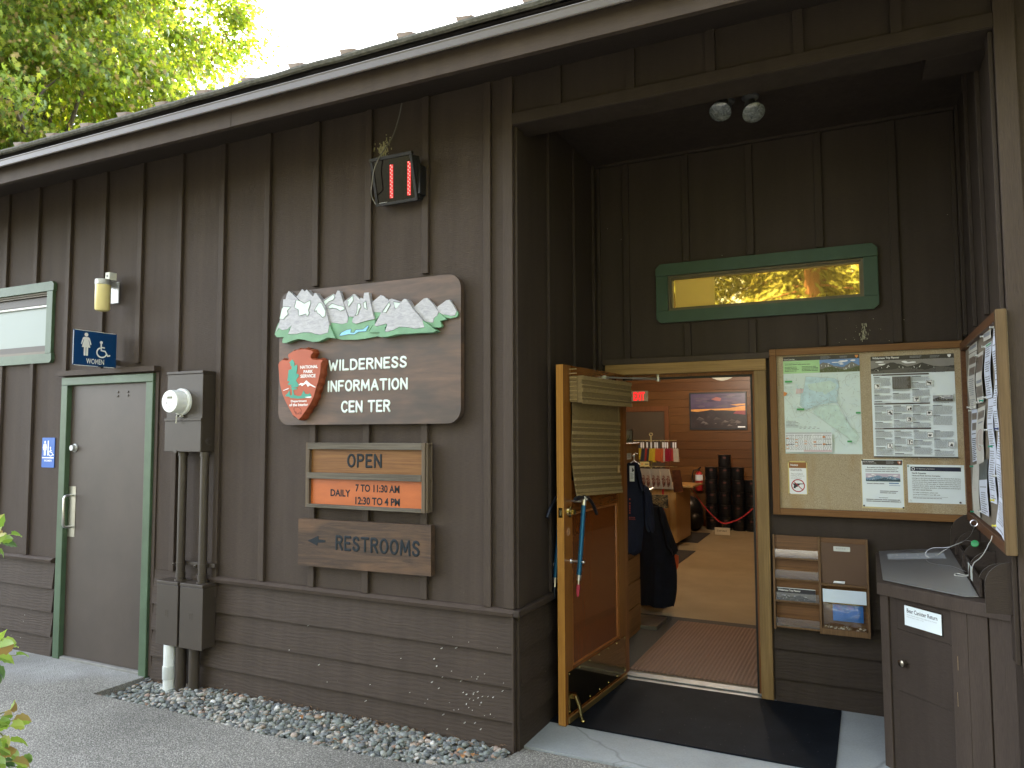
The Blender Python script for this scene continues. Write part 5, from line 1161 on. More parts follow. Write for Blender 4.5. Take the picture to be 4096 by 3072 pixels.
s.rect(.258, .482, .672, .792, 10); s.lines(.268, .474, .787, .678, .0062, 3, th=.3, wmax=.014)
s.rect(.726, .968, .545, .61, 0); s.mtn(.735, .965, .54, .60, (3, 2, 6, 5, 6), 4, [(.3, .3, .3)]); s.text('Backcountry Trip Essentials', .735, .523, .92, .532, 9, .01); s.text('For More Information', .735, .822, .885, .832, 9, .01)
s.rect(0, 1, 0, .012, 6)
o = s.done('trip_planner_poster', 'large white poster headed Wilderness Trip Planner with a mountain photo, on the notice board', 'poster', [M_PALE, M_BAND, MAT['white'], MAT['greyink'], M_PGREY, M_PMID, M_PDARK, M_BAR, M_TXT, MAT['ink'], M_PBROWN], 'posters on the notice board')
s.pin(.545, .004, MAT['white'], o)

PIN_B = mat('brass_pin', (.4, .33, .2), .3, .8); PIN_D = mat('dark_pin', (.06, .045, .05), .35)
s = Sheet(NF, zr5, (262, 122), (438, 125), (447, 456), (266, 450), HP)
s.mb.box(s.x0 - .008, s.x1 + .006, s.y0 - .003, s.y1 + .008, HP - .0015, HP - .0009, 5); s.base(0, .0007)
s.rect(0, 1, .82, 1, 1); s.text('Notice', .09, .885, .52, .952, 2, .02); s.lines(.08, .9, .79, .70, .0085, 3, th=.4, wmin=.006, wmax=.02)
for i, tx in enumerate(('This is a federal', 'building. Firearms', 'are prohibited.')): s.text(tx, .09, .615 - .068 * i, (.78, .88, .72)[i], .66 - .068 * i, 3, .01)
cx, cy, R_ = .5, .265, .37
ring = [(cx + R_ * math.cos(t), cy + R_ * math.sin(t) * s.w / s.hh) for t in np.linspace(0, 6.2832, 33)]
s.poly([(.20,.315),(.22,.335),(.80,.335),(.82,.345),(.84,.345),(.84,.315),(.60,.305),(.58,.275),(.50,.27),(.47,.225),(.36,.215),(.36,.18),(.22,.18),(.26,.27)], 6)
s.rib([(cx - R_ * .7, cy + R_ * .7 * s.w / s.hh), (cx + R_ * .7, cy - R_ * .7 * s.w / s.hh)], .0052, 4); s.rib(ring, .0062, 4)
o = s.done('firearms_notice', 'small upright Notice sheet with a crossed-out pistol, lower left of the notice board', 'notice', [MAT['paper'], mat('brown_print', (.28, .115, .035), .5), MAT['white'], M_TXT, mat('prohibition_red', (.36, .03, .04), .5), mat('yellowed_laminate', (.55, .45, .18), .3), MAT['ink']], 'sheets pinned on the notice board')
for a, t in ((-.02, 1.02), (1.0, 1.02), (0, .0), (1.02, -.02)): s.pin(a, t, PIN_B, o)
s = Sheet(NF, zr5, (1020, 88), (1448, 100), (1455, 604), (1022, 575), HP)
s.mb.box(s.x0 - .004, s.x1 + .004, s.y0 - .010, s.y1 + .003, HP - .0015, HP - .0009, 4); s.base(0, .0007)
s.rect(.022, .985, .885, .985, 1); s.text('North Cascades', .035, .945, .31, .965, 2, .02); s.text('National Park Service Complex', .035, .915, .37, .93, 2, .01); s.lines(.6, .82, .97, .895, .007, 3, th=.3)
s.poly([(.875, .965), (.965, .965), (.96, .93), (.92, .895), (.88, .93)], 5); s.poly([(.90, .955), (.94, .955), (.93, .92)], 2)
s.text('Recreation.gov for Backcountry Permits', .135, .81, .895, .845, 6, .02); s.lines(.09, .92, .795, .725, .0105, 7, th=.42, ragged=.1)
s.mtn(.095, .93, .54, .705, (8, 2, 9, 10, 9), 21, [(.35, .25, .4), (.75, .25, .25)])
s.lines(.12, .55, .50, .46, .010, 7, th=.45, ragged=.1); s.rect(.655, .89, .495, .515, 11); s.rect(.655, .92, .455, .462, 11); s.lines(.43, .88, .345, .29, .010, 7, th=.42); s.text('Need Cell Service?', .40, .19, .62, .208, 6, .01); s.lines(.09, .93, .165, .10, .0105, 7, th=.45, ragged=.05)
o = s.done('permits_notice', 'white sheet about backcountry permits with a blue mountain photo, below the big posters', 'notice', [M_PALE, M_BAND, MAT['white'], MAT['greyink'], mat('yellowed_laminate_edge', (.55, .47, .25), .3), mat('emblem_brown', (.35, .13, .08), .5), MAT['ink'], M_TXT, mat('photo_pink_sky', (.48, .42, .50), .4), mat('photo_blue_snow', (.16, .26, .36), .4), mat('photo_blue_rock', (.05, .09, .12), .4), mat('blue_button', (.07, .18, .38), .4)], 'sheets pinned on the notice board')
for a, t in ((.02, .985), (.97, .97), (.03, .02), (.98, .0)): s.pin(a, t, PIN_D, o)
s = Sheet(NF, zr5, (1490, 148), (2085, 152), (2097, 562), (1500, 540), HP); s.base()
s.rect(.06, .945, .835, .945, 1); s.poly([(.11 + .03 * math.cos(t), .89 + .043 * math.sin(t)) for t in np.linspace(0, 6.28, 17)[:-1]], 2); s.poly([(.11 + .02 * math.cos(t), .89 + .029 * math.sin(t)) for t in np.linspace(0, 6.28, 17)[:-1]], 1); s.text('U.S. Department of the Interior', .16, .87, .49, .91, 2, .0)
s.text('North Cascades', .085, .755, .335, .80, 3, .02); s.text('National Park Service Complex', .085, .685, .585, .73, 3, .02)
for i, tx in enumerate(('belongs to the American people, and the National Park Service', 'wants your feedback. Please let us know if you have identified', '(1) any areas that need repair; (2) any services that need', 'improvement, or (3) any signs or other information that are', 'negative about either past or living Americans or that fail to', 'emphasize the beauty, grandeur, and abundance of landscapes', 'and other natural features.')):
    s.text(tx, .085, .625 - .05 * i, .93 if i < 6 else .43, .66 - .05 * i, 3, .012)
s.text('To make a submission, please visit', .09, .25, .53, .285, 3, .01); s.text('go.nps.gov/ord14253 or scan QR code.', .09, .195, .57, .23, 3, .01); s.rib([(.09, .155), (.7, .165)], .001, 3); s.lines(.09, .65, .135, .08, .009, 4, th=.4, wmax=.02, ragged=.1)
o = s.done('feedback_notice', 'wide white sheet with a navy heading bar, lower right of the notice board', 'notice', [M_PALE, mat('navy_print', (.012, .018, .045), .4), MAT['white'], MAT['ink'], M_TXT], 'sheets pinned on the notice board')
for a, t, mm in ((.02, .96, mat('green_pin', (.2, .3, .27), .4)), (.94, .96, MAT['paper']), (.04, .06, MAT['paper']), (.91, .04, PIN_D)): s.pin(a, t, mm, o)

# ---- side notice board on the right wall of the recess
SF = Frame((WX, 0, 0), (0, -1, 0), (0, 0, 1), (-1, 0, 0))
M_SFR = wood('weathered_end_frame', (.085, .053, .025), (.165, .112, .058), 'z', 1.1, .6, .25); M_SFD = wood('red_brown_frame', (.06, .025, .011), (.13, .058, .027), 'y', 1.1, .5, .2)
sb = thing('notice_board', 'narrow-looking framed notice board on the right side wall, crowded with overlapping curled sheets', 'notice board', (WX, .67, 1.19))
ya, yb = -D + .058, .054
W = MB(SF); W.box(ya, yb - .045, 2.162, 2.206, .004, .042, 0); W.box(ya, yb - .045, 1.193, 1.24, .004, .042, 0); W.box(ya, ya + .02, 1.2405, 2.1615, .004, .0415, 0); W.box(yb - .0445, yb, 1.193, 2.207, .004, .043, 1)
W.build('frame', [M_SFD, M_SFR], sb, bevel=.003)
W = MB(SF); W.box(ya + .005, yb - .01, 1.2, 2.2, .001, .016); W.build('backing_panel', mat('grey_brown_backing', (.19, .16, .12), .8, 0, .2, 60, bump=.2), sb)
W = MB(SF); W.lathe((yb - .022, 2.185, .0432), (0, 0, 1), [(0, .006), (.001, .006), (.0011, .001)], 10); W.build('screw_head', MAT['black'], sb)
z6 = sub(3836, 1202, 1.595)
def curl(name, label, cat, tl, tr_, br, bl, mats, amp, ph, kind, lift=.018):
    c = [SF.loc(*z6(*p), lift) for p in (tl, tr_, br, bl)]
    c = [(min(max(p[0], ya + .025), yb - .052), p[1]) for p in c]
    n = 14; W = MB(SF)
    def P(a, t, e=0):
        top = (c[0][0] + (c[1][0] - c[0][0]) * a, c[0][1] + (c[1][1] - c[0][1]) * a); bot = (c[3][0] + (c[2][0] - c[3][0]) * a, c[3][1] + (c[2][1] - c[3][1]) * a)
        hgt = lift + .45 * amp * (.5 - .5 * math.cos((1 - t) * 6.28 * ph)) * (.45 + .55 * abs(2 * a - 1)) + amp * .6 * (1 - t) ** 3 * .5
        return (bot[0] + (top[0] - bot[0]) * t, bot[1] + (top[1] - bot[1]) * t, hgt + e)
    pts = [P(a / 4, t / n) for t in range(n + 1) for a in range(5)]
    W.add(pts, [(t * 5 + a, t * 5 + a + 1, (t + 1) * 5 + a + 1, (t + 1) * 5 + a) for t in range(n) for a in range(4)], 0)
    H = c[0][1] - c[3][1]; r2 = random.Random(label)
    def patch(a0, a1, t0, t1, mi, e=.0007):
        q_ = [];
        k = max(1, int((t1 - t0) * n * 1.5))
        pts = [P(a, t0 + (t1 - t0) * i / k, e) for i in range(k + 1) for a in (a0, (a0 + a1) / 2, a1)]
        W.add(pts, [(i * 3 + j, i * 3 + j + 1, (i + 1) * 3 + j + 1, (i + 1) * 3 + j) for i in range(k) for j in (0, 1)], mi)
    t = .96; stp = .0105 / H
    if kind == 'strip': patch(.1, .9, .35, .7, 1)
    elif kind == 'brown': patch(.05, .95, .62, .93, 2); patch(.05, .95, .12, .34, 2); patch(.1, .9, .40, .46, 1)
    elif kind == 'ban':
        patch(.1, .9, .80, .93, 2); patch(.2, .8, .72, .745, 1)
        P2 = [(.5 + .38 * math.cos(q_), .42 + .19 * math.sin(q_)) for q_ in np.linspace(0, 6.283, 25)]
        L_ = [P(a * .88 + .06, b2 * .94 + .025, .0008) for a, b2 in P2]; R_ = [P(a, b2, .0008) for a, b2 in P2]
        W.add(L_ + R_, [(i, i + 1, 25 + i + 1, 25 + i) for i in range(24)], 3)
        patch(.47, .53, .26, .58, 3, .001)
    elif kind == 'map':
        for i in range(16):
            a, tt = r2.uniform(.1, .8), r2.uniform(.1, .9); patch(a, a + r2.uniform(.04, .12), tt, tt + r2.uniform(.004, .02), 2, .0006 + i * 1e-5)
    else:
        if kind == 'green': patch(.12, .9, .955, .985, 3); t = .94
        if kind == 'photo': patch(.08, .92, .80, .93, 2); patch(.15, .9, .60, .74, 2); t = .54
        if kind == 'dark': patch(.0, 1, .64, 1, 2); patch(.3, .5, .7, .73, 4); t = .58
        while t > .04:
            if r2.random() < .12: t -= stp * 1.6; continue
            patch(.10 + (.08 if r2.random() < .3 else 0), r2.uniform(.55, .92), t - stp * .42, t, 1); t -= stp
    o = W.build(name, mats, smooth=True); tag(o, label, cat, 'curled sheets on the side board'); return o, P
M_OLDP = mat('yellowing_paper', (.55, .53, .47), .5, 0, .06); M_PHB = mat('brown_photo', (.12, .085, .065), .4, 0, .4, 20); M_SHP = mat('lilac_white_paper', (.62, .66, .76), .45, 0, .04)
PNS = {}
def pinat(o, P, a, t, col):
    if col not in PNS: PNS[col] = mat('pin_' + str(len(PNS)), col, .35)
    W = MB(SF); p = P(a, t); W.lathe(p, (0, 0, 1), [(.001, .006), (.004, .0055), (.006, .0035), (.013, .0035), (.015, .006), (.017, .006), (.0171, .001)], 8); W.build('push_pin', PNS[col], o, smooth=True)
CLP, GRN, YEL = (.55, .56, .52), (.02, .25, .16), (.6, .55, .08)
SH = [('info_sheet', 'short grey heading sheet, top left corner of the side board', (65,290),(116,250),(118,312),(64,342),[M_OLDP, M_TXT],.004,1,'strip',[(.2,.9,CLP)]),
 ('info_sheet', 'grey sheet with two small dark photos, left column of the side board', (62,348),(113,318),(118,690),(78,692),[M_OLDP, M_TXT, M_PHB],.022,1,'photo',[(.1,.03,CLP),(.95,.02,CLP)]),
 ('info_sheet', 'brownish photo sheet, second column at the top of the side board', (118,345),(155,318),(166,648),(122,658),[M_OLDP, M_TXT, M_PHB],.02,1,'brown',[(.05,.98,CLP),(.1,.02,CLP),(.95,.03,GRN)]),
 ('info_sheet', 'small grey strip with a heading, just left of the topmost white sheet', (158,200),(206,172),(206,238),(158,262),[M_OLDP, M_TXT],.004,1,'strip',[(.1,.5,CLP)]),
 ('info_sheet', 'white printed sheet with a green heading bar on the side board', (168,285),(208,258),(222,618),(184,626),[M_SHP, M_TXT, M_PHB, M_DKGREEN],.02,1,'green',[(.05,.97,CLP),(.05,.02,CLP)]),
 ('info_sheet', 'white printed sheet hanging below the sheet with the green bar', (186,628),(222,620),(253,1302),(208,1285),[M_SHP, M_TXT],.016,2,'text',[(.5,.54,GRN),(.05,.7,CLP),(.6,.03,YEL)]),
 ('info_sheet', 'topmost white printed sheet, nearest the front edge of the side board', (222,150),(243,128),(266,832),(240,828),[M_SHP, M_TXT],.02,2,'text',[(.05,.97,CLP),(.9,.02,(.03,.04,.12))]),
 ('info_sheet', 'long white printed sheet, lowest at the front edge of the side board', (248,836),(270,838),(320,1540),(262,1460),[M_SHP, M_TXT],.022,1.5,'text',[(.05,.55,CLP),(.05,.04,YEL)]),
 ('info_sheet', 'white sheet with bold heading and photo, mid left on the side board', (80,696),(118,692),(122,1020),(92,1032),[M_SHP, MAT['ink'], M_PHB],.012,1,'photo',[(.05,.98,CLP)]),
 ('info_sheet', 'pale sheet with a red prohibition circle, middle of the side board', (119,690),(168,668),(166,1030),(120,1052),[M_OLDP, M_TXT, M_PHB, mat('faded_red', (.40,.16,.15), .5)],.018,1,'ban',[(.9,.3,CLP)]),
 ('info_sheet', 'pale faded map sheet at the bottom left of the side board', (88,1050),(128,1040),(140,1388),(96,1350),[M_OLDP, M_TXT, mat('faded_pink', (.5,.35,.35), .5)],.012,1,'map',[(.1,.97,GRN),(.1,.02,GRN)]),
 ('info_sheet', 'white sheet with a dark photo top, bottom of the side board', (132,1030),(182,1008),(198,1380),(145,1352),[M_SHP, M_TXT, mat('dark_forest_photo', (.04,.05,.05), .4, 0, .5, 25), M_TXT, MAT['white']],.014,1,'dark',[(.1,.03,CLP)])]
for i, (nm, lab, tl, tr_, br, bl, ms, am, ph, kd, pins) in enumerate(SH):
    o, P = curl(nm, lab, 'notice', tl, tr_, br, bl, ms, am, ph, kd, .0185 + .0016 * (i % 4))
    for a, t, c in pins: pinat(o, P, a, t, c)

# ---- wooden leaflet rack
zb7 = sub(3076, 2112, 3.686)
rk = Sheet(NF, zb7, (45, 106), (1455, 172), (1505, 1610), (85, 1482), .055)
x0, x1, z0_, z1_ = rk.x0, rk.x1, rk.y0, rk.y1; xm = NF.loc(*zb7(752, 800), .055)[0]
lr = thing('leaflet_rack', 'brown wooden leaflet rack with clear pockets under the notice board', 'rack', ((x0 + x1) / 2, D, z0_))
M_RK = wood('rack_wood', (.085, .046, .02), (.17, .10, .05), 'z', 1.2, .55, .2); M_RKX = wood('rack_plywood', (.065, .026, .009), (.18, .088, .034), 'x', .9, .45, .1, .15); M_RKM = mat('rack_mdf', (.095, .054, .034), .5, 0, .08, 6)
W = MB(NF); T_ = .013
for xa in (x0, x1 - T_): W.add([(xa,z0_,.026),(xa+T_,z0_,.026),(xa+T_,z1_,.026),(xa,z1_,.026),(xa,z0_,.085),(xa+T_,z0_,.085),(xa+T_,z1_,.048),(xa,z1_,.048)], [(3,2,1,0),(4,5,6,7),(0,1,5,4),(1,2,6,5),(2,3,7,6),(3,0,4,7)], 0)
W.add([(xm-.007,z0_,.026),(xm+.007,z0_,.026),(xm+.007,z1_,.026),(xm-.007,z1_,.026),(xm-.007,z0_,.08),(xm+.007,z0_,.08),(xm+.007,z1_,.046),(xm-.007,z1_,.046)], [(3,2,1,0),(4,5,6,7),(0,1,5,4),(1,2,6,5),(2,3,7,6),(3,0,4,7)], 0)
W.build('side_panel', M_RK, lr, bevel=.002)
def rack_z(v): return NF.loc(*zb7(430, v), .05)[1]
W = MB(NF); W.box(x0 + T_ + .0005, xm - .0075, z0_ + .005, z1_ - .002, .0255, .031, 0); W.build('back_panel', M_RKX, lr)
W = MB(NF); W.box(xm + .0075, x1 - T_ - .0005, z0_ + .005, z1_ - .002, .0255, .031, 0); W.build('back_panel', M_RKX, lr)
H_ = z1_ - z0_
W = MB(NF); W.box(xm + .0078, x1 - T_ - .0008, z0_ + .52 * H_, z1_ - .055 * H_, .0395, .043); W.build('cover_sheet', M_RKM, lr)
dep = lambda z: .048 + .036 * (z1_ - z) / H_
for fz in (.745, .525, .29, .02):
    z = z0_ + fz * H_; W = MB(NF); W.box(x0 + T_ + .0005, xm - .0075, z, z + .010, .0315, dep(z) - .004, 0); W.build('shelf', M_RK, lr, bevel=.0015)
    W = MB(NF); W.box(x0 + T_ + .0005, xm - .0075, z + .0105, z + .105 * H_, dep(z) - .010, dep(z) - .0075); W.build('clear_pocket', MAT['clear'], lr)
for fz, hh_ in ((.50, .016), (.0, .062 * H_)):
    z = z0_ + fz * H_; W = MB(NF); W.box(xm + .0075, x1 - T_ - .0005, z, z + (.012 if fz else hh_), .0315 if fz else dep(z) - .016, dep(z) - .003, 0); W.build('shelf', M_RK, lr, bevel=.0015)
lb_ = Sheet(NF, zb7, (950, 272), (1195, 280), (1195, 352), (950, 342), .0445); lb_.mb.prism(rounded(lb_.x0, lb_.x1, lb_.y0, lb_.y1, .004, 3), .0432, .0445, 0); lb_.lines(.15, .85, .75, .2, .014, 1, th=.7, wmin=.004, wmax=.009)
lb_.done('sticker', 'small worn white sticker with faded letters on the leaflet rack', 'sticker', [mat('sticker', (.5, .52, .5), .5, 0, .1, 40), mat('faded_print', (.38, .40, .40), .6)])
s = Sheet(NF, zb7, (113, 868), (685, 918), (690, 1102), (118, 1092), .048); s.base(0, .003)
s.rect(0, 1, .62, .97, 1); s.text('Wilderness Trip Planner', .035, .72, .62, .90, 2, .02); s.mtn(0, 1, .0, .62, (3, 4, 1, 5, 4), 9, [(.25, .2, .35), (.6, .3, .4)])
s.done('leaflet', 'black leaflet headed Wilderness Trip Planner with a mountain photo, in the rack', 'leaflet', [M_PALE, MAT['ink'], MAT['white'], M_PMID, MAT['greyink'], M_PDARK])
# zip bag with a blue cloth inside
s = Sheet(NF, zb7, (795, 890), (1445, 938), (1440, 1500), (805, 1470), .062)
bag = thing('plastic_bag', 'clear zip bag holding something blue, with a white top band, in the leaflet rack', 'bag', NF.w((s.x0 + s.x1) / 2, s.y0, .05))
def puff(x0, x1, y0, y1, h0, h1, mats, name, n=8, sd=1):
    r2 = random.Random(sd); W = MB(NF); pts = []
    for j in range(n + 1):
        for i in range(n + 1):
            a, t = i / n, j / n; e = math.sin(math.pi * a) ** .5 * math.sin(math.pi * t) ** .5 if 0 < i < n and 0 < j < n else 0
            pts.append((x0 + (x1 - x0) * a, y0 + (y1 - y0) * t, h0 + (h1 - h0) * e * r2.uniform(.55, 1.1)))
    W.add(pts, [(j * (n + 1) + i, j * (n + 1) + i + 1, (j + 1) * (n + 1) + i + 1, (j + 1) * (n + 1) + i) for j in range(n) for i in range(n)], 0)
    return W.build(name, mats, bag, smooth=True)
puff(s.X(.22), s.X(.92), s.Y(.17), s.Y(.60), .046, .058, mat('blue_fabric', (.03, .17, .52), .5, 0, .12, 8), 'blue_contents', 8, 4)
puff(s.X(.0), s.X(1.0), s.Y(.0), s.Y(.70), .056, .070, glassy('bag_film', (.94, .96, .97), .16, .12), 'clear_film', 12, 8)
W = MB(NF); W.box(s.X(.0), s.X(1.0), s.Y(.66), s.Y(1.0), .0715, .0735); W.build('white_band', mat('white_band', (.58, .68, .78), .35, 0, .06, 5), bag)
s = Sheet(NF, zb7, (948, 780), (1120, 785), (1105, 830), (945, 812), .058); s.mb.add([(s.x0,s.y0,.05),(s.x1,s.y0,.056),(s.x1+.004,s.y1,.058),(s.x0+.004,s.y1-.002,.052),((s.x0+s.x1)/2,s.y0+.006,.062)], [(0,1,4),(1,2,4),(2,3,4),(3,0,4)], 0)
s.done('paper_scrap', 'crumpled white paper scrap lying on the rack shelf below the sticker', 'paper', [MAT['paper']])
W = MB(NF); r2 = random.Random(5)
for i in range(60):
    x, a = r2.uniform(xm + .015, x1 - .02), r2.uniform(.004, .012); z = z0_ + .062 * H_ + r2.uniform(0, .018); h = dep(z0_) - .018 + r2.uniform(-.01, .008)
    W.poly([(x + a * math.cos(t) * r2.uniform(.5, 1), z + a * .6 * math.sin(t)) for t in np.linspace(r2.random(), 6.28 + r2.random(), 7)[:-1]], h, r2.choice((0, 0, 1)))
tag(W.build('dried_leaves', [mat('brown_debris', (.13, .085, .045), .8, 0, .4, 60), mat('pale_debris', (.40, .37, .31), .8)]), 'dry leaf crumbs gathered in the bottom of the leaflet rack', 'leaves', kind='stuff')

# ---- bear canister return: corner cabinet with a slanted writing top, tray of rounded dividers
A_, Bc, Cc = Vector((1.776, .634)), Vector((2.124, .275)), Vector((2.284, .135))
KF = Frame((A_.x, A_.y, 0), (Bc - A_).to_3d(), (0, 0, 1)); KF.en = Vector((KF.ex.y, -KF.ex.x, 0)); KW = (Bc - A_).length
kb = thing('return_cabinet', 'dark brown corner cabinet with a slanted counter top, labelled Bear Canister Return', 'cabinet', (2.05, .8, .006))
zz2 = sub(3396, 2347, 2.288); zz1 = sub(3396, 1972, 3.16)
W = MB(); PLN = [tuple(A_), tuple(Bc), tuple(Cc), (2.2845, 1.325), (1.776, 1.325)]
ctr_ = Vector((2.06, .85)); PI_ = [tuple(ctr_ + (Vector(p) - ctr_) * .965) for p in PLN]
V_ = [(p[0], p[1], .007) for p in PI_] + [(p[0], p[1], (.87, .885, .90, .98, .92)[i]) for i, p in enumerate(PI_)]
W.add(V_, [(4, 3, 2, 1, 0), (5, 6, 7, 8, 9)] + [(i, (i + 1) % 5, 5 + (i + 1) % 5, 5 + i) for i in range(5)], 0, True); W.build('body', MAT['cab'], kb)
W = MB(KF); W.box(0, .052, .0, .884, -.018, .0); W.box(KW - .085, KW - .0003, .0, .884, -.018, -.0004); W.build('face_frame', MAT['vtrim'], kb, bevel=.003)
e2 = (Cc - Bc).to_3d(); RF_ = Frame((Bc.x, Bc.y, 0), e2, (0, 0, 1)); RF_.en = Vector((RF_.ex.y, -RF_.ex.x, 0)); RWd = e2.length
W = MB(RF_); W.box(.0003, .095, .0, .93, -.018, -.0006); W.box(RWd - .05, RWd, .0, .93, -.018, .0); W.box(.0955, RWd - .0505, .0, .93, -.018, -.009); W.build('face_frame', MAT['vtrim'], kb, bevel=.003)
W = MB(KF); a0, t1_ = KF.loc(*zz2(433, 385)); a1, t0_ = KF.loc(*zz2(1006, 1178)); t0_ = KF.loc(*zz2(440, 942))[1]
W.box(a0, a1, t0_, t1_, -.016, -.008); dk = W.build('cabinet_door', MAT['cab'], kb)
W = MB(KF); x, z = KF.loc(*zz2(480, 702), .02); W.lathe((x, z, -.008), (0, 0, 1), [(0, .012), (.016, .009), (.018, .018), (.026, .0195), (.033, .017), (.036, .008), (.0365, .001)], 20); W.build('knob', mat('tarnished_knob', (.36, .33, .27), .25, 1, .15, 20), dk, smooth=True)
for v_ in (700, 1032):
    W = MB(KF); x, z = KF.loc(*zz2(996, v_)); W.tube([(x, z - .032, -.005), (x, z + .032, -.005)], .005, 8); W.build('hinge', mat('old_brass_hinge', (.30, .22, .12), .4, .8, .2, 40), dk)
W = MB(KF); W.box(.06, a0 - .0015, .1, .86, -.0174, -.0095); W.box(a0 - .001, a1 + .001, t1_ + .002, .86, -.0174, -.0096); W.box(a0 - .001, a1 + .001, .02, t0_ - .002, -.0174, -.0097); W.box(a1 + .002, KW - .086, t0_, t1_, -.0174, -.0098); W.build('front_panel', MAT['cab'], kb)
# counter top: slopes down towards the front; pieces from the photo, lying on one tilted slab
def topz(x, y): return .925 + .12 * (x - A_.x) + .067 * (y - A_.y)
TP = [(A_.x - .012, A_.y - .008), (Bc.x - .004, Bc.y - .018), (Cc.x, Cc.y - .02), (2.284, 1.333), (1.766, 1.333)]
TOPZ = [topz(*p) for p in TP]
W = MB(); n5 = 5; V = [(p[0], p[1], TOPZ[i]) for i, p in enumerate(TP)] + [(p[0], p[1], TOPZ[i] - (.062 if i < 3 else .03)) for i, p in enumerate(TP)]
W.add(V, [tuple(range(5)), tuple(range(9, 4, -1))] + [(i, 5 + i, 5 + (i + 1) % 5, (i + 1) % 5) for i in range(5)], 0, True)
W.build('counter_top', MAT['vtrim'], kb, bevel=.004)
def onT(u, v, dz=.004):
    p = U(u, v, 'z', .95)
    for _ in range(12): p = U(u, v, 'z', topz(p.x, p.y) + dz)
    return p
Q = [(A_.x + .018, A_.y + .01), (Bc.x - .002, Bc.y + .012), (Bc.x + .05, Bc.y + .005), (2.150, 1.32), (A_.x + .008, 1.325)]
W = MB(); V = [(p[0], p[1], topz(*p) + .009) for p in Q] + [(p[0], p[1], topz(*p) + .005) for p in Q]
W.add(V, [tuple(range(5)), tuple(range(9, 4, -1))] + [(i, 5 + i, 5 + (i + 1) % 5, (i + 1) % 5) for i in range(5)], 0, True)
m_, nt, bb, L = nodes('scratched_acrylic'); bb.inputs['Base Color'].default_value = (.125, .125, .13, 1); bb.inputs['Roughness'].default_value = .34; bb.inputs['Specular IOR Level'].default_value = .9; bb.inputs['Coat Weight'].default_value = .6; bb.inputs['Coat Roughness'].default_value = .2
bumpn(nt, bb, noise(nt, coords(nt, (8, 60, 8)), 6, 4), .06, .002)
W.build('acrylic_sheet', m_, kb)
W = MB(); Pq = [onT(*zz1(*p), .0095) for p in ((482, 768), (1195, 752), (1232, 826), (494, 840))]; W.add([tuple(p) for p in Pq], [(3, 2, 1, 0)], 0, True)
def onQ(a, t, e): p = (Pq[3] * (1 - a) + Pq[2] * a) * (1 - t) + (Pq[0] * (1 - a) + Pq[1] * a) * t; return (p.x, p.y, p.z + e)
for a0, a1, t0, t1 in ((.12, .29, .2, .34), (.32, .53, .2, .34), (.58, .82, .22, .38), (.15, .19, .5, .85), (.34, .36, .5, .9), (.52, .56, .55, .85), (.84, .88, .3, .8)): W.add([onQ(a0, t0, .0006), onQ(a1, t0, .0006), onQ(a1, t1, .0006), onQ(a0, t1, .0006)], [(0, 1, 2, 3)], 1, True)
tag(W.build('instruction_strip', [mat('paper_under_acrylic', (.40, .43, .46), .2, 0, .05), MAT['greyink']]), 'strip of white paper with dark marks at the back of the cabinet top', 'paper')
s = Sheet(KF, zz2, (508, 165), (845, 262), (848, 450), (508, 345), -.004)
s.mb.box(s.x0 - .006, s.x1 + .006, s.y0 - .006, s.y1 + .006, -.0075, -.0052, 3); s.base(0, .001); s.text('Bear Canister Return', .07, .66, .90, .87, 1, .012); s.text('Please rinse out using the water spigot by the dumpster', .07, .51, .89, .585, 2, .0); s.text('(keep lid loose if canister is wet)', .07, .41, .53, .485, 2, .0)
s.done('canister_label', 'white laminated label reading Bear Canister Return on the dark cabinet front', 'label', [M_PALE, MAT['ink'], MAT['greyink'], MAT['clear']])
# rounded dividers along the side wall
og = thing('divider_tray', 'dark brown tray of rounded upright dividers on the cabinet top', 'organizer', (2.22, .7, .97))
M_DEDGE = mat('pale_divider_edge', (.075, .068, .06), .7, 0, .3, 40); XD = 2.188  # edges paler than the divider faces
for k, (yy, wd_, hh_) in enumerate(((.035, .112, .215), (.31, .105, .15), (.58, .115, .145), (.832, .118, .14), (1.148, .12, .135), (1.31, .125, .20))):
    x0 = 2.283 - wd_; z0 = topz(2.2, yy) + .004; F2 = Frame((x0, yy, z0), (1, 0, 0), (0, 0, 1), (0, -1, 0)); W = MB(F2)
    rr = min(wd_ * .92, hh_ * .8); P = [(0, 0), (wd_, 0), (wd_, hh_)] + [(rr - rr * math.sin(t), hh_ - rr + rr * math.cos(t)) for t in np.linspace(0, 1.5708, 9)]
    W.prism(P, 0, .011, 0, 1); W.build('divider', [MAT['cab'], M_DEDGE], og)
W = MB()
for (ya_, yb_) in ((.26, 1.305),):
    V = [(XD + .0, ya_, topz(XD, ya_) + .010), (XD + .0, yb_, topz(XD, yb_) + .010), (XD, yb_, topz(XD, yb_) + .065), (XD, ya_, topz(XD, ya_) + .085)]
    W.add(V + [(x - .011, y, z) for x, y, z in V], [(0, 1, 2, 3), (7, 6, 5, 4), (3, 2, 6, 7), (0, 3, 7, 4), (2, 1, 5, 6)], 0, True)
W.build('front_lip', MAT['cab'], og, bevel=.002)
q0, q1 = .50, .66; zq0 = topz(XD, .6) + .012
W = MB(); W.box(XD - .0128, XD - .0115, q0, q1, zq0, zq0 + .066); W.box(XD - .0135, XD - .0129, q0 + .01, q1 - .01, zq0 + .036, zq0 + .038); 
tag(W.build('label_card', [mat('card_white', (.52, .56, .53), .4, 0, .1, 30)]), 'small white card stuck on the tray lip beside the ball chain', 'label')
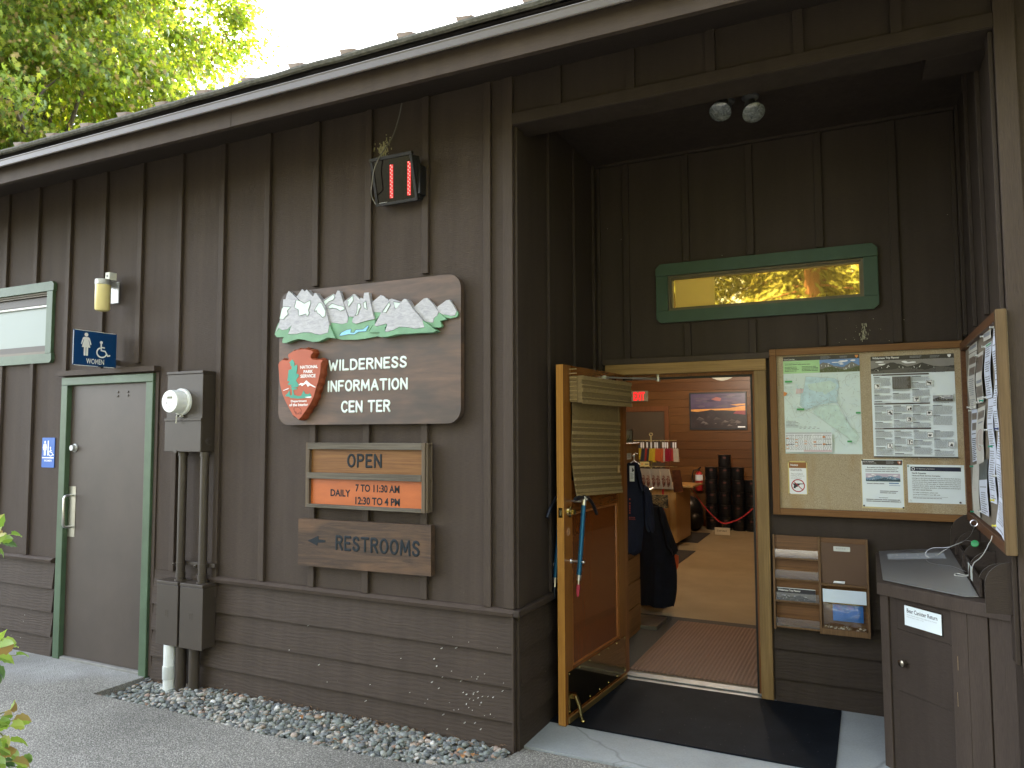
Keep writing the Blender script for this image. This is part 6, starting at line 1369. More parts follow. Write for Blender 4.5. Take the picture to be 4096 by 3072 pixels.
# wire lanyard with a green disc, ball chain
M_WIRE = mat('steel_wire', (.42, .43, .44), .35, .8, .1)
ring_ = U(*zz1(1580, 382), 'x', 2.228)
wl2 = thing('wire_lanyard', 'thin looped wire with a green disc, hanging from an eye hook onto the cabinet top', 'wire', ring_)
def wpath(pts): return smoothpath([U(*zz1(a, b2), 'y', y) for a, b2, y in pts], 6)
W = MB(); W.tube(wpath([(1578, 440, .90), (1530, 540, .93), (1440, 615, .97), (1330, 665, 1.0), (1220, 690, 1.02), (1060, 695, 1.03), (985, 735, 1.03), (965, 780, 1.03), (1010, 815, 1.02)]), .0012, 5)
W.tube(wpath([(1440, 615, .972), (1300, 670, 1.0), (1180, 740, 1.02), (1120, 785, 1.02)]), .0011, 5); W.tube(wpath([(1440, 612, .97), (1490, 600, .9), (1555, 612, .80)]), .0011, 5)
P = [onT(*zz1(a, b2), .012) for a, b2 in ((970, 840), (1020, 880), (1130, 905), (1300, 925), (1480, 995))]; W.tube(smoothpath(P), .0012, 5)
W.build('wire', M_WIRE, wl2, smooth=True)
W = MB(); W.tube([(ring_.x + .0155 * math.cos(t), ring_.y, ring_.z + .0155 * math.sin(t)) for t in np.linspace(0, 6.283, 17)], .003, 6); W.tube([ring_ + Vector((0, 0, -.016)), U(*zz1(1576, 440), 'y', .90)], .0042, 6); W.build('eye_hook', MAT['steel'], wl2, smooth=True)
g_ = U(*zz1(1592, 640), 'y', .79); W = MB(); W.lathe(g_, (-.25, -.9, .5), [(-.005, .010), (0, .019), (.004, .017), (.006, .004)], 16); W.build('green_disc', mat('green_plastic', (.015, .26, .07), .3, 0, .06), wl2, smooth=True)
zC = [(1810, 545, .262), (1800, 590, .265), (1765, 650, .28), (1740, 705, .30), (1700, 770, .33), (1650, 830, .38), (1585, 880, .42), (1563, 930, .43), (1556, 985, .43)]
W = MB(); P = wpath(zC) ; P2 = [onT(*zz1(a, b2), .013) for a, b2 in ((1540, 1015), (1490, 1040), (1430, 1030), (1380, 1018), (1335, 1025), (1345, 1042), (1420, 1052), (1500, 1048), (1545, 1030))]; P = P + smoothpath(P2, 5)
acc = 0; last = P[0]
for p in P[1:]:
    d_ = (p - last).length; n = max(1, int(d_ / .0062))
    for i in range(n): c_ = last + (p - last) * (i / n); W.ball(tuple(c_), .0027, 4)
    last = p
tag(W.build('ball_chain', MAT['steel'], smooth=True), 'silver ball chain hanging from the side board down onto the cabinet top', 'chain')

# ---- rubber mat, floodlight
W = MB(); W.prism([(.003, .425), (1.55, .42), (1.551, 1.318), (.012, 1.318)], .0065, .016)
m_, nt, bb, L = nodes('black_rubber'); v = coords(nt)
vo = nt.nodes.new('ShaderNodeTexVoronoi'); vo.inputs['Scale'].default_value = 34; L.new(coords(nt, (1, .45, 1)), vo.inputs['Vector'])
base = mixc(nt, ramp(nt, vo.outputs['Distance'], [(.03, (.7,) * 3), (.07, (0,) * 3)]), ramp(nt, noise(nt, v, 3.5, 5, .7), [(.3, (.0035, .0045, .007)), (.75, (.010, .0125, .0165))]), (.16, .16, .15))
L.new(base, bb.inputs['Base Color']); bb.inputs['Roughness'].default_value = .75; bb.inputs['Specular IOR Level'].default_value = .08; bumpn(nt, bb, noise(nt, v, 240, 3), .4, .002)
mt_ = tag(W.build('rubber_mat', m_, bevel=.003), 'flat black rubber mat in front of the doorway', 'mat')
fl_ = thing('twin_floodlight', 'twin floodlight with two round glass heads under the porch ceiling', 'lamp', (1.13, .6, 3.629))
zf = sub(2048, 0, 2.16)
for hd_, bs_ in (((1800, 965), (1850, 850)), ((2088, 972), (2058, 852))):
    c = U(*zf(*hd_), 'y', .50); bs2 = U(*zf(*bs_), 'y', .66); dr_ = (CAM - c).normalized() * .45 + Vector((.25 if hd_[0] > 1900 else -.15, -.25, -.75)); dr_.normalize()
    W = MB(); W.lathe((bs2.x, bs2.y, 3.6285), (0, 0, -1), [(0, .048), (.012, .046), (.02, .03), (.05, .028), (.055, .012)], 18)
    W.tube([(bs2.x, bs2.y, 3.58), c - dr_ * .06], .014, 8); W.lathe(c, tuple(-dr_), [(.0, .058), (.03, .052), (.06, .034), (.10, .030), (.105, .005)], 22); hdo = W.build('lamp_head', mat('floodlight_grey', (.10, .10, .10), .5, 0, .1), fl_, smooth=True)
    W = MB(); W.lathe(c + dr_ * .0005, tuple(dr_), [(-.004, .0605), (.002, .061), (.010, .050), (.017, .028), (.019, .001)], 24)
    m_, nt, bb, L = nodes('ribbed_lens'); L.new(ramp(nt, noise(nt, coords(nt), 30, 3, .7, 1.5), [(.35, (.05, .055, .055)), (.7, (.22, .235, .23))]), bb.inputs['Base Color']); bb.inputs['Roughness'].default_value = .08; bb.inputs['Specular IOR Level'].default_value = .8
    W.build('lens', m_, hdo, smooth=True)
# small bird-dropping streak over the notice board
W = MB(FRONT(D)); r2 = random.Random(9); c0 = NF.loc(3072 + 825 / 2.16, 768 + 1200 / 2.16)
for i in range(70):
    x = c0[0] + r2.gauss(0, .010); z = c0[1] + r2.uniform(-.05, .05); l = r2.uniform(.004, .02); w2 = r2.uniform(.0006, .0018); W.box(x - w2, x + w2, z - l, z, .0003, .0012)
for i in range(24):
    x = c0[0] + r2.gauss(.02, .12); z = c0[1] + r2.gauss(-.0, .06); w2 = r2.uniform(.0008, .002); W.box(x - w2, x + w2, z - w2 * 1.4, z, .0003, .0012)
tag(W.build('bird_droppings', mat('droppings', (.36, .35, .26), .9, 0, .3, 60)), 'pale streaked bird droppings on the brown wall above the notice board', 'droppings', kind='stuff')

# ================================================================ the room inside
zi3 = sub(2440, 1480, 3.568); zi4 = sub(2440, 1850, 3.318); zi7 = sub(2048, 2304, 2.16)
# door mats on the carpet
m_, nt, bb, L = nodes('ribbed_brown_mat'); wv = nt.nodes.new('ShaderNodeTexWave'); wv.bands_direction = 'X'; wv.inputs['Scale'].default_value = 11; L.new(coords(nt), wv.inputs['Vector'])
base = mixc(nt, wv.outputs['Fac'], (.13, .078, .054), (.23, .145, .105)); base = mixc(nt, .55, base, ramp(nt, noise(nt, coords(nt), 120, 3, .8), [(.3, (.13, .08, .055)), (.7, (.30, .195, .145))]))
L.new(base, bb.inputs['Base Color']); bb.inputs['Roughness'].default_value = .95; bumpn(nt, bb, wv.outputs['Fac'], .6, .01)
W = MB(); W.prism([(.165, 1.53), (1.075, 1.53), (1.06, 3.0), (.17, 3.0)], .0125, .021); tag(W.build('ribbed_doormat', m_, bevel=.003), 'ribbed reddish brown mat just inside the doorway', 'mat')
W = MB(); W.prism([(-.6, 1.52), (1.2, 1.52), (1.2, 3.15), (-.6, 3.15)], .0121, .0124); S(W.build('entry_tiles', mat('grey_entry_carpet', (.085, .085, .08), .95, 0, .25, 90)))
M_GM = mat('grey_mat', (.045, .047, .05), .95, 0, .2, 60)
for P, lab in (([(-.632, 7.71), (-.663, 8.85), (-1.4, 8.85), (-1.4, 7.71)], 'far grey mat on the carpet under the rope, by the counter'), ([(-.486, 5.84), (-.498, 6.92), (-1.2, 6.92), (-1.2, 5.84)], 'near grey mat on the carpet beside the dark jackets')):
    W = MB(); W.prism(P, .0125, .02); tag(W.build('floor_mat', M_GM), lab, 'mat', 'grey mats on the carpet')
# framed sunset
PF = FRONT(9.728)
s = Sheet(PF, zi3, (1150, 335), (1930, 335), (1935, 832), (1160, 832), .022)
pc = thing('framed_picture', 'framed photograph of a purple and orange sunset on the wooden back wall', 'picture', PF.w((s.x0 + s.x1) / 2, s.y0 - .03))
W = MB(PF); t = .024; x0, x1, y0, y1 = s.x0 - t, s.x1 + t, s.y0 - t, s.y1 + t
W.box(x0, x1, y1 - t, y1, .001, .03); W.box(x0, x1, y0, y0 + t, .001, .03); W.box(x0, x0 + t, y0 + t, y1 - t, .001, .0295); W.box(x1 - t, x1, y0 + t, y1 - t, .001, .0295); W.build('frame', MAT['black'], pc)
s.base(0); s.rect(0, 1, .53, 1, 1)
r2 = random.Random(3)
for i in range(26):
    cx, cy = r2.uniform(.12, .88), r2.uniform(.58, .95); w_, h_ = r2.uniform(.06, .12), r2.uniform(.012, .035); s.poly([(min(max(cx + w_ * math.cos(t), 0), 1), cy + h_ * math.sin(t)) for t in np.linspace(0, 6.28, 12)[:-1]], r2.choice((2, 2, 3, 3, 6)))
for P, mi in (([(.38, .84), (.45, .80), (.55, .78), (.57, .86), (.48, .90)], 4), ([(0, .47), (1, .50), (1, .64), (.85, .61), (.7, .57), (.4, .56), (0, .55)], 5), ([(.72, .67), (.85, .64), (1, .66), (1, .70), (.86, .69)], 5), ([(0, .40), (0, .50), (.12, .48), (.3, .515), (.38, .54), (.45, .515), (.6, .515), (.8, .50), (1, .50), (1, .4)], 0), ([(.78, .42), (.84, .50), (1, .50), (1, .38)], 7)): s.poly(P, mi)
for i in range(18):
    cx, cy = r2.uniform(.1, .9), r2.uniform(.05, .38); w_ = r2.uniform(.02, .08); s.poly([(cx - w_, cy), (cx - w_ * .3, cy + w_ * 1.1), (cx + w_, cy + w_ * .2)], r2.choice((8, 8, 9)))
s.rect(.86, .99, .02, .055, 10)
im = MB(PF); s.mb.build('photo_print', [mat('dusk_ground', (.022, .014, .014), .4, 0, .5, 6), mat('dusk_violet', (.06, .04, .075), .4), mat('dusk_purple', (.038, .024, .05), .4), mat('dusk_cloud', (.085, .055, .08), .4), mat('dusk_pink', (.26, .085, .07), .4), mat('dusk_orange', (.50, .22, .05), .4), mat('dusk_grey', (.07, .055, .07), .4), mat('dusk_red', (.17, .02, .025), .4), mat('dusk_rock', (.05, .036, .034), .4), mat('dusk_pale_rock', (.10, .08, .075), .4), MAT['paper']], pc)
# exit sign
s = Sheet(PF, zi3, (297, 300), (533, 298), (537, 448), (300, 448), .05)
ex_ = thing('exit_sign', 'small lit EXIT sign with red letters above the inner doorway', 'sign', PF.w((s.x0 + s.x1) / 2, s.y0))
W = MB(PF); W.box(s.x0, s.x1, s.y0, s.y1, .002, .05); W.build('housing', mat('exit_housing', (.16, .135, .08), .5), ex_, bevel=.004)
W = MB(PF); W.text('EXIT', s.X(.16), s.Y(.08), s.X(.84), s.Y(.90), .0505, 0, .03, ext=.004); W.build('lettering', emit('exit_red', (1, .015, .02), .13), ex_)
# ceiling lamp: a lit bowl on a stem
def ceiling_lamp(x, y, lab):
    o = thing('ceiling_lamp', lab, 'lamp', (x, y, 2.95), 'bowl lamps on the ceiling')
    W = MB(); W.lathe((x, y, 2.46), (0, 0, 1), [(0, .02), (.012, .075), (.035, .135), (.07, .18), (.075, .185), (.078, .178)], 28); W.build('glass_bowl', emit('lamp_bowl', (1, .86, .58), .055), o, smooth=True)
    W = MB(); W.tube([(x, y, 2.55), (x, y, 2.948)], .012, 8); W.lathe((x, y, 2.93), (0, 0, 1), [(0, .03), (.0185, .07)], 16); W.build('stem', MAT['brass'], o)
    l = bpy.data.lights.new('lamp_light', 'POINT'); l.energy = LAMP_W; l.color = (1, .91, .76); l.shadow_soft_size = .12
    lo = bpy.data.objects.new('lamp_light', l); C.objects.link(lo); lo.location = (0, 0, -.30); lo.parent = o; lo['label'] = 'warm light of the lamp'
LAMP_W = 22
p = U(*zi3(1600, 100), 'y', 7.7); ceiling_lamp(p.x, 7.7, 'lit bowl lamp hanging near the back of the room'); ceiling_lamp(-.2, 4.3, 'added bowl lamp nearer the entrance, unseen above the doorway, brightening carpet and goods')  # second lamp is added out of view to brighten carpet and goods
# tall wooden cabinet by the door, with small things on it
M_CAB = wood('oak_cabinet', (.20, .095, .03), (.34, .18, .07), 'z', 1.0, .45, .1)
wc = thing('wooden_cabinet', 'tall oak cabinet inside the room, mostly behind the open door', 'cabinet', (-.35, 2.1, .012))
W = MB(); W.box(-.62, -.06, 1.62, 2.60, .0125, 1.585, 0); W.box(-.64, -.045, 1.60, 2.625, 1.5855, 1.605, 0); W.build('carcass', M_CAB, wc, bevel=.004)
W = MB(); W.box(-.0595, -.050, 1.66, 2.57, .9, 1.56, 0); W.box(-.0495, -.044, 1.66, 1.72, .9, 1.56, 0); W.box(-.0495, -.044, 2.51, 2.57, .9, 1.56, 0); W.box(-.0495, -.044, 1.7205, 2.5095, 1.49, 1.56, 0); W.box(-.0495, -.044, 1.7205, 2.5095, .9, .96, 0); W.build('cabinet_door', M_CAB, wc)
for k in range(4):
    W = MB(); W.box(-.0595, -.046, 1.66, 2.57, .05 + .205 * k, .245 + .205 * k); W.build('drawer_front', wood('drawer_oak', (.15, .07, .022), (.27, .14, .05), 'y', 1, .45), wc, bevel=.006)
W = MB(); c = U(*zi3(318, 1222), 'x', -.04); W.lathe((-.044, min(c.y, 2.5), c.z), (1, 0, 0), [(0, .008), (.012, .007), (.016, .014), (.024, .012), (.025, .001)], 12); W.build('knob', MAT['steel'], wc, smooth=True)
XC = Frame((-.0435, 0, 0), (0, 1, 0), (0, 0, 1), (1, 0, 0))
s = Sheet(XC, zi3, (240, 1192), (305, 1184), (307, 1272), (242, 1280), .001); s.base(0, .0004); s.lines(.1, .9, .9, .2, .012, 1, th=.4); s.done('card', 'small white card taped to the oak cabinet door', 'card', [MAT['paper'], MAT['greyink']])
YC = Frame((0, 2.58, 0), (1, 0, 0), (0, 0, 1), (0, -1, 0))
s = Sheet(YC, zi3, (215, 848), (315, 850), (315, 1042), (215, 1045), 0); s.y0 = 1.606; s.hh = s.y1 - s.y0
s.mb.box(s.x0, s.x1, s.y0, s.y1, -.03, 0, 0); s.rect(.08, .92, .08, .92, 1); s.poly([(.1, .1), (.5, .35), (.6, .2), (.9, .3), (.9, .1)], 2); s.poly([(.55, .35), (.75, .85), (.85, .8), (.8, .35)], 3)
s.done('display_card', 'small upright picture card standing on top of the oak cabinet', 'card', [mat('card_frame', (.10, .11, .09), .4), mat('card_blue', (.23, .27, .25), .4), mat('card_dark', (.06, .08, .07), .4), mat('card_grey', (.13, .15, .15), .4)])
# garments: a navy tee on a hanger and dark jackets, on a floor rack with a metal base
def cloth(mb, outline, y, th, mi=0, seed=0, wav=.02, nz=26, nx=12):
    """a hanging garment: outline = list of (z, xl, xr) from the top down, with folds front and back"""
    r2 = random.Random(seed); zs = [o_[0] for o_ in outline]; ph = [r2.uniform(0, 6.28) for _ in range(4)]
    F, Bk = [], []
    for j in range(nz + 1):
        z = zs[0] + (zs[-1] - zs[0]) * j / nz
        for k in range(len(zs) - 1):
            if zs[k] >= z >= zs[k + 1] - 1e-9:
                f = (zs[k] - z) / max(1e-6, zs[k] - zs[k + 1]); xl = outline[k][1] + (outline[k + 1][1] - outline[k][1]) * f; xr = outline[k][2] + (outline[k + 1][2] - outline[k][2]) * f; break
        dn = j / nz
        for i in range(nx + 1):
            a = i / nx; x = xl + (xr - xl) * a; e = math.sin(math.pi * a) ** .6
            fold = wav * dn * (math.sin(a * 11 + ph[0] + dn * 2) + .6 * math.sin(a * 23 + ph[1] - dn * 3)) * .5 + wav * .35 * math.sin(dn * 9 + a * 5 + ph[2])
            F.append((x, y - th * e * (.5 + .5 * dn ** .5) - fold * e, z + r2.uniform(-.002, .002) - (.012 * math.sin(a * 9 + ph[3]) * dn ** 6))); Bk.append((x, y + th * e * .8 + fold * e * .5, z))
    n = nx + 1; base = len(F); fs = [(j * n + i, (j + 1) * n + i, (j + 1) * n + i + 1, j * n + i + 1) for j in range(nz) for i in range(nx)]
    fb2 = [(base + j * n + i, base + j * n + i + 1, base + (j + 1) * n + i + 1, base + (j + 1) * n + i) for j in range(nz) for i in range(nx)]
    mb.add(F + Bk, fs + fb2, mi, True)
M_NAVY = mat('navy_cotton', (.007, .010, .028), .85, 0, .25, 14, bump=.2, bs=200); M_DNAVY = mat('dark_navy_fleece', (.006, .008, .018), .9, 0, .3, 12, bump=.2, bs=160)
def gx(a, b2, y): p = U(*zi4(a, b2), 'y', y); return p
yT = 2.2
def gout(rows, y): return [(gx(rw_[1], rw_[0], y).z, gx(rw_[1], rw_[0], y).x, gx(rw_[2], rw_[0], y).x) for rw_ in rows]
tee = thing('navy_shirt', 'navy shirt with red lettering and a white price tag, hanging nearest the open door', 'shirt', (gx(340, 500, yT).x, yT, gx(340, 1210, yT).z))
W = MB(); cloth(W, gout([(5, 235, 375), (60, 190, 395), (130, 120, 415), (290, 80, 440), (330, 60, 500), (500, 60, 470), (800, 70, 450), (1000, 80, 432), (1160, 90, 420), (1215, 100, 330)], yT), yT, .05, 0, 3); W.build('body', M_NAVY, tee, smooth=True)
W = MB(); cloth(W, gout([(300, 400, 470), (330, 415, 515), (420, 440, 552), (650, 448, 585), (800, 455, 592), (870, 470, 600), (905, 520, 580)], yT - .02), yT - .02, .045, 0, 5, .015); W.build('sleeve', M_NAVY, tee, smooth=True)
W = MB(); cloth(W, gout([(0, 300, 370), (40, 330, 385), (150, 355, 405), (290, 385, 440), (380, 400, 470)], yT - .05), yT - .055, .02, 0, 8, .008); W.build('collar', M_NAVY, tee, smooth=True)
TF = FRONT(yT - .085); W = MB(TF); a = TF.loc(*zi4(262, 250)); c = TF.loc(*zi4(322, 45)); W.box(a[0], c[0], a[1], c[1], 0, .001, 0); W.lines(a[0] + .006, c[0] - .006, c[1] - .06, a[1] + .02, .008, .0014, 1, th=.35); W.poly([(a[0] + .022, c[1] - .015), (a[0] + .03, c[1] - .02), (a[0] + .038, c[1] - .04), (a[0] + .02, c[1] - .05)], .0014, 2); W.build('price_tag', [MAT['paper'], MAT['greyink'], MAT['ink']], tee)
TF = FRONT(yT - .068); W = MB(TF); M_ORT = mat('red_print', (.30, .06, .04), .7)
for k, v_ in enumerate((490, 545, 580, 610, 640, 672)): a = TF.loc(*zi4(254, v_ + 8)); W.box(a[0], a[0] + .011, a[1], a[1] + .014, 0, .0008)
a = TF.loc(*zi4(252, 760)); c = TF.loc(*zi4(335, 725)); W.text('Cascades', a[0], a[1], c[0], c[1], .0006, 0, .0) if False else W.lines(a[0], c[0], c[1], a[1], .013, .0006, 0, th=.7, wmin=.004, wmax=.008, ragged=0)
W.build('printed_letters', M_ORT, tee)
W = MB(); h_ = gx(320, 10, yT); W.tube([h_ + Vector((-.08, -.0, -.03)), h_ + Vector((0, 0, .02)), h_ + Vector((.05, -.0, -.01))], .005, 6); W.tube([h_ + Vector((0, 0, .02)), h_ + Vector((0, 0, .06)), h_ + Vector((.012, 0, .085)), h_ + Vector((.03, 0, .075))], .003, 6); W.build('hanger', MAT['white'], tee, smooth=True)
yJ = 3.25
for lab, dy, rows, sd in (('long dark jacket hanging in front, right behind the navy shirt', 0, [(560, 400, 640), (600, 390, 700), (700, 380, 740), (900, 385, 815), (1130, 395, 905), (1180, 395, 880), (1300, 398, 880), (1480, 400, 890), (1650, 400, 888), (1780, 402, 870), (1870, 405, 845)], 1),
                          ('second dark jacket on the rack, behind the front jacket', .28, [(540, 330, 600), (640, 330, 660), (900, 330, 700), (1300, 330, 740), (1800, 330, 760)], 2)):
    y = yJ + dy; rr = gout(rows, y); o = thing('dark_jacket', lab, 'jacket', ((rr[2][1] + rr[2][2]) / 2, y, rr[-1][0]), 'dark jackets on the floor rack')
    W = MB(); cloth(W, rr, y, .10, 0, sd, .035, 34, 16); W.build('body', M_DNAVY, o, smooth=True)
    if sd == 1:
        W = MB(); cloth(W, gout([(590, 640, 700), (680, 660, 745), (850, 690, 800), (1100, 740, 895), (1160, 790, 915), (1205, 850, 880)], y - .03), y - .05, .07, 0, 7, .02); W.build('sleeve', M_DNAVY, o, smooth=True)
        JF = FRONT(y - .02); W = MB(JF); P = [JF.loc(*zi4(*q_)) for q_ in ((850, 1210), (912, 1235), (908, 1380), (888, 1420), (860, 1260))]; W.prism(P, 0, .004); W.build('orange_tag', mat('orange_tag', (.55, .09, .02), .5), o)
rkz = thing('garment_rack', 'garment rack with a flat metal base plate holding the shirt and jackets', 'rack', (-.02, 2.9, .012))
W = MB(); W.box(-.23, .075, 2.62, 2.98, .0126, .045); W.build('base_plate', mat('dull_steel', (.24, .22, .18), .4, .6, .15, 8), rkz, bevel=.003)
W = MB(); W.tube([(-.2, 2.7, .0455), (-.2, 2.7, 1.10), (-.2, 2.75, 1.13), (-.2, 3.6, 1.13)], .014, 10); W.build('upright', MAT['steel'], rkz, smooth=True)
# counter
M_MAPLE = wood('maple_ply', (.36, .21, .075), (.50, .32, .13), 'z', .7, .4, .04, .2)
ct = thing('counter', 'pale maple counter with a flap top beside the rope', 'counter', (-1.6, 7.55, .012))
W = MB(); W.box(-2.9, -.80, 7.09, 8.02, .085, .868); W.build('body', M_MAPLE, ct, bevel=.002)
W = MB(); W.box(-2.9, -.90, 7.16, 7.95, .0126, .0845); W.build('plinth', MAT['black'], ct)
W = MB(); W.box(-2.92, -.775, 7.05, 8.06, .8685, .897); W.box(-.774, -.60, 7.30, 8.05, .872, .895); W.build('counter_top', wood('maple_top', (.42, .27, .10), (.55, .37, .16), 'x', .7, .35, .03, .2), ct, bevel=.002)
# rope with hanging card
rp = thing('rope_barrier', 'red webbing strap slung across the passage by the counter', 'rope', (-.3, 8.0, .3))
P = [(-.80, 8.0, .862), (-.72, 7.99, .74), (-.6, 7.97, .57), (-.45, 7.95, .41), (-.31, 7.94, .305), (-.18, 7.94, .32), (0, 7.95, .41), (.21, 7.97, .59), (.6, 8.0, .86), (1.0, 8.0, 1.0)]
Q_ = smoothpath([Vector(p) for p in P], 5); W = MB(); k = len(Q_); W.add([(p.x, p.y, p.z + .011) for p in Q_] + [(p.x, p.y, p.z - .011) for p in Q_] + [(p.x, p.y + .004, p.z + .011) for p in Q_] + [(p.x, p.y + .004, p.z - .011) for p in Q_], [(k + i, k + i + 1, i + 1, i) for i in range(k - 1)] + [(2 * k + i, 2 * k + i + 1, 3 * k + i + 1, 3 * k + i) for i in range(k - 1)], 0, True)
W.build('strap', mat('red_webbing', (.48, .03, .035), .6, 0, .1), rp)
W = MB(); W.box(-.995, -.965, 7.04, 7.046, .53, .86); W.build('strap_end', mat('red_strap_end', (.40, .02, .025), .6), rp)
s = Sheet(FRONT(7.92), zi4, (1390, 866), (1590, 862), (1590, 960), (1392, 962), 0)
s.mb.box(s.x0 - .02, s.x1 + .02, s.y0 - .015, s.y1 + .004, -.002, -.0014, 2); s.base(0, .001); s.text('STAFF ONLY', .13, .42, .82, .66, 1, .02); s.mb.tube([((s.x0 + s.x1) / 2, s.y1, -.001), ((s.x0 + s.x1) / 2, s.y1 + .075, -.005)], .004, 6, 3)
s.done('staff_card', 'white card reading STAFF ONLY hanging from the red strap', 'sign', [mat('card_cream', (.62, .55, .40), .5), MAT['ink'], MAT['clear'], MAT['brass']])
# black bear canisters stacked in rows at the back
M_CAN = mat('black_canister_plastic', (.010, .010, .011), .28, 0, .1, 4)
def canister():
    o = thing('bear_canister', '', 'canister', (0, 0, 0), 'stacked black bear canisters'); R_ = .106; H_ = .212
    W = MB(); W.lathe((0, 0, 0), (0, 0, 1), [(0, R_ * .93), (.008, R_ * .97), (.05, R_), (.075, R_), (.077, R_ * 1.03), (.083, R_ * 1.03), (.085, R_), (.098, R_), (.10, R_ * 1.03), (.106, R_ * 1.03), (.108, R_), (.121, R_), (.123, R_ * 1.03), (.129, R_ * 1.03), (.131, R_), (H_ - .03, R_)], 20); W.build('barrel', M_CAN, o, smooth=True)
    W = MB(); W.lathe((0, 0, H_ - .0295), (0, 0, 1), [(0, R_ * 1.02), (.024, R_ * 1.02), (.0285, R_ * .98), (.0287, .001)], 20); W.build('lid', M_CAN, o, smooth=True)
    W = MB(); W.add([(R_ * 1.004 * math.sin(t) , -R_ * 1.004 * math.cos(t), z) for z in (.15, .178) for t in np.linspace(-.1, .42, 6)], [(i, i + 1, 7 + i, 6 + i) for i in range(5)], 0, True); W.build('label_patch', mat('canister_label', (.10, .035, .03), .4), o)
    return o
proto = canister(); first = True
xs0 = [-.735, -.512, -.288, -.07, .15]; ROWN = ('bottom', 'second', 'third', 'fourth', 'fifth', 'top')
COLN = ('leftmost', 'second', 'middle', 'fourth', 'rightmost')
for row in range(6):
    for ci, x in enumerate(xs0):
        if row == 4 and ci not in (0, 1, 2): continue
        if row == 5 and ci != 1: continue
        o = proto if first else copy_tree(proto); first = False
        o.location = (x + ru(-.008, .008) + (.0 if row < 5 else .01), 9.42 + ru(-.01, .01), .013 + .2135 * row)
        o['label'] = ('single bear canister standing on top of the whole stack' if row == 5 else '%s black bear canister in the %s row of the stack' % (COLN[ci] if row < 4 else ('left', 'middle', 'right')[ci], ROWN[row]))
    
# fire extinguisher
fe = thing('fire_extinguisher', 'red fire extinguisher on the back wall left of the black canisters', 'extinguisher', (gx(1180, 300, 9.6).x, 9.6, gx(1180, 370, 9.6).z))
c = gx(1182, 370, 9.6); zt_ = gx(1170, 120, 9.6).z; W = MB(); W.lathe((c.x, 9.62, c.z), (0, 0, 1), [(0, .06), (.01, .066), (zt_ - c.z - .06, .066), (zt_ - c.z - .02, .045), (zt_ - c.z, .022)], 18); W.build('cylinder', mat('extinguisher_red', (.36, .02, .02), .35), fe, smooth=True)
W = MB(); zl0, zl1 = gx(1180, 240, 9.55).z, gx(1180, 165, 9.55).z; W.lathe((c.x, 9.62, zl0), (0, 0, 1), [(0, .067), (zl1 - zl0, .067)], 18); W.build('label_band', MAT['paper'], fe, smooth=True)
W = MB(); W.tube([(c.x, 9.62, zt_), (c.x, 9.62, zt_ + .05), (c.x + .03, 9.6, zt_ + .07)], .014, 8); W.tube([(c.x, 9.6, zt_ + .03), (c.x - .09, 9.6, zt_ + .02), (c.x - .12, 9.6, zt_ - .08), (c.x - .09, 9.6, zt_ - .2)], .011, 8); W.build('valve_and_hose', MAT['black'], fe, smooth=True)
bg_ = thing('black_bag', 'lumpy black bag on the floor behind the counter end', 'bag', (-1.05, 9.2, .013)); W = MB(); W.ball((-1.08, 9.2, .30), .27, 10, sc=(.9, .8, 1.1)); W.ball((-.98, 9.1, .18), .17, 8); W.build('sack', M_CAN, bg_, smooth=True)
# spinner rack with goods hanging in front of the counter
yS = 6.5; sx_ = U(*zi3(585, 1020), 'y', yS)
sp = thing('display_rack', 'wire display rack crowned by a loop, holding small goods in front of the counter', 'rack', (sx_.x, yS, .9))
M_WR = mat('brass_wire', (.42, .36, .18), .35, .7)
W = MB(); zt_ = U(*zi3(583, 910), 'y', yS).z
W.tube([(sx_.x, yS, .02), (sx_.x, yS, zt_ - .03)], .012, 8); W.tube([(sx_.x + .022 * math.cos(t), yS, zt_ + .02 * math.sin(t) - .01) for t in np.linspace(-1.57, 4.71, 14)], .008, 6)
W.lathe((sx_.x, yS, .0127), (0, 0, 1), [(0, .24), (.02, .22), (.03, .03)], 24)
T1, T2 = U(*zi3(600, 1025), 'y', yS).z, U(*zi4(600, 70), 'y', yS).z
for z, xs_ in ((T1, [i * .052 - .25 for i in range(11)]), (T2, [i * .075 - .21 for i in range(6)])):
    W.tube([(sx_.x - .28, yS - .0, z + .02), (sx_.x + .36, yS - .0, z + .02)], .005, 6)
    for q_ in xs_: W.tube([(sx_.x + q_, yS, z + .02), (sx_.x + q_, yS - .13, z + .012), (sx_.x + q_, yS - .135, z + .025)], .0035, 5)
W.build('wire_frame', M_WR, sp, smooth=True)
gc = {'yellow': (.50, .36, .03), 'dark': (.035, .04, .05), 'red': (.34, .035, .03), 'orange': (.42, .09, .03), 'pale': (.42, .38, .30), 'crimson': (.24, .012, .03)}
gm = {k_: mat('pack_' + k_, v_, .45, 0, .1, 10) for k_, v_ in gc.items()}
gseq = ['yellow', 'yellow', 'dark', 'red', 'dark', 'yellow', 'yellow', 'orange', 'orange', 'orange', 'pale', 'crimson', 'crimson', 'red', 'pale']
place = ['hanging first from the left', 'hanging second from the left', 'left of the first red pouch', 'between two dark pouches', 'right of the first red pouch', 'in the middle of the row', 'left of the orange pouches', 'right of the yellow pouches', 'in the middle of the orange pouches', 'last of the orange pouches', 'beside the orange pouches', 'left of the red pouches at the end', 'right of the pale pouch, near the end', 'near the right end of the row', 'at the right end of the row']
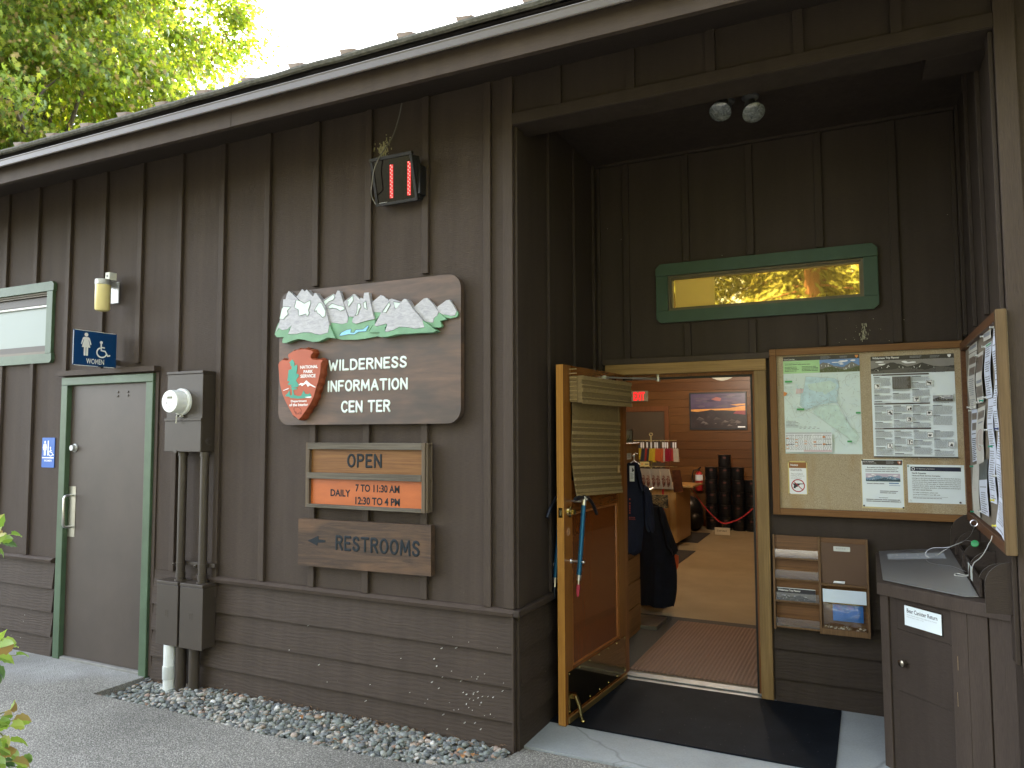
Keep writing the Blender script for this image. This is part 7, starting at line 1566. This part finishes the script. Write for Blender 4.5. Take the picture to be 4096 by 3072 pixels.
for i, k_ in enumerate(gseq):
    x = sx_.x - .155 + i * .0375; y = yS - .05 - (i % 3) * .03; zt2 = T1 - .005; ln = ru(.24, .28); sw = .02 if i < 11 else .032
    o = thing('pouch', '%s pouch %s on the display rack' % ({'dark': 'dark grey', 'pale': 'pale', 'crimson': 'crimson'}.get(k_, k_), place[i]), 'pouch', (x, y, zt2 - ln), 'pouches on the upper tier')
    W = MB(Frame((x, y, 0), (.88, -.47, 0), (0, 0, 1), (-.47, -.88, 0))); tl_ = (i - 5) * .003
    W.prism([(-sw - .008 + tl_ - .016, zt2 - ln), (sw + .008 + tl_ - .016, zt2 - ln), (sw + .004, zt2 - .085), (-sw - .004, zt2 - .085)], -.012, .012); W.build('pack', gm[k_], o, bevel=.006)
    W = MB(Frame((x, y, 0), (.88, -.47, 0), (0, 0, 1), (-.47, -.88, 0))); W.box(-.013, .013, zt2 - .072, zt2, -.001, .001); W.tube([(0, zt2 - .085, 0), (0, zt2 - .07, 0)], .004, 5); W.build('header_card', MAT['paper'] if i % 4 else gm['dark'], o)
m_meal, nt, bb, L = nodes('meal_pouch_print'); L.new(ramp(nt, noise(nt, coords(nt), 22, 3, .6), [(.35, (.035, .02, .015)), (.5, (.16, .05, .03)), (.62, (.36, .33, .28))]), bb.inputs['Base Color']); bb.inputs['Roughness'].default_value = .35
for i in range(6):
    x = sx_.x - .10 + i * .068; y = yS - .08 - (i % 2) * .03; zt2 = T2 - .01; ln = .27
    o = thing('meal_pouch', ('leftmost', 'second from left', 'third from left', 'fourth from left', 'second from right', 'rightmost')[i] + ' grey meal pouch on the lower tier of the display rack', 'pouch', (x, y, zt2 - ln), 'meal pouches on the lower tier')
    F3 = Frame((x, y, 0), (.9, -.43, 0), (0, 0, 1), (-.43, -.9, 0)); W = MB(F3); tl_ = .035 + .004 * i
    W.prism([(-.055 + tl_, zt2 - ln), (.055 + tl_, zt2 - ln), (.042, zt2), (-.042, zt2)], -.012, .012); W.build('pack', mat('pouch_grey', (.30, .28, .24), .4, 0, .1) if i == 0 else bpy.data.materials['pouch_grey'], o, bevel=.006)
    W = MB(F3); W.poly([(tl_ * .6 + .036 * math.cos(t), zt2 - ln * .62 + .08 * math.sin(t)) for t in np.linspace(0, 6.28, 17)[:-1]], .0125); W.build('food_picture', m_meal, o)
x, y = sx_.x + .36, yS - .05; F3 = Frame((x, y, 0), (.95, -.3, 0), (0, 0, 1), (-.3, -.95, 0)); W = MB(F3); W.prism([(-.04, T2 - .33), (.10, T2 - .31), (.055, T2 - .02), (-.06, T2 - .03)], -.01, .01); tag(W.build('brown_packet', mat('brown_packet', (.075, .025, .012), .4, 0, .5, 14), bevel=.005), 'dark brown packet at the right end of the lower tier, next to the meal pouches', 'packet')
a = U(*zi4(560, 600), 'y', 6.4); c = U(*zi4(765, 430), 'y', 6.4)
W = MB(FRONT(6.4)); W.prism(rounded(a.x, c.x, a.z, c.z, .02, 3), -.03, .03)
m_, nt, bb, L = nodes('camouflage_cloth'); L.new(ramp(nt, noise(nt, coords(nt, (14, 1, 14)), 1.6, 2, .5, .8), [(.38, (.03, .028, .02)), (.46, (.16, .12, .06)), (.55, (.055, .055, .028)), (.64, (.26, .22, .15))]), bb.inputs['Base Color']); nt.nodes[-1].color_ramp.interpolation = 'CONSTANT' if nt.nodes[-1].type == 'VALTORGB' else None
tag(W.build('camouflage_case', m_, bevel=.008), 'camouflage fabric case hanging lowest on the display rack', 'case')
o = MB(FRONT(6.42)); a = U(*zi3(430, 1375), 'y', 6.42); c = U(*zi3(560, 1310), 'y', 6.42); o.box(a.x, c.x, a.z, c.z, 0, .004, 0); o.poly([(a.x + .03 + .012 * math.cos(t), (a.z + c.z) / 2 + .012 * math.sin(t)) for t in np.linspace(0, 6.28, 13)[:-1]], .0045, 1); o.box(a.x + .07, c.x - .01, (a.z + c.z) / 2 - .006, (a.z + c.z) / 2 + .006, .0042, .0046, 2)
tag(o.build('payment_card_sign', [mat('sign_cream', (.50, .42, .16), .5), M_ORG, MAT['ink']]), 'small cream payment sign under the yellow pouches', 'sign')

# ---- woven blind rolled partly down the door leaf, and the ice axes that serve as door pulls
zbn = sub(2200, 1440, 2.9625)
m_, nt, bb, L = nodes('woven_grass'); v = coords(nt)
base = ramp(nt, noise(nt, coords(nt, (14, 14, 130)), 3, 4, .7), [(.3, (.10, .066, .024)), (.7, (.24, .168, .070))])
L.new(base, bb.inputs['Base Color']); bb.inputs['Roughness'].default_value = .85; bumpn(nt, bb, noise(nt, coords(nt, (120, 120, 260)), 1, 2), .6, .004); M_WEAVE = m_
M_CORD = mat('woven_cord', (.31, .222, .10), .85, 0, .25, 120, bump=.6, bs=300)
xa = DF.loc(*zbn(268, 900), .02)[0]; xb = DF.loc(*zbn(838, 900), .02)[0]; zt_ = DF.loc(*zbn(300, 190), .03)[1]; zb_ = DF.loc(*zbn(500, 1600), .02)[1]; zv = DF.loc(*zbn(330, 505), .06)[1]
bl_o = thing('woven_blind', 'tan woven grass blind hanging on the upper half of the open wooden door', 'blind', DF.w((xa + xb) / 2, zb_, .02))
def blz(a, t):                             # the lower hem sags towards the free edge
    return zt_ - .05 + (zb_ - .035 * (a - .5) - zt_ + .05) * t
W = MB(DF); n, m2 = 40, 12; pts = []
for j in range(n + 1):
    for i in range(m2 + 1):
        a, t = i / m2, j / n; pts.append((xa + (xb - xa) * a + .012 * t * (a - .5), blz(a, t), .012 + .006 * math.sin(t * 7) + .022 * t ** 3 * (1.2 - a)))
W.add(pts, [(j * (m2 + 1) + i, (j + 1) * (m2 + 1) + i, (j + 1) * (m2 + 1) + i + 1, j * (m2 + 1) + i + 1) for j in range(n) for i in range(m2)], 0)
W.build('hanging_panel', M_WEAVE, bl_o, smooth=True)
W = MB(DF)
def cordrow(f, lo=0, hi=1, hoff=.005, rad=.0042):
    P = []
    for i in range(41):
        a = lo + (hi - lo) * i / 40; x, z, h = f(a); P.append((x + 0, z + .0011 * math.sin(i * 2.4), h + hoff + .0008 * math.cos(i * 2.4)))
    W.tube(P, rad, 5)
fr_ = lambda t: (lambda a: (xa + (xb - xa) * a + .012 * t * (a - .5), blz(a, t), .012 + .006 * math.sin(t * 7) + .022 * t ** 3 * (1.2 - a)))
tt = .335
k = 0
while tt < .995:
    if k % 2 == 0:
        for d_ in (-.009, 0, .009): cordrow(fr_(min(tt + d_, 1)))
    else: cordrow(fr_(tt))
    tt += .052; k += 1
for d_ in (.985, .993, 1.0): cordrow(fr_(d_))
W.build('raised_cords', M_CORD, bl_o, smooth=True)
W = MB(DF); yv = .105; W.box(xa - .006, xb + .045, zv, zt_, .055, yv - .02, 0); W.box(xa - .006, xb + .045, zt_ - .03, zt_, .002, .0548, 0); W.box(xa - .007, xa + .003, zv + .004, zt_ - .0305, .004, .0546, 0)
W.build('valance', M_WEAVE, bl_o, bevel=.008)
W = MB(DF)
for z, trip in ((zt_ - .012, 1), (zt_ - .055, 0), (zt_ - .085, 1), (zt_ - .13, 0), (zv + .006, 1)):
    for d_ in ((-.008, 0, .008) if trip else (0,)): cordrow(lambda a: (xa - .006 + (xb - xa + .05) * a, z + d_, yv - .02), hoff=.0022)
for k in range(8): z = zv + .02 + k * .026; W.tube([(xa - .0085, z, .006 + i * .006) for i in range(9)], .0036, 5)
W.build('valance_cords', M_CORD, bl_o, smooth=True)
W = MB(DF); x, z = DF.loc(*zbn(812, 1290), .03); W.tube([(x, zv, .034), (x, z + .02, .03)], .0012, 5, 0); W.lathe((x, z - .028, .03), (0, 1, 0), [(0, .005), (.012, .0085), (.03, .0075), (.046, .003)], 10, 1); W.build('pull_cord', [M_CORD, mat('cord_bead', (.36, .22, .10), .4)], bl_o, smooth=True)
zx = sub(2200, 1900, 3.0156)
def ice_axe(fr, lab, top, bot, guard=True):
    """fr: face of the door the axe is bolted to; top, bot: shaft ends in that face"""
    o = thing('ice_axe', lab, 'ice axe', fr.w(bot[0], bot[1] - .12, .05), 'ice axes bolted to the door as pulls')
    T3, B3 = Vector((top[0], top[1], .062)), Vector((bot[0], bot[1], .055)); ax = (T3 - B3).normalized()
    W = MB(fr); W.tube([tuple(B3), tuple(B3 + (T3 - B3) * .5), tuple(T3)], .0145, 14); W.build('shaft', mat('blue_anodised', (.012, .10, .22), .3, .5, .08) if 'blue_anodised' not in bpy.data.materials else bpy.data.materials['blue_anodised'], o, smooth=True)
    hM = mat('black_steel_head', (.025, .03, .042), .4, .6, .1) if 'black_steel_head' not in bpy.data.materials else bpy.data.materials['black_steel_head']
    hd0 = T3 + ax * .03
    W = MB(fr); W.tube([(hd0.x - .002, hd0.y + .012, hd0.z), (hd0.x - .06, hd0.y + .018, hd0.z), (hd0.x - .10, hd0.y + .016, hd0.z), (hd0.x - .13, hd0.y + .014, hd0.z)], [.011, .013, .015, .008], 8)
    W.tube([(hd0.x, hd0.y + .016, hd0.z), (hd0.x + .06, hd0.y + .008, hd0.z), (hd0.x + .11, hd0.y - .022, hd0.z), (hd0.x + .15, hd0.y - .055, hd0.z)], [.013, .011, .010, .009], 8)
    W.tube([(hd0.x + .14, hd0.y - .047, hd0.z), (hd0.x + .185, hd0.y - .10, hd0.z)], [.012, .010], 8); W.build('axe_head', hM, o, smooth=True)
    W = MB(fr); W.tube([tuple(T3 - ax * .002), tuple(T3 + ax * .05)], .0165, 12); W.ball((hd0.x + .004, hd0.y + .004, hd0.z + .016), .007, 6); W.build('head_collar', MAT['steel'], o, smooth=True)
    W = MB(fr); W.tube([tuple(B3 - ax * .0), tuple(B3 - ax * .032)], [.0165, .013], 12); W.tube([tuple(B3 - ax * .03), tuple(B3 - ax * .07)], [.008, .006], 8); W.build('ferrule', MAT['steel'], o, smooth=True)
    W = MB(fr); W.tube([tuple(B3 - ax * .055), tuple(B3 - ax * .075), tuple(B3 - ax * .11), tuple(B3 - ax * .125)], [.010, .0115, .009, .004], 10); W.build('spike_guard' if guard else 'spike', (mat('red_rubber', (.30, .025, .05), .6, 0, .1) if guard else hM), o, smooth=True)
    bp = B3 + ax * .075; W = MB(fr); W.tube([(bp.x, bp.y, .0006), (bp.x, bp.y, .078)], .008, 10); W.lathe((bp.x, bp.y, .0005), (0, 0, 1), [(0, .017), (.005, .015)], 12); W.ball((bp.x, bp.y, .078), .011, 6)
    W.tube([(T3.x, T3.y + .02, .0006), (T3.x, T3.y + .02, .05)], .008, 10); W.build('standoff_bolt', MAT['steel'], o, smooth=True)
    return o
tp = DF.loc(*zx(406, 362), .062); bt_ = DF.loc(*zx(350, 1205), .055)
ice_axe(DF, 'blue ice axe with a red tip, bolted to the open wooden door as its pull', tp, bt_)
DB = Frame(DF.w(0, 0, -.045), -DF.ex, (0, 0, 1), -DF.en)
ice_axe(DB, 'second ice axe, mostly hidden behind the edge of the open wooden door', (-tp[0] - .03, tp[1] + .0), (-bt_[0] - .0, bt_[1] - .03), False)
# ================================================================ trees and plants
def leaf_mat(name, cols, trans=.45, rough=.5, tint=(1, 1, 1)):
    m_, nt, b, L = nodes(name); ge = nt.nodes.new('ShaderNodeNewGeometry')
    col = ramp(nt, ge.outputs['Random Per Island'], cols)
    L.new(col, b.inputs['Base Color']); b.inputs['Roughness'].default_value = rough; b.inputs['Specular IOR Level'].default_value = .4
    tr_ = nt.nodes.new('ShaderNodeBsdfTranslucent'); L.new(mixc(nt, 1, col, tint, 'MULTIPLY'), tr_.inputs[0])
    x = nt.nodes.new('ShaderNodeMixShader'); x.inputs[0].default_value = trans; o = nt.nodes['Material Output']
    L.new(b.outputs[0], x.inputs[1]); L.new(tr_.outputs[0], x.inputs[2]); L.new(x.outputs[0], o.inputs[0]); return m_
def leaves(name, cen, size, nrm_dir, tmpl, mats, parent, rs, droop=.5, mi=None):
    """cen (N,3) leaf positions; tmpl (K,3) leaf outline, first point the stalk"""
    N, K = len(cen), len(tmpl)
    d = rs.normal(size=(N, 3)) * .55 + nrm_dir; d[:, 2] -= droop; d /= np.linalg.norm(d, axis=1)[:, None]
    r = rs.normal(size=(N, 3)); s_ = np.cross(d, r); s_ /= np.linalg.norm(s_, axis=1)[:, None]; n = np.cross(s_, d)
    sz = (size * (.6 + .7 * rs.rand(N)))[:, None, None]; T = np.array(tmpl)
    V = cen[:, None, :] + sz * (T[None, :, 0:1] * d[:, None, :] + T[None, :, 1:2] * s_[:, None, :] + T[None, :, 2:3] * n[:, None, :])
    V = V.reshape(-1, 3) - np.array(OFF[parent.name]); me = bpy.data.meshes.new(name)
    me.vertices.add(N * K); me.vertices.foreach_set('co', V.ravel()); me.loops.add(N * K); me.loops.foreach_set('vertex_index', np.arange(N * K, dtype=np.int32))
    me.polygons.add(N); me.polygons.foreach_set('loop_start', np.arange(0, N * K, K, dtype=np.int32)); me.polygons.foreach_set('loop_total', np.full(N, K, dtype=np.int32))
    for m_ in mats: me.materials.append(m_)
    if mi is not None: me.polygons.foreach_set('material_index', mi.astype(np.int32))
    me.update(); me.validate(); o = bpy.data.objects.new(name, me); C.objects.link(o); o.parent = parent; OFF[o.name] = OFF[parent.name]; return o
MAPLE = [(0,0,0),(.24,.22,.05),(.34,.50,-.04),(.46,.20,.08),(.82,.40,-.06),(.72,.10,.09),(1.25,.0,-.12),(.72,-.10,.09),(.82,-.40,-.06),(.46,-.20,.08),(.34,-.50,-.04),(.24,-.22,.05)]
OVAL = [(0,0,0),(.25,.16,.03),(.55,.2,.04),(.8,.12,.02),(1,0,-.05),(.8,-.12,.02),(.55,-.2,.04),(.25,-.16,.03)]
SPRAY = [(0,0,0),(.2,.10,0),(.35,.04,0),(.5,.12,0),(.65,.03,0),(1,0,-.12),(.65,-.03,0),(.5,-.12,0),(.35,-.04,0),(.2,-.10,0)]
BARK = wood('grey_bark', (.045, .04, .033), (.13, .115, .095), 'z', 1.2, .9, .8)
def limbs(mb, base, top, r0, crown, n, rs):
    """trunk with forked limbs; returns twig ends"""
    ends = []; P = []
    for i in range(9):
        t = i / 8; P.append((base[0] + (top[0] - base[0]) * t + .18 * math.sin(3 * t + 1), base[1] + (top[1] - base[1]) * t + .16 * math.sin(4 * t), base[2] + (top[2] - base[2]) * t))
    mb.tube(P, [r0 * (1 - .85 * i / 8) for i in range(9)], 9)
    for k in range(n):
        i = rs.randint(2, 8); p = np.array(P[i]); a = rs.rand() * 6.28; ln = (.45 + .55 * rs.rand())
        e = np.array([crown[0] + crown[3] * ln * math.cos(a), crown[1] + crown[4] * ln * math.sin(a), p[2] + crown[5] * (.1 + .35 * rs.rand())])
        mid = (p + e) / 2 + np.array([0, 0, .5 * rs.rand()]); r = r0 * .32 * (1 - .07 * i)
        mb.tube([tuple(p), tuple(mid), tuple(e)], [r, r * .6, r * .22], 6); ends += [e, mid]
        for j in range(3):
            q = mid + (e - mid) * rs.rand(); f = q + rs.normal(size=3) * np.array([1.0, 1.0, .6]); mb.tube([tuple(q), tuple((q + f) / 2 + np.array([0, 0, .1])), tuple(f)], [r * .35, r * .22, r * .1], 5); ends.append(f)
    return np.array(ends)
def broad_tree(name, lab, cat, base, h, crown, ncl, per, size, mats, seed, group=None, cl_r=.52, keep=None, twigs=True):
    rs = np.random.RandomState(seed); o = thing(name, lab, cat, base, group)
    W = MB(); ends = limbs(W, base, (base[0] + .3, base[1] - .2, h * .9), h * .018, crown, 26, rs); W.build('trunk', BARK, o, smooth=True)
    c = rs.normal(size=(ncl, 3)); c /= np.linalg.norm(c, axis=1)[:, None]; c *= (rs.rand(ncl, 1) ** .36); c *= (1 + .16 * np.sin(c[:, :1] * 7 + seed) * np.cos(c[:, 1:2] * 6))
    c = c * np.array(crown[3:6]) + np.array(crown[:3]); c = np.concatenate([c, ends[rs.randint(0, len(ends), ncl // 4)]])
    pts = []; dr = []
    for q in c:
        n = int(per * (.5 + rs.rand())); off = rs.normal(size=(n, 3)) * np.array([1, 1, .62]) * cl_r * (.6 + .6 * rs.rand()) * .6; pts.append(q + off)
        out = q - np.array(crown[:3]); out = out / (np.linalg.norm(out) + 1e-6); dr.append(np.repeat(out[None] * .7, n, 0))
    P = np.concatenate(pts); Dv = np.concatenate(dr)
    if keep is not None: k = keep(P); P, Dv = P[k], Dv[k]
    mi = (rs.rand(len(P)) < .13).astype(np.int32) if len(mats) > 1 else None
    leaves('crown', P, size, Dv, MAPLE, mats, o, rs, .75, mi); return o
LM = leaf_mat('maple_leaf', [(0, (.07, .12, .035)), (.4, (.14, .215, .04)), (.75, (.22, .275, .04)), (1, (.29, .31, .06))], .56, .4, (1.75, 1.7, .5))
LS = leaf_mat('maple_seeds', [(0, (.20, .15, .04)), (1, (.34, .27, .09))], .35, .6)
broad_tree('maple_tree', 'tall leafy maple with yellow seed clusters behind the roof at the upper left', 'tree', (-12.1, 4.5, -.075), 16.5, (-12.2, 4.4, 10.3, 3.95, 3.95, 5.8), 640, 230, .10, [LM, LS], 4, 'trees behind the building')
broad_tree('maple_tree', 'denser tree farther back, filling the upper left corner behind the maple', 'tree', (-20.0, 6.4, -.075), 18, (-20.0, 6.4, 11, 4.2, 4.2, 6.5), 260, 110, .17, [LM, LS], 9, 'trees behind the building')
# conifers across the path, behind the camera: they show in the clerestory glass
LC = leaf_mat('conifer_spray', [(0, (.15, .17, .04)), (.5, (.24, .26, .06)), (1, (.34, .31, .09))], .3, .6, (1, 1, .7))
RB = wood('red_bark', (.10, .045, .025), (.26, .12, .07), 'z', 1.2, .9, .8)
def conifer(lab, x, y, h, r, seed, low):
    rs = np.random.RandomState(seed); o = thing('conifer_tree', lab, 'tree', (x, y, -.075), 'trees reflected in the window')
    W = MB(); W.tube([(x, y, -.1), (x + .05, y, h * .5), (x, y, h)], [.26, .2, .03], 10); pts, dr = [], []
    for k in range(int(h * 9)):
        t = (low + (h - low) * (k + rs.rand()) / (h * 9)) / h; z = t * h; a = rs.rand() * 6.28; L_ = r * (1 - t) ** .7 * (.7 + .5 * rs.rand()); e = np.array([x + L_ * math.cos(a), y + L_ * math.sin(a), z - L_ * .25])
        W.tube([(x, y, z), tuple(e)], [.03, .008], 4); n = int(34 * L_) + 8; f = rs.rand(n, 1) ** .6
        pts.append(np.array([x, y, z]) + (e - np.array([x, y, z])) * f + rs.normal(size=(n, 3)) * np.array([.28, .28, .16])); d_ = np.array([math.cos(a), math.sin(a), -.35]); dr.append(np.repeat(d_[None], n, 0))
    W.build('trunk', RB, o, smooth=True); leaves('crown', np.concatenate(pts), .42, np.concatenate(dr), SPRAY, [LC], o, rs, .5)
for i, (x, y, h, r, lo) in enumerate(((.45, -15.0, 15, 2.6, 3.5), (-.1, -17.2, 17, 3.0, 2.5), (-3.6, -15.6, 14, 3.1, 1.5), (3.8, -16.4, 16, 3.1, 1.5), (-6.8, -17.5, 15, 3.3, 1.2), (7.2, -15.8, 15, 3.2, 1.2), (-5.4, -21.5, 17, 3.6, .5), (-2.0, -22, 18, 3.6, .5), (1.6, -21.5, 18, 3.6, .5), (5.0, -22, 17, 3.6, .5), (-9.5, -21, 17, 3.6, .5))):
    conifer(('red trunked conifer', 'taller red trunked conifer', 'bushy conifer', 'broad conifer', 'dark bushy conifer', 'leaning bushy conifer')[min(i, 5)] + (' across the path, seen only as a reflection in the high window' if i < 6 else ' in the back row across the path, reflected in the high window'), x, y, h, r, 30 + i, lo)
for i, (x, y, h, r) in enumerate(((8.6, -2.6, 13, 3.0), (9.4, -6.4, 15, 3.4), (8.2, -10.0, 15, 3.2))):  # added trees, never in view, to block sky light from the right
    conifer(('near', 'middle', 'far')[i] + ' conifer added out of view to the right, blocking sky light from the entrance', x, y, h, r, 60 + i, .6)
# shrub at the left edge of the path
W = MB(); W.lathe((-1.35, -2.75, -.02), (0, 0, 1), [(0, .62), (.035, .58), (.06, .3), (.065, .01)], 22); S(W.build('planting_bed', mat('bed_soil', (.05, .04, .028), .95, 0, .4, 25, bump=.4, bs=60)))
LG = leaf_mat('shrub_leaf', [(0, (.16, .27, .06)), (.5, (.32, .45, .10)), (.8, (.44, .52, .14)), (.93, (.34, .24, .10)), (1, (.28, .16, .07))], .4, .4, (1.1, 1.2, .6))
LD = leaf_mat('shrub_dark_leaf', [(0, (.04, .10, .03)), (1, (.10, .19, .06))], .3, .35)
SHRUB = [(0,0,0),(.12,.10,.02),(.2,.26,.03),(.34,.24,.04),(.45,.33,.03),(.58,.25,.04),(.72,.22,.02),(.84,.10,.01),(1,0,-.10),(.84,-.10,.01),(.72,-.22,.02),(.58,-.25,.04),(.45,-.33,.03),(.34,-.24,.04),(.2,-.26,.03),(.12,-.10,.02)]
def shrub(lab, spec, seed):
    """spec: (u, v of the leaf stalk in the photo, size, direction in the picture, dark)"""
    rs = np.random.RandomState(seed); o = thing('leafy_shrub', lab, 'shrub', (-1.35, -2.75, .03), 'shrub sprays at the left edge'); W = MB(); V, F, M_ = [], [], []
    stem = U(-60, spec[0][1] + 60, 'x', -.95); W.tube([(-1.35 + rs.rand() * .2, -2.75, .03), ((stem.x - 1.3) / 2, (stem.y - 2.75) / 2, stem.z * .6), tuple(stem)], [.009, .007, .004], 6)
    L_ = MB()
    for (u, v, sz, ang, dk) in spec:
        p = U(u, v, 'x', -.80 - .08 * rs.rand()); d = _rt * math.cos(ang) + _up * math.sin(ang) + _fw * rs.uniform(-.35, .35); d.normalize()
        s_ = d.cross(_fw + Vector(rs.normal(size=3) * .45)).normalized(); n = s_.cross(d); roll = rs.uniform(-.5, .5)
        W.tube([tuple(stem + (p - stem) * .25), tuple(stem + (p - stem) * .7 + Vector((0, 0, .01))), tuple(p)], [.003, .0025, .0018], 5)
        bend = rs.uniform(.1, .35)
        sz *= .86; pts = [p + sz * (d * a + s_ * (b2 * .95) + n * (c + .25 * abs(b2) - bend * a * a)) for a, b2, c in SHRUB]
        mid = [p + sz * (d * a + n * (-bend * a * a)) for a in (.2, .45, .7)]
        vv = pts + mid; k = len(pts)
        up_ = [(0, 1, 2, 16), (16, 2, 3, 4, 17), (17, 4, 5, 6, 18), (18, 6, 7, 8)]; dn_ = [(0, 16, 14, 15), (16, 17, 12, 13, 14), (17, 18, 10, 11, 12), (18, 8, 9, 10)]
        L_.add([tuple(q) for q in vv], up_ + dn_, 1 if dk else 0, True)
    W.build('stem', mat('green_stem', (.14, .15, .05), .6) if 'green_stem' not in bpy.data.materials else bpy.data.materials['green_stem'], o, smooth=True); L_.build('foliage', [LG, LD], o, smooth=True)
shrub('upper leafy sprig at the left edge, in front of the lap siding', [(-25,2145,.085,.5,0),(42,2138,.062,.05,0),(-5,2165,.06,.25,0),(5,2175,.066,-.08,1),(-40,2120,.08,.9,0),(-35,2160,.07,.3,0),(-20,2195,.05,-.5,0)], 1)
shrub('middle leafy sprig at the left edge, over the grey landing', [(-30,2600,.10,.25,0),(-5,2575,.075,.12,0),(-25,2625,.085,-.3,0),(40,2590,.05,.3,0),(62,2622,.062,.25,0),(-50,2640,.09,-1.0,1),(-30,2665,.075,-.6,1),(-15,2685,.06,-1.2,1),(-35,2560,.06,.4,0)], 2)
shrub('lower leafy sprig with some brown leaves at the left edge of the path', [(35,2845,.075,.75,0),(45,2885,.085,.05,0),(10,2865,.06,.3,0),(38,2905,.08,.15,0),(-20,2905,.07,.4,0),(-30,2930,.085,.6,0),(-5,2955,.075,-.25,0),(30,2965,.085,-.05,0),(-45,2960,.08,-.1,0),(-10,2990,.06,-.5,0),(-35,2880,.06,.9,0)], 3)
shrub('lowest leafy sprig at the bottom left corner of the path', [(-20,3035,.09,.5,0),(30,3020,.08,.05,0),(-5,3050,.07,-.1,1),(45,3045,.085,-.15,0),(80,3035,.065,.0,0),(-40,3060,.09,.2,0),(20,3075,.08,-.3,0),(-30,3000,.07,.7,0),(60,3065,.06,-.5,0)], 4)

# the body of the shrub, rooted in the bed just left of the picture
rs = np.random.RandomState(77); o = thing('leafy_shrub', 'leafy shrub in the round bed, just outside the left edge of the photo', 'shrub', (-1.45, -2.85, .03), 'shrub sprays at the left edge')
W = MB(); pts, dr = [], []
for k in range(34):
    a, t = rs.rand() * 6.28, rs.rand(); e = np.array([-1.45 + .42 * math.cos(a) * rs.rand() ** .5, -2.85 + .40 * math.sin(a) * rs.rand() ** .5, .35 + .85 * rs.rand()])
    W.tube([(-1.45 + .1 * math.cos(a), -2.85 + .1 * math.sin(a), .03), tuple(e * .5 + np.array([-1.45, -2.85, .1]) * .5), tuple(e)], [.008, .006, .003], 5); n = 26
    pts.append(e + rs.normal(size=(n, 3)) * .10); dr.append(np.repeat(np.array([[math.cos(a), math.sin(a), .3]]), n, 0))
W.build('stem', bpy.data.materials['green_stem'], o, smooth=True); P = np.concatenate(pts); Dv = np.concatenate(dr)
k = P[:, 1] < -3.75 + (1.75 - P[:, 0]) * .52; leaves('foliage', P[k], .07, Dv[k], SHRUB, [LG], o, rs, .3)
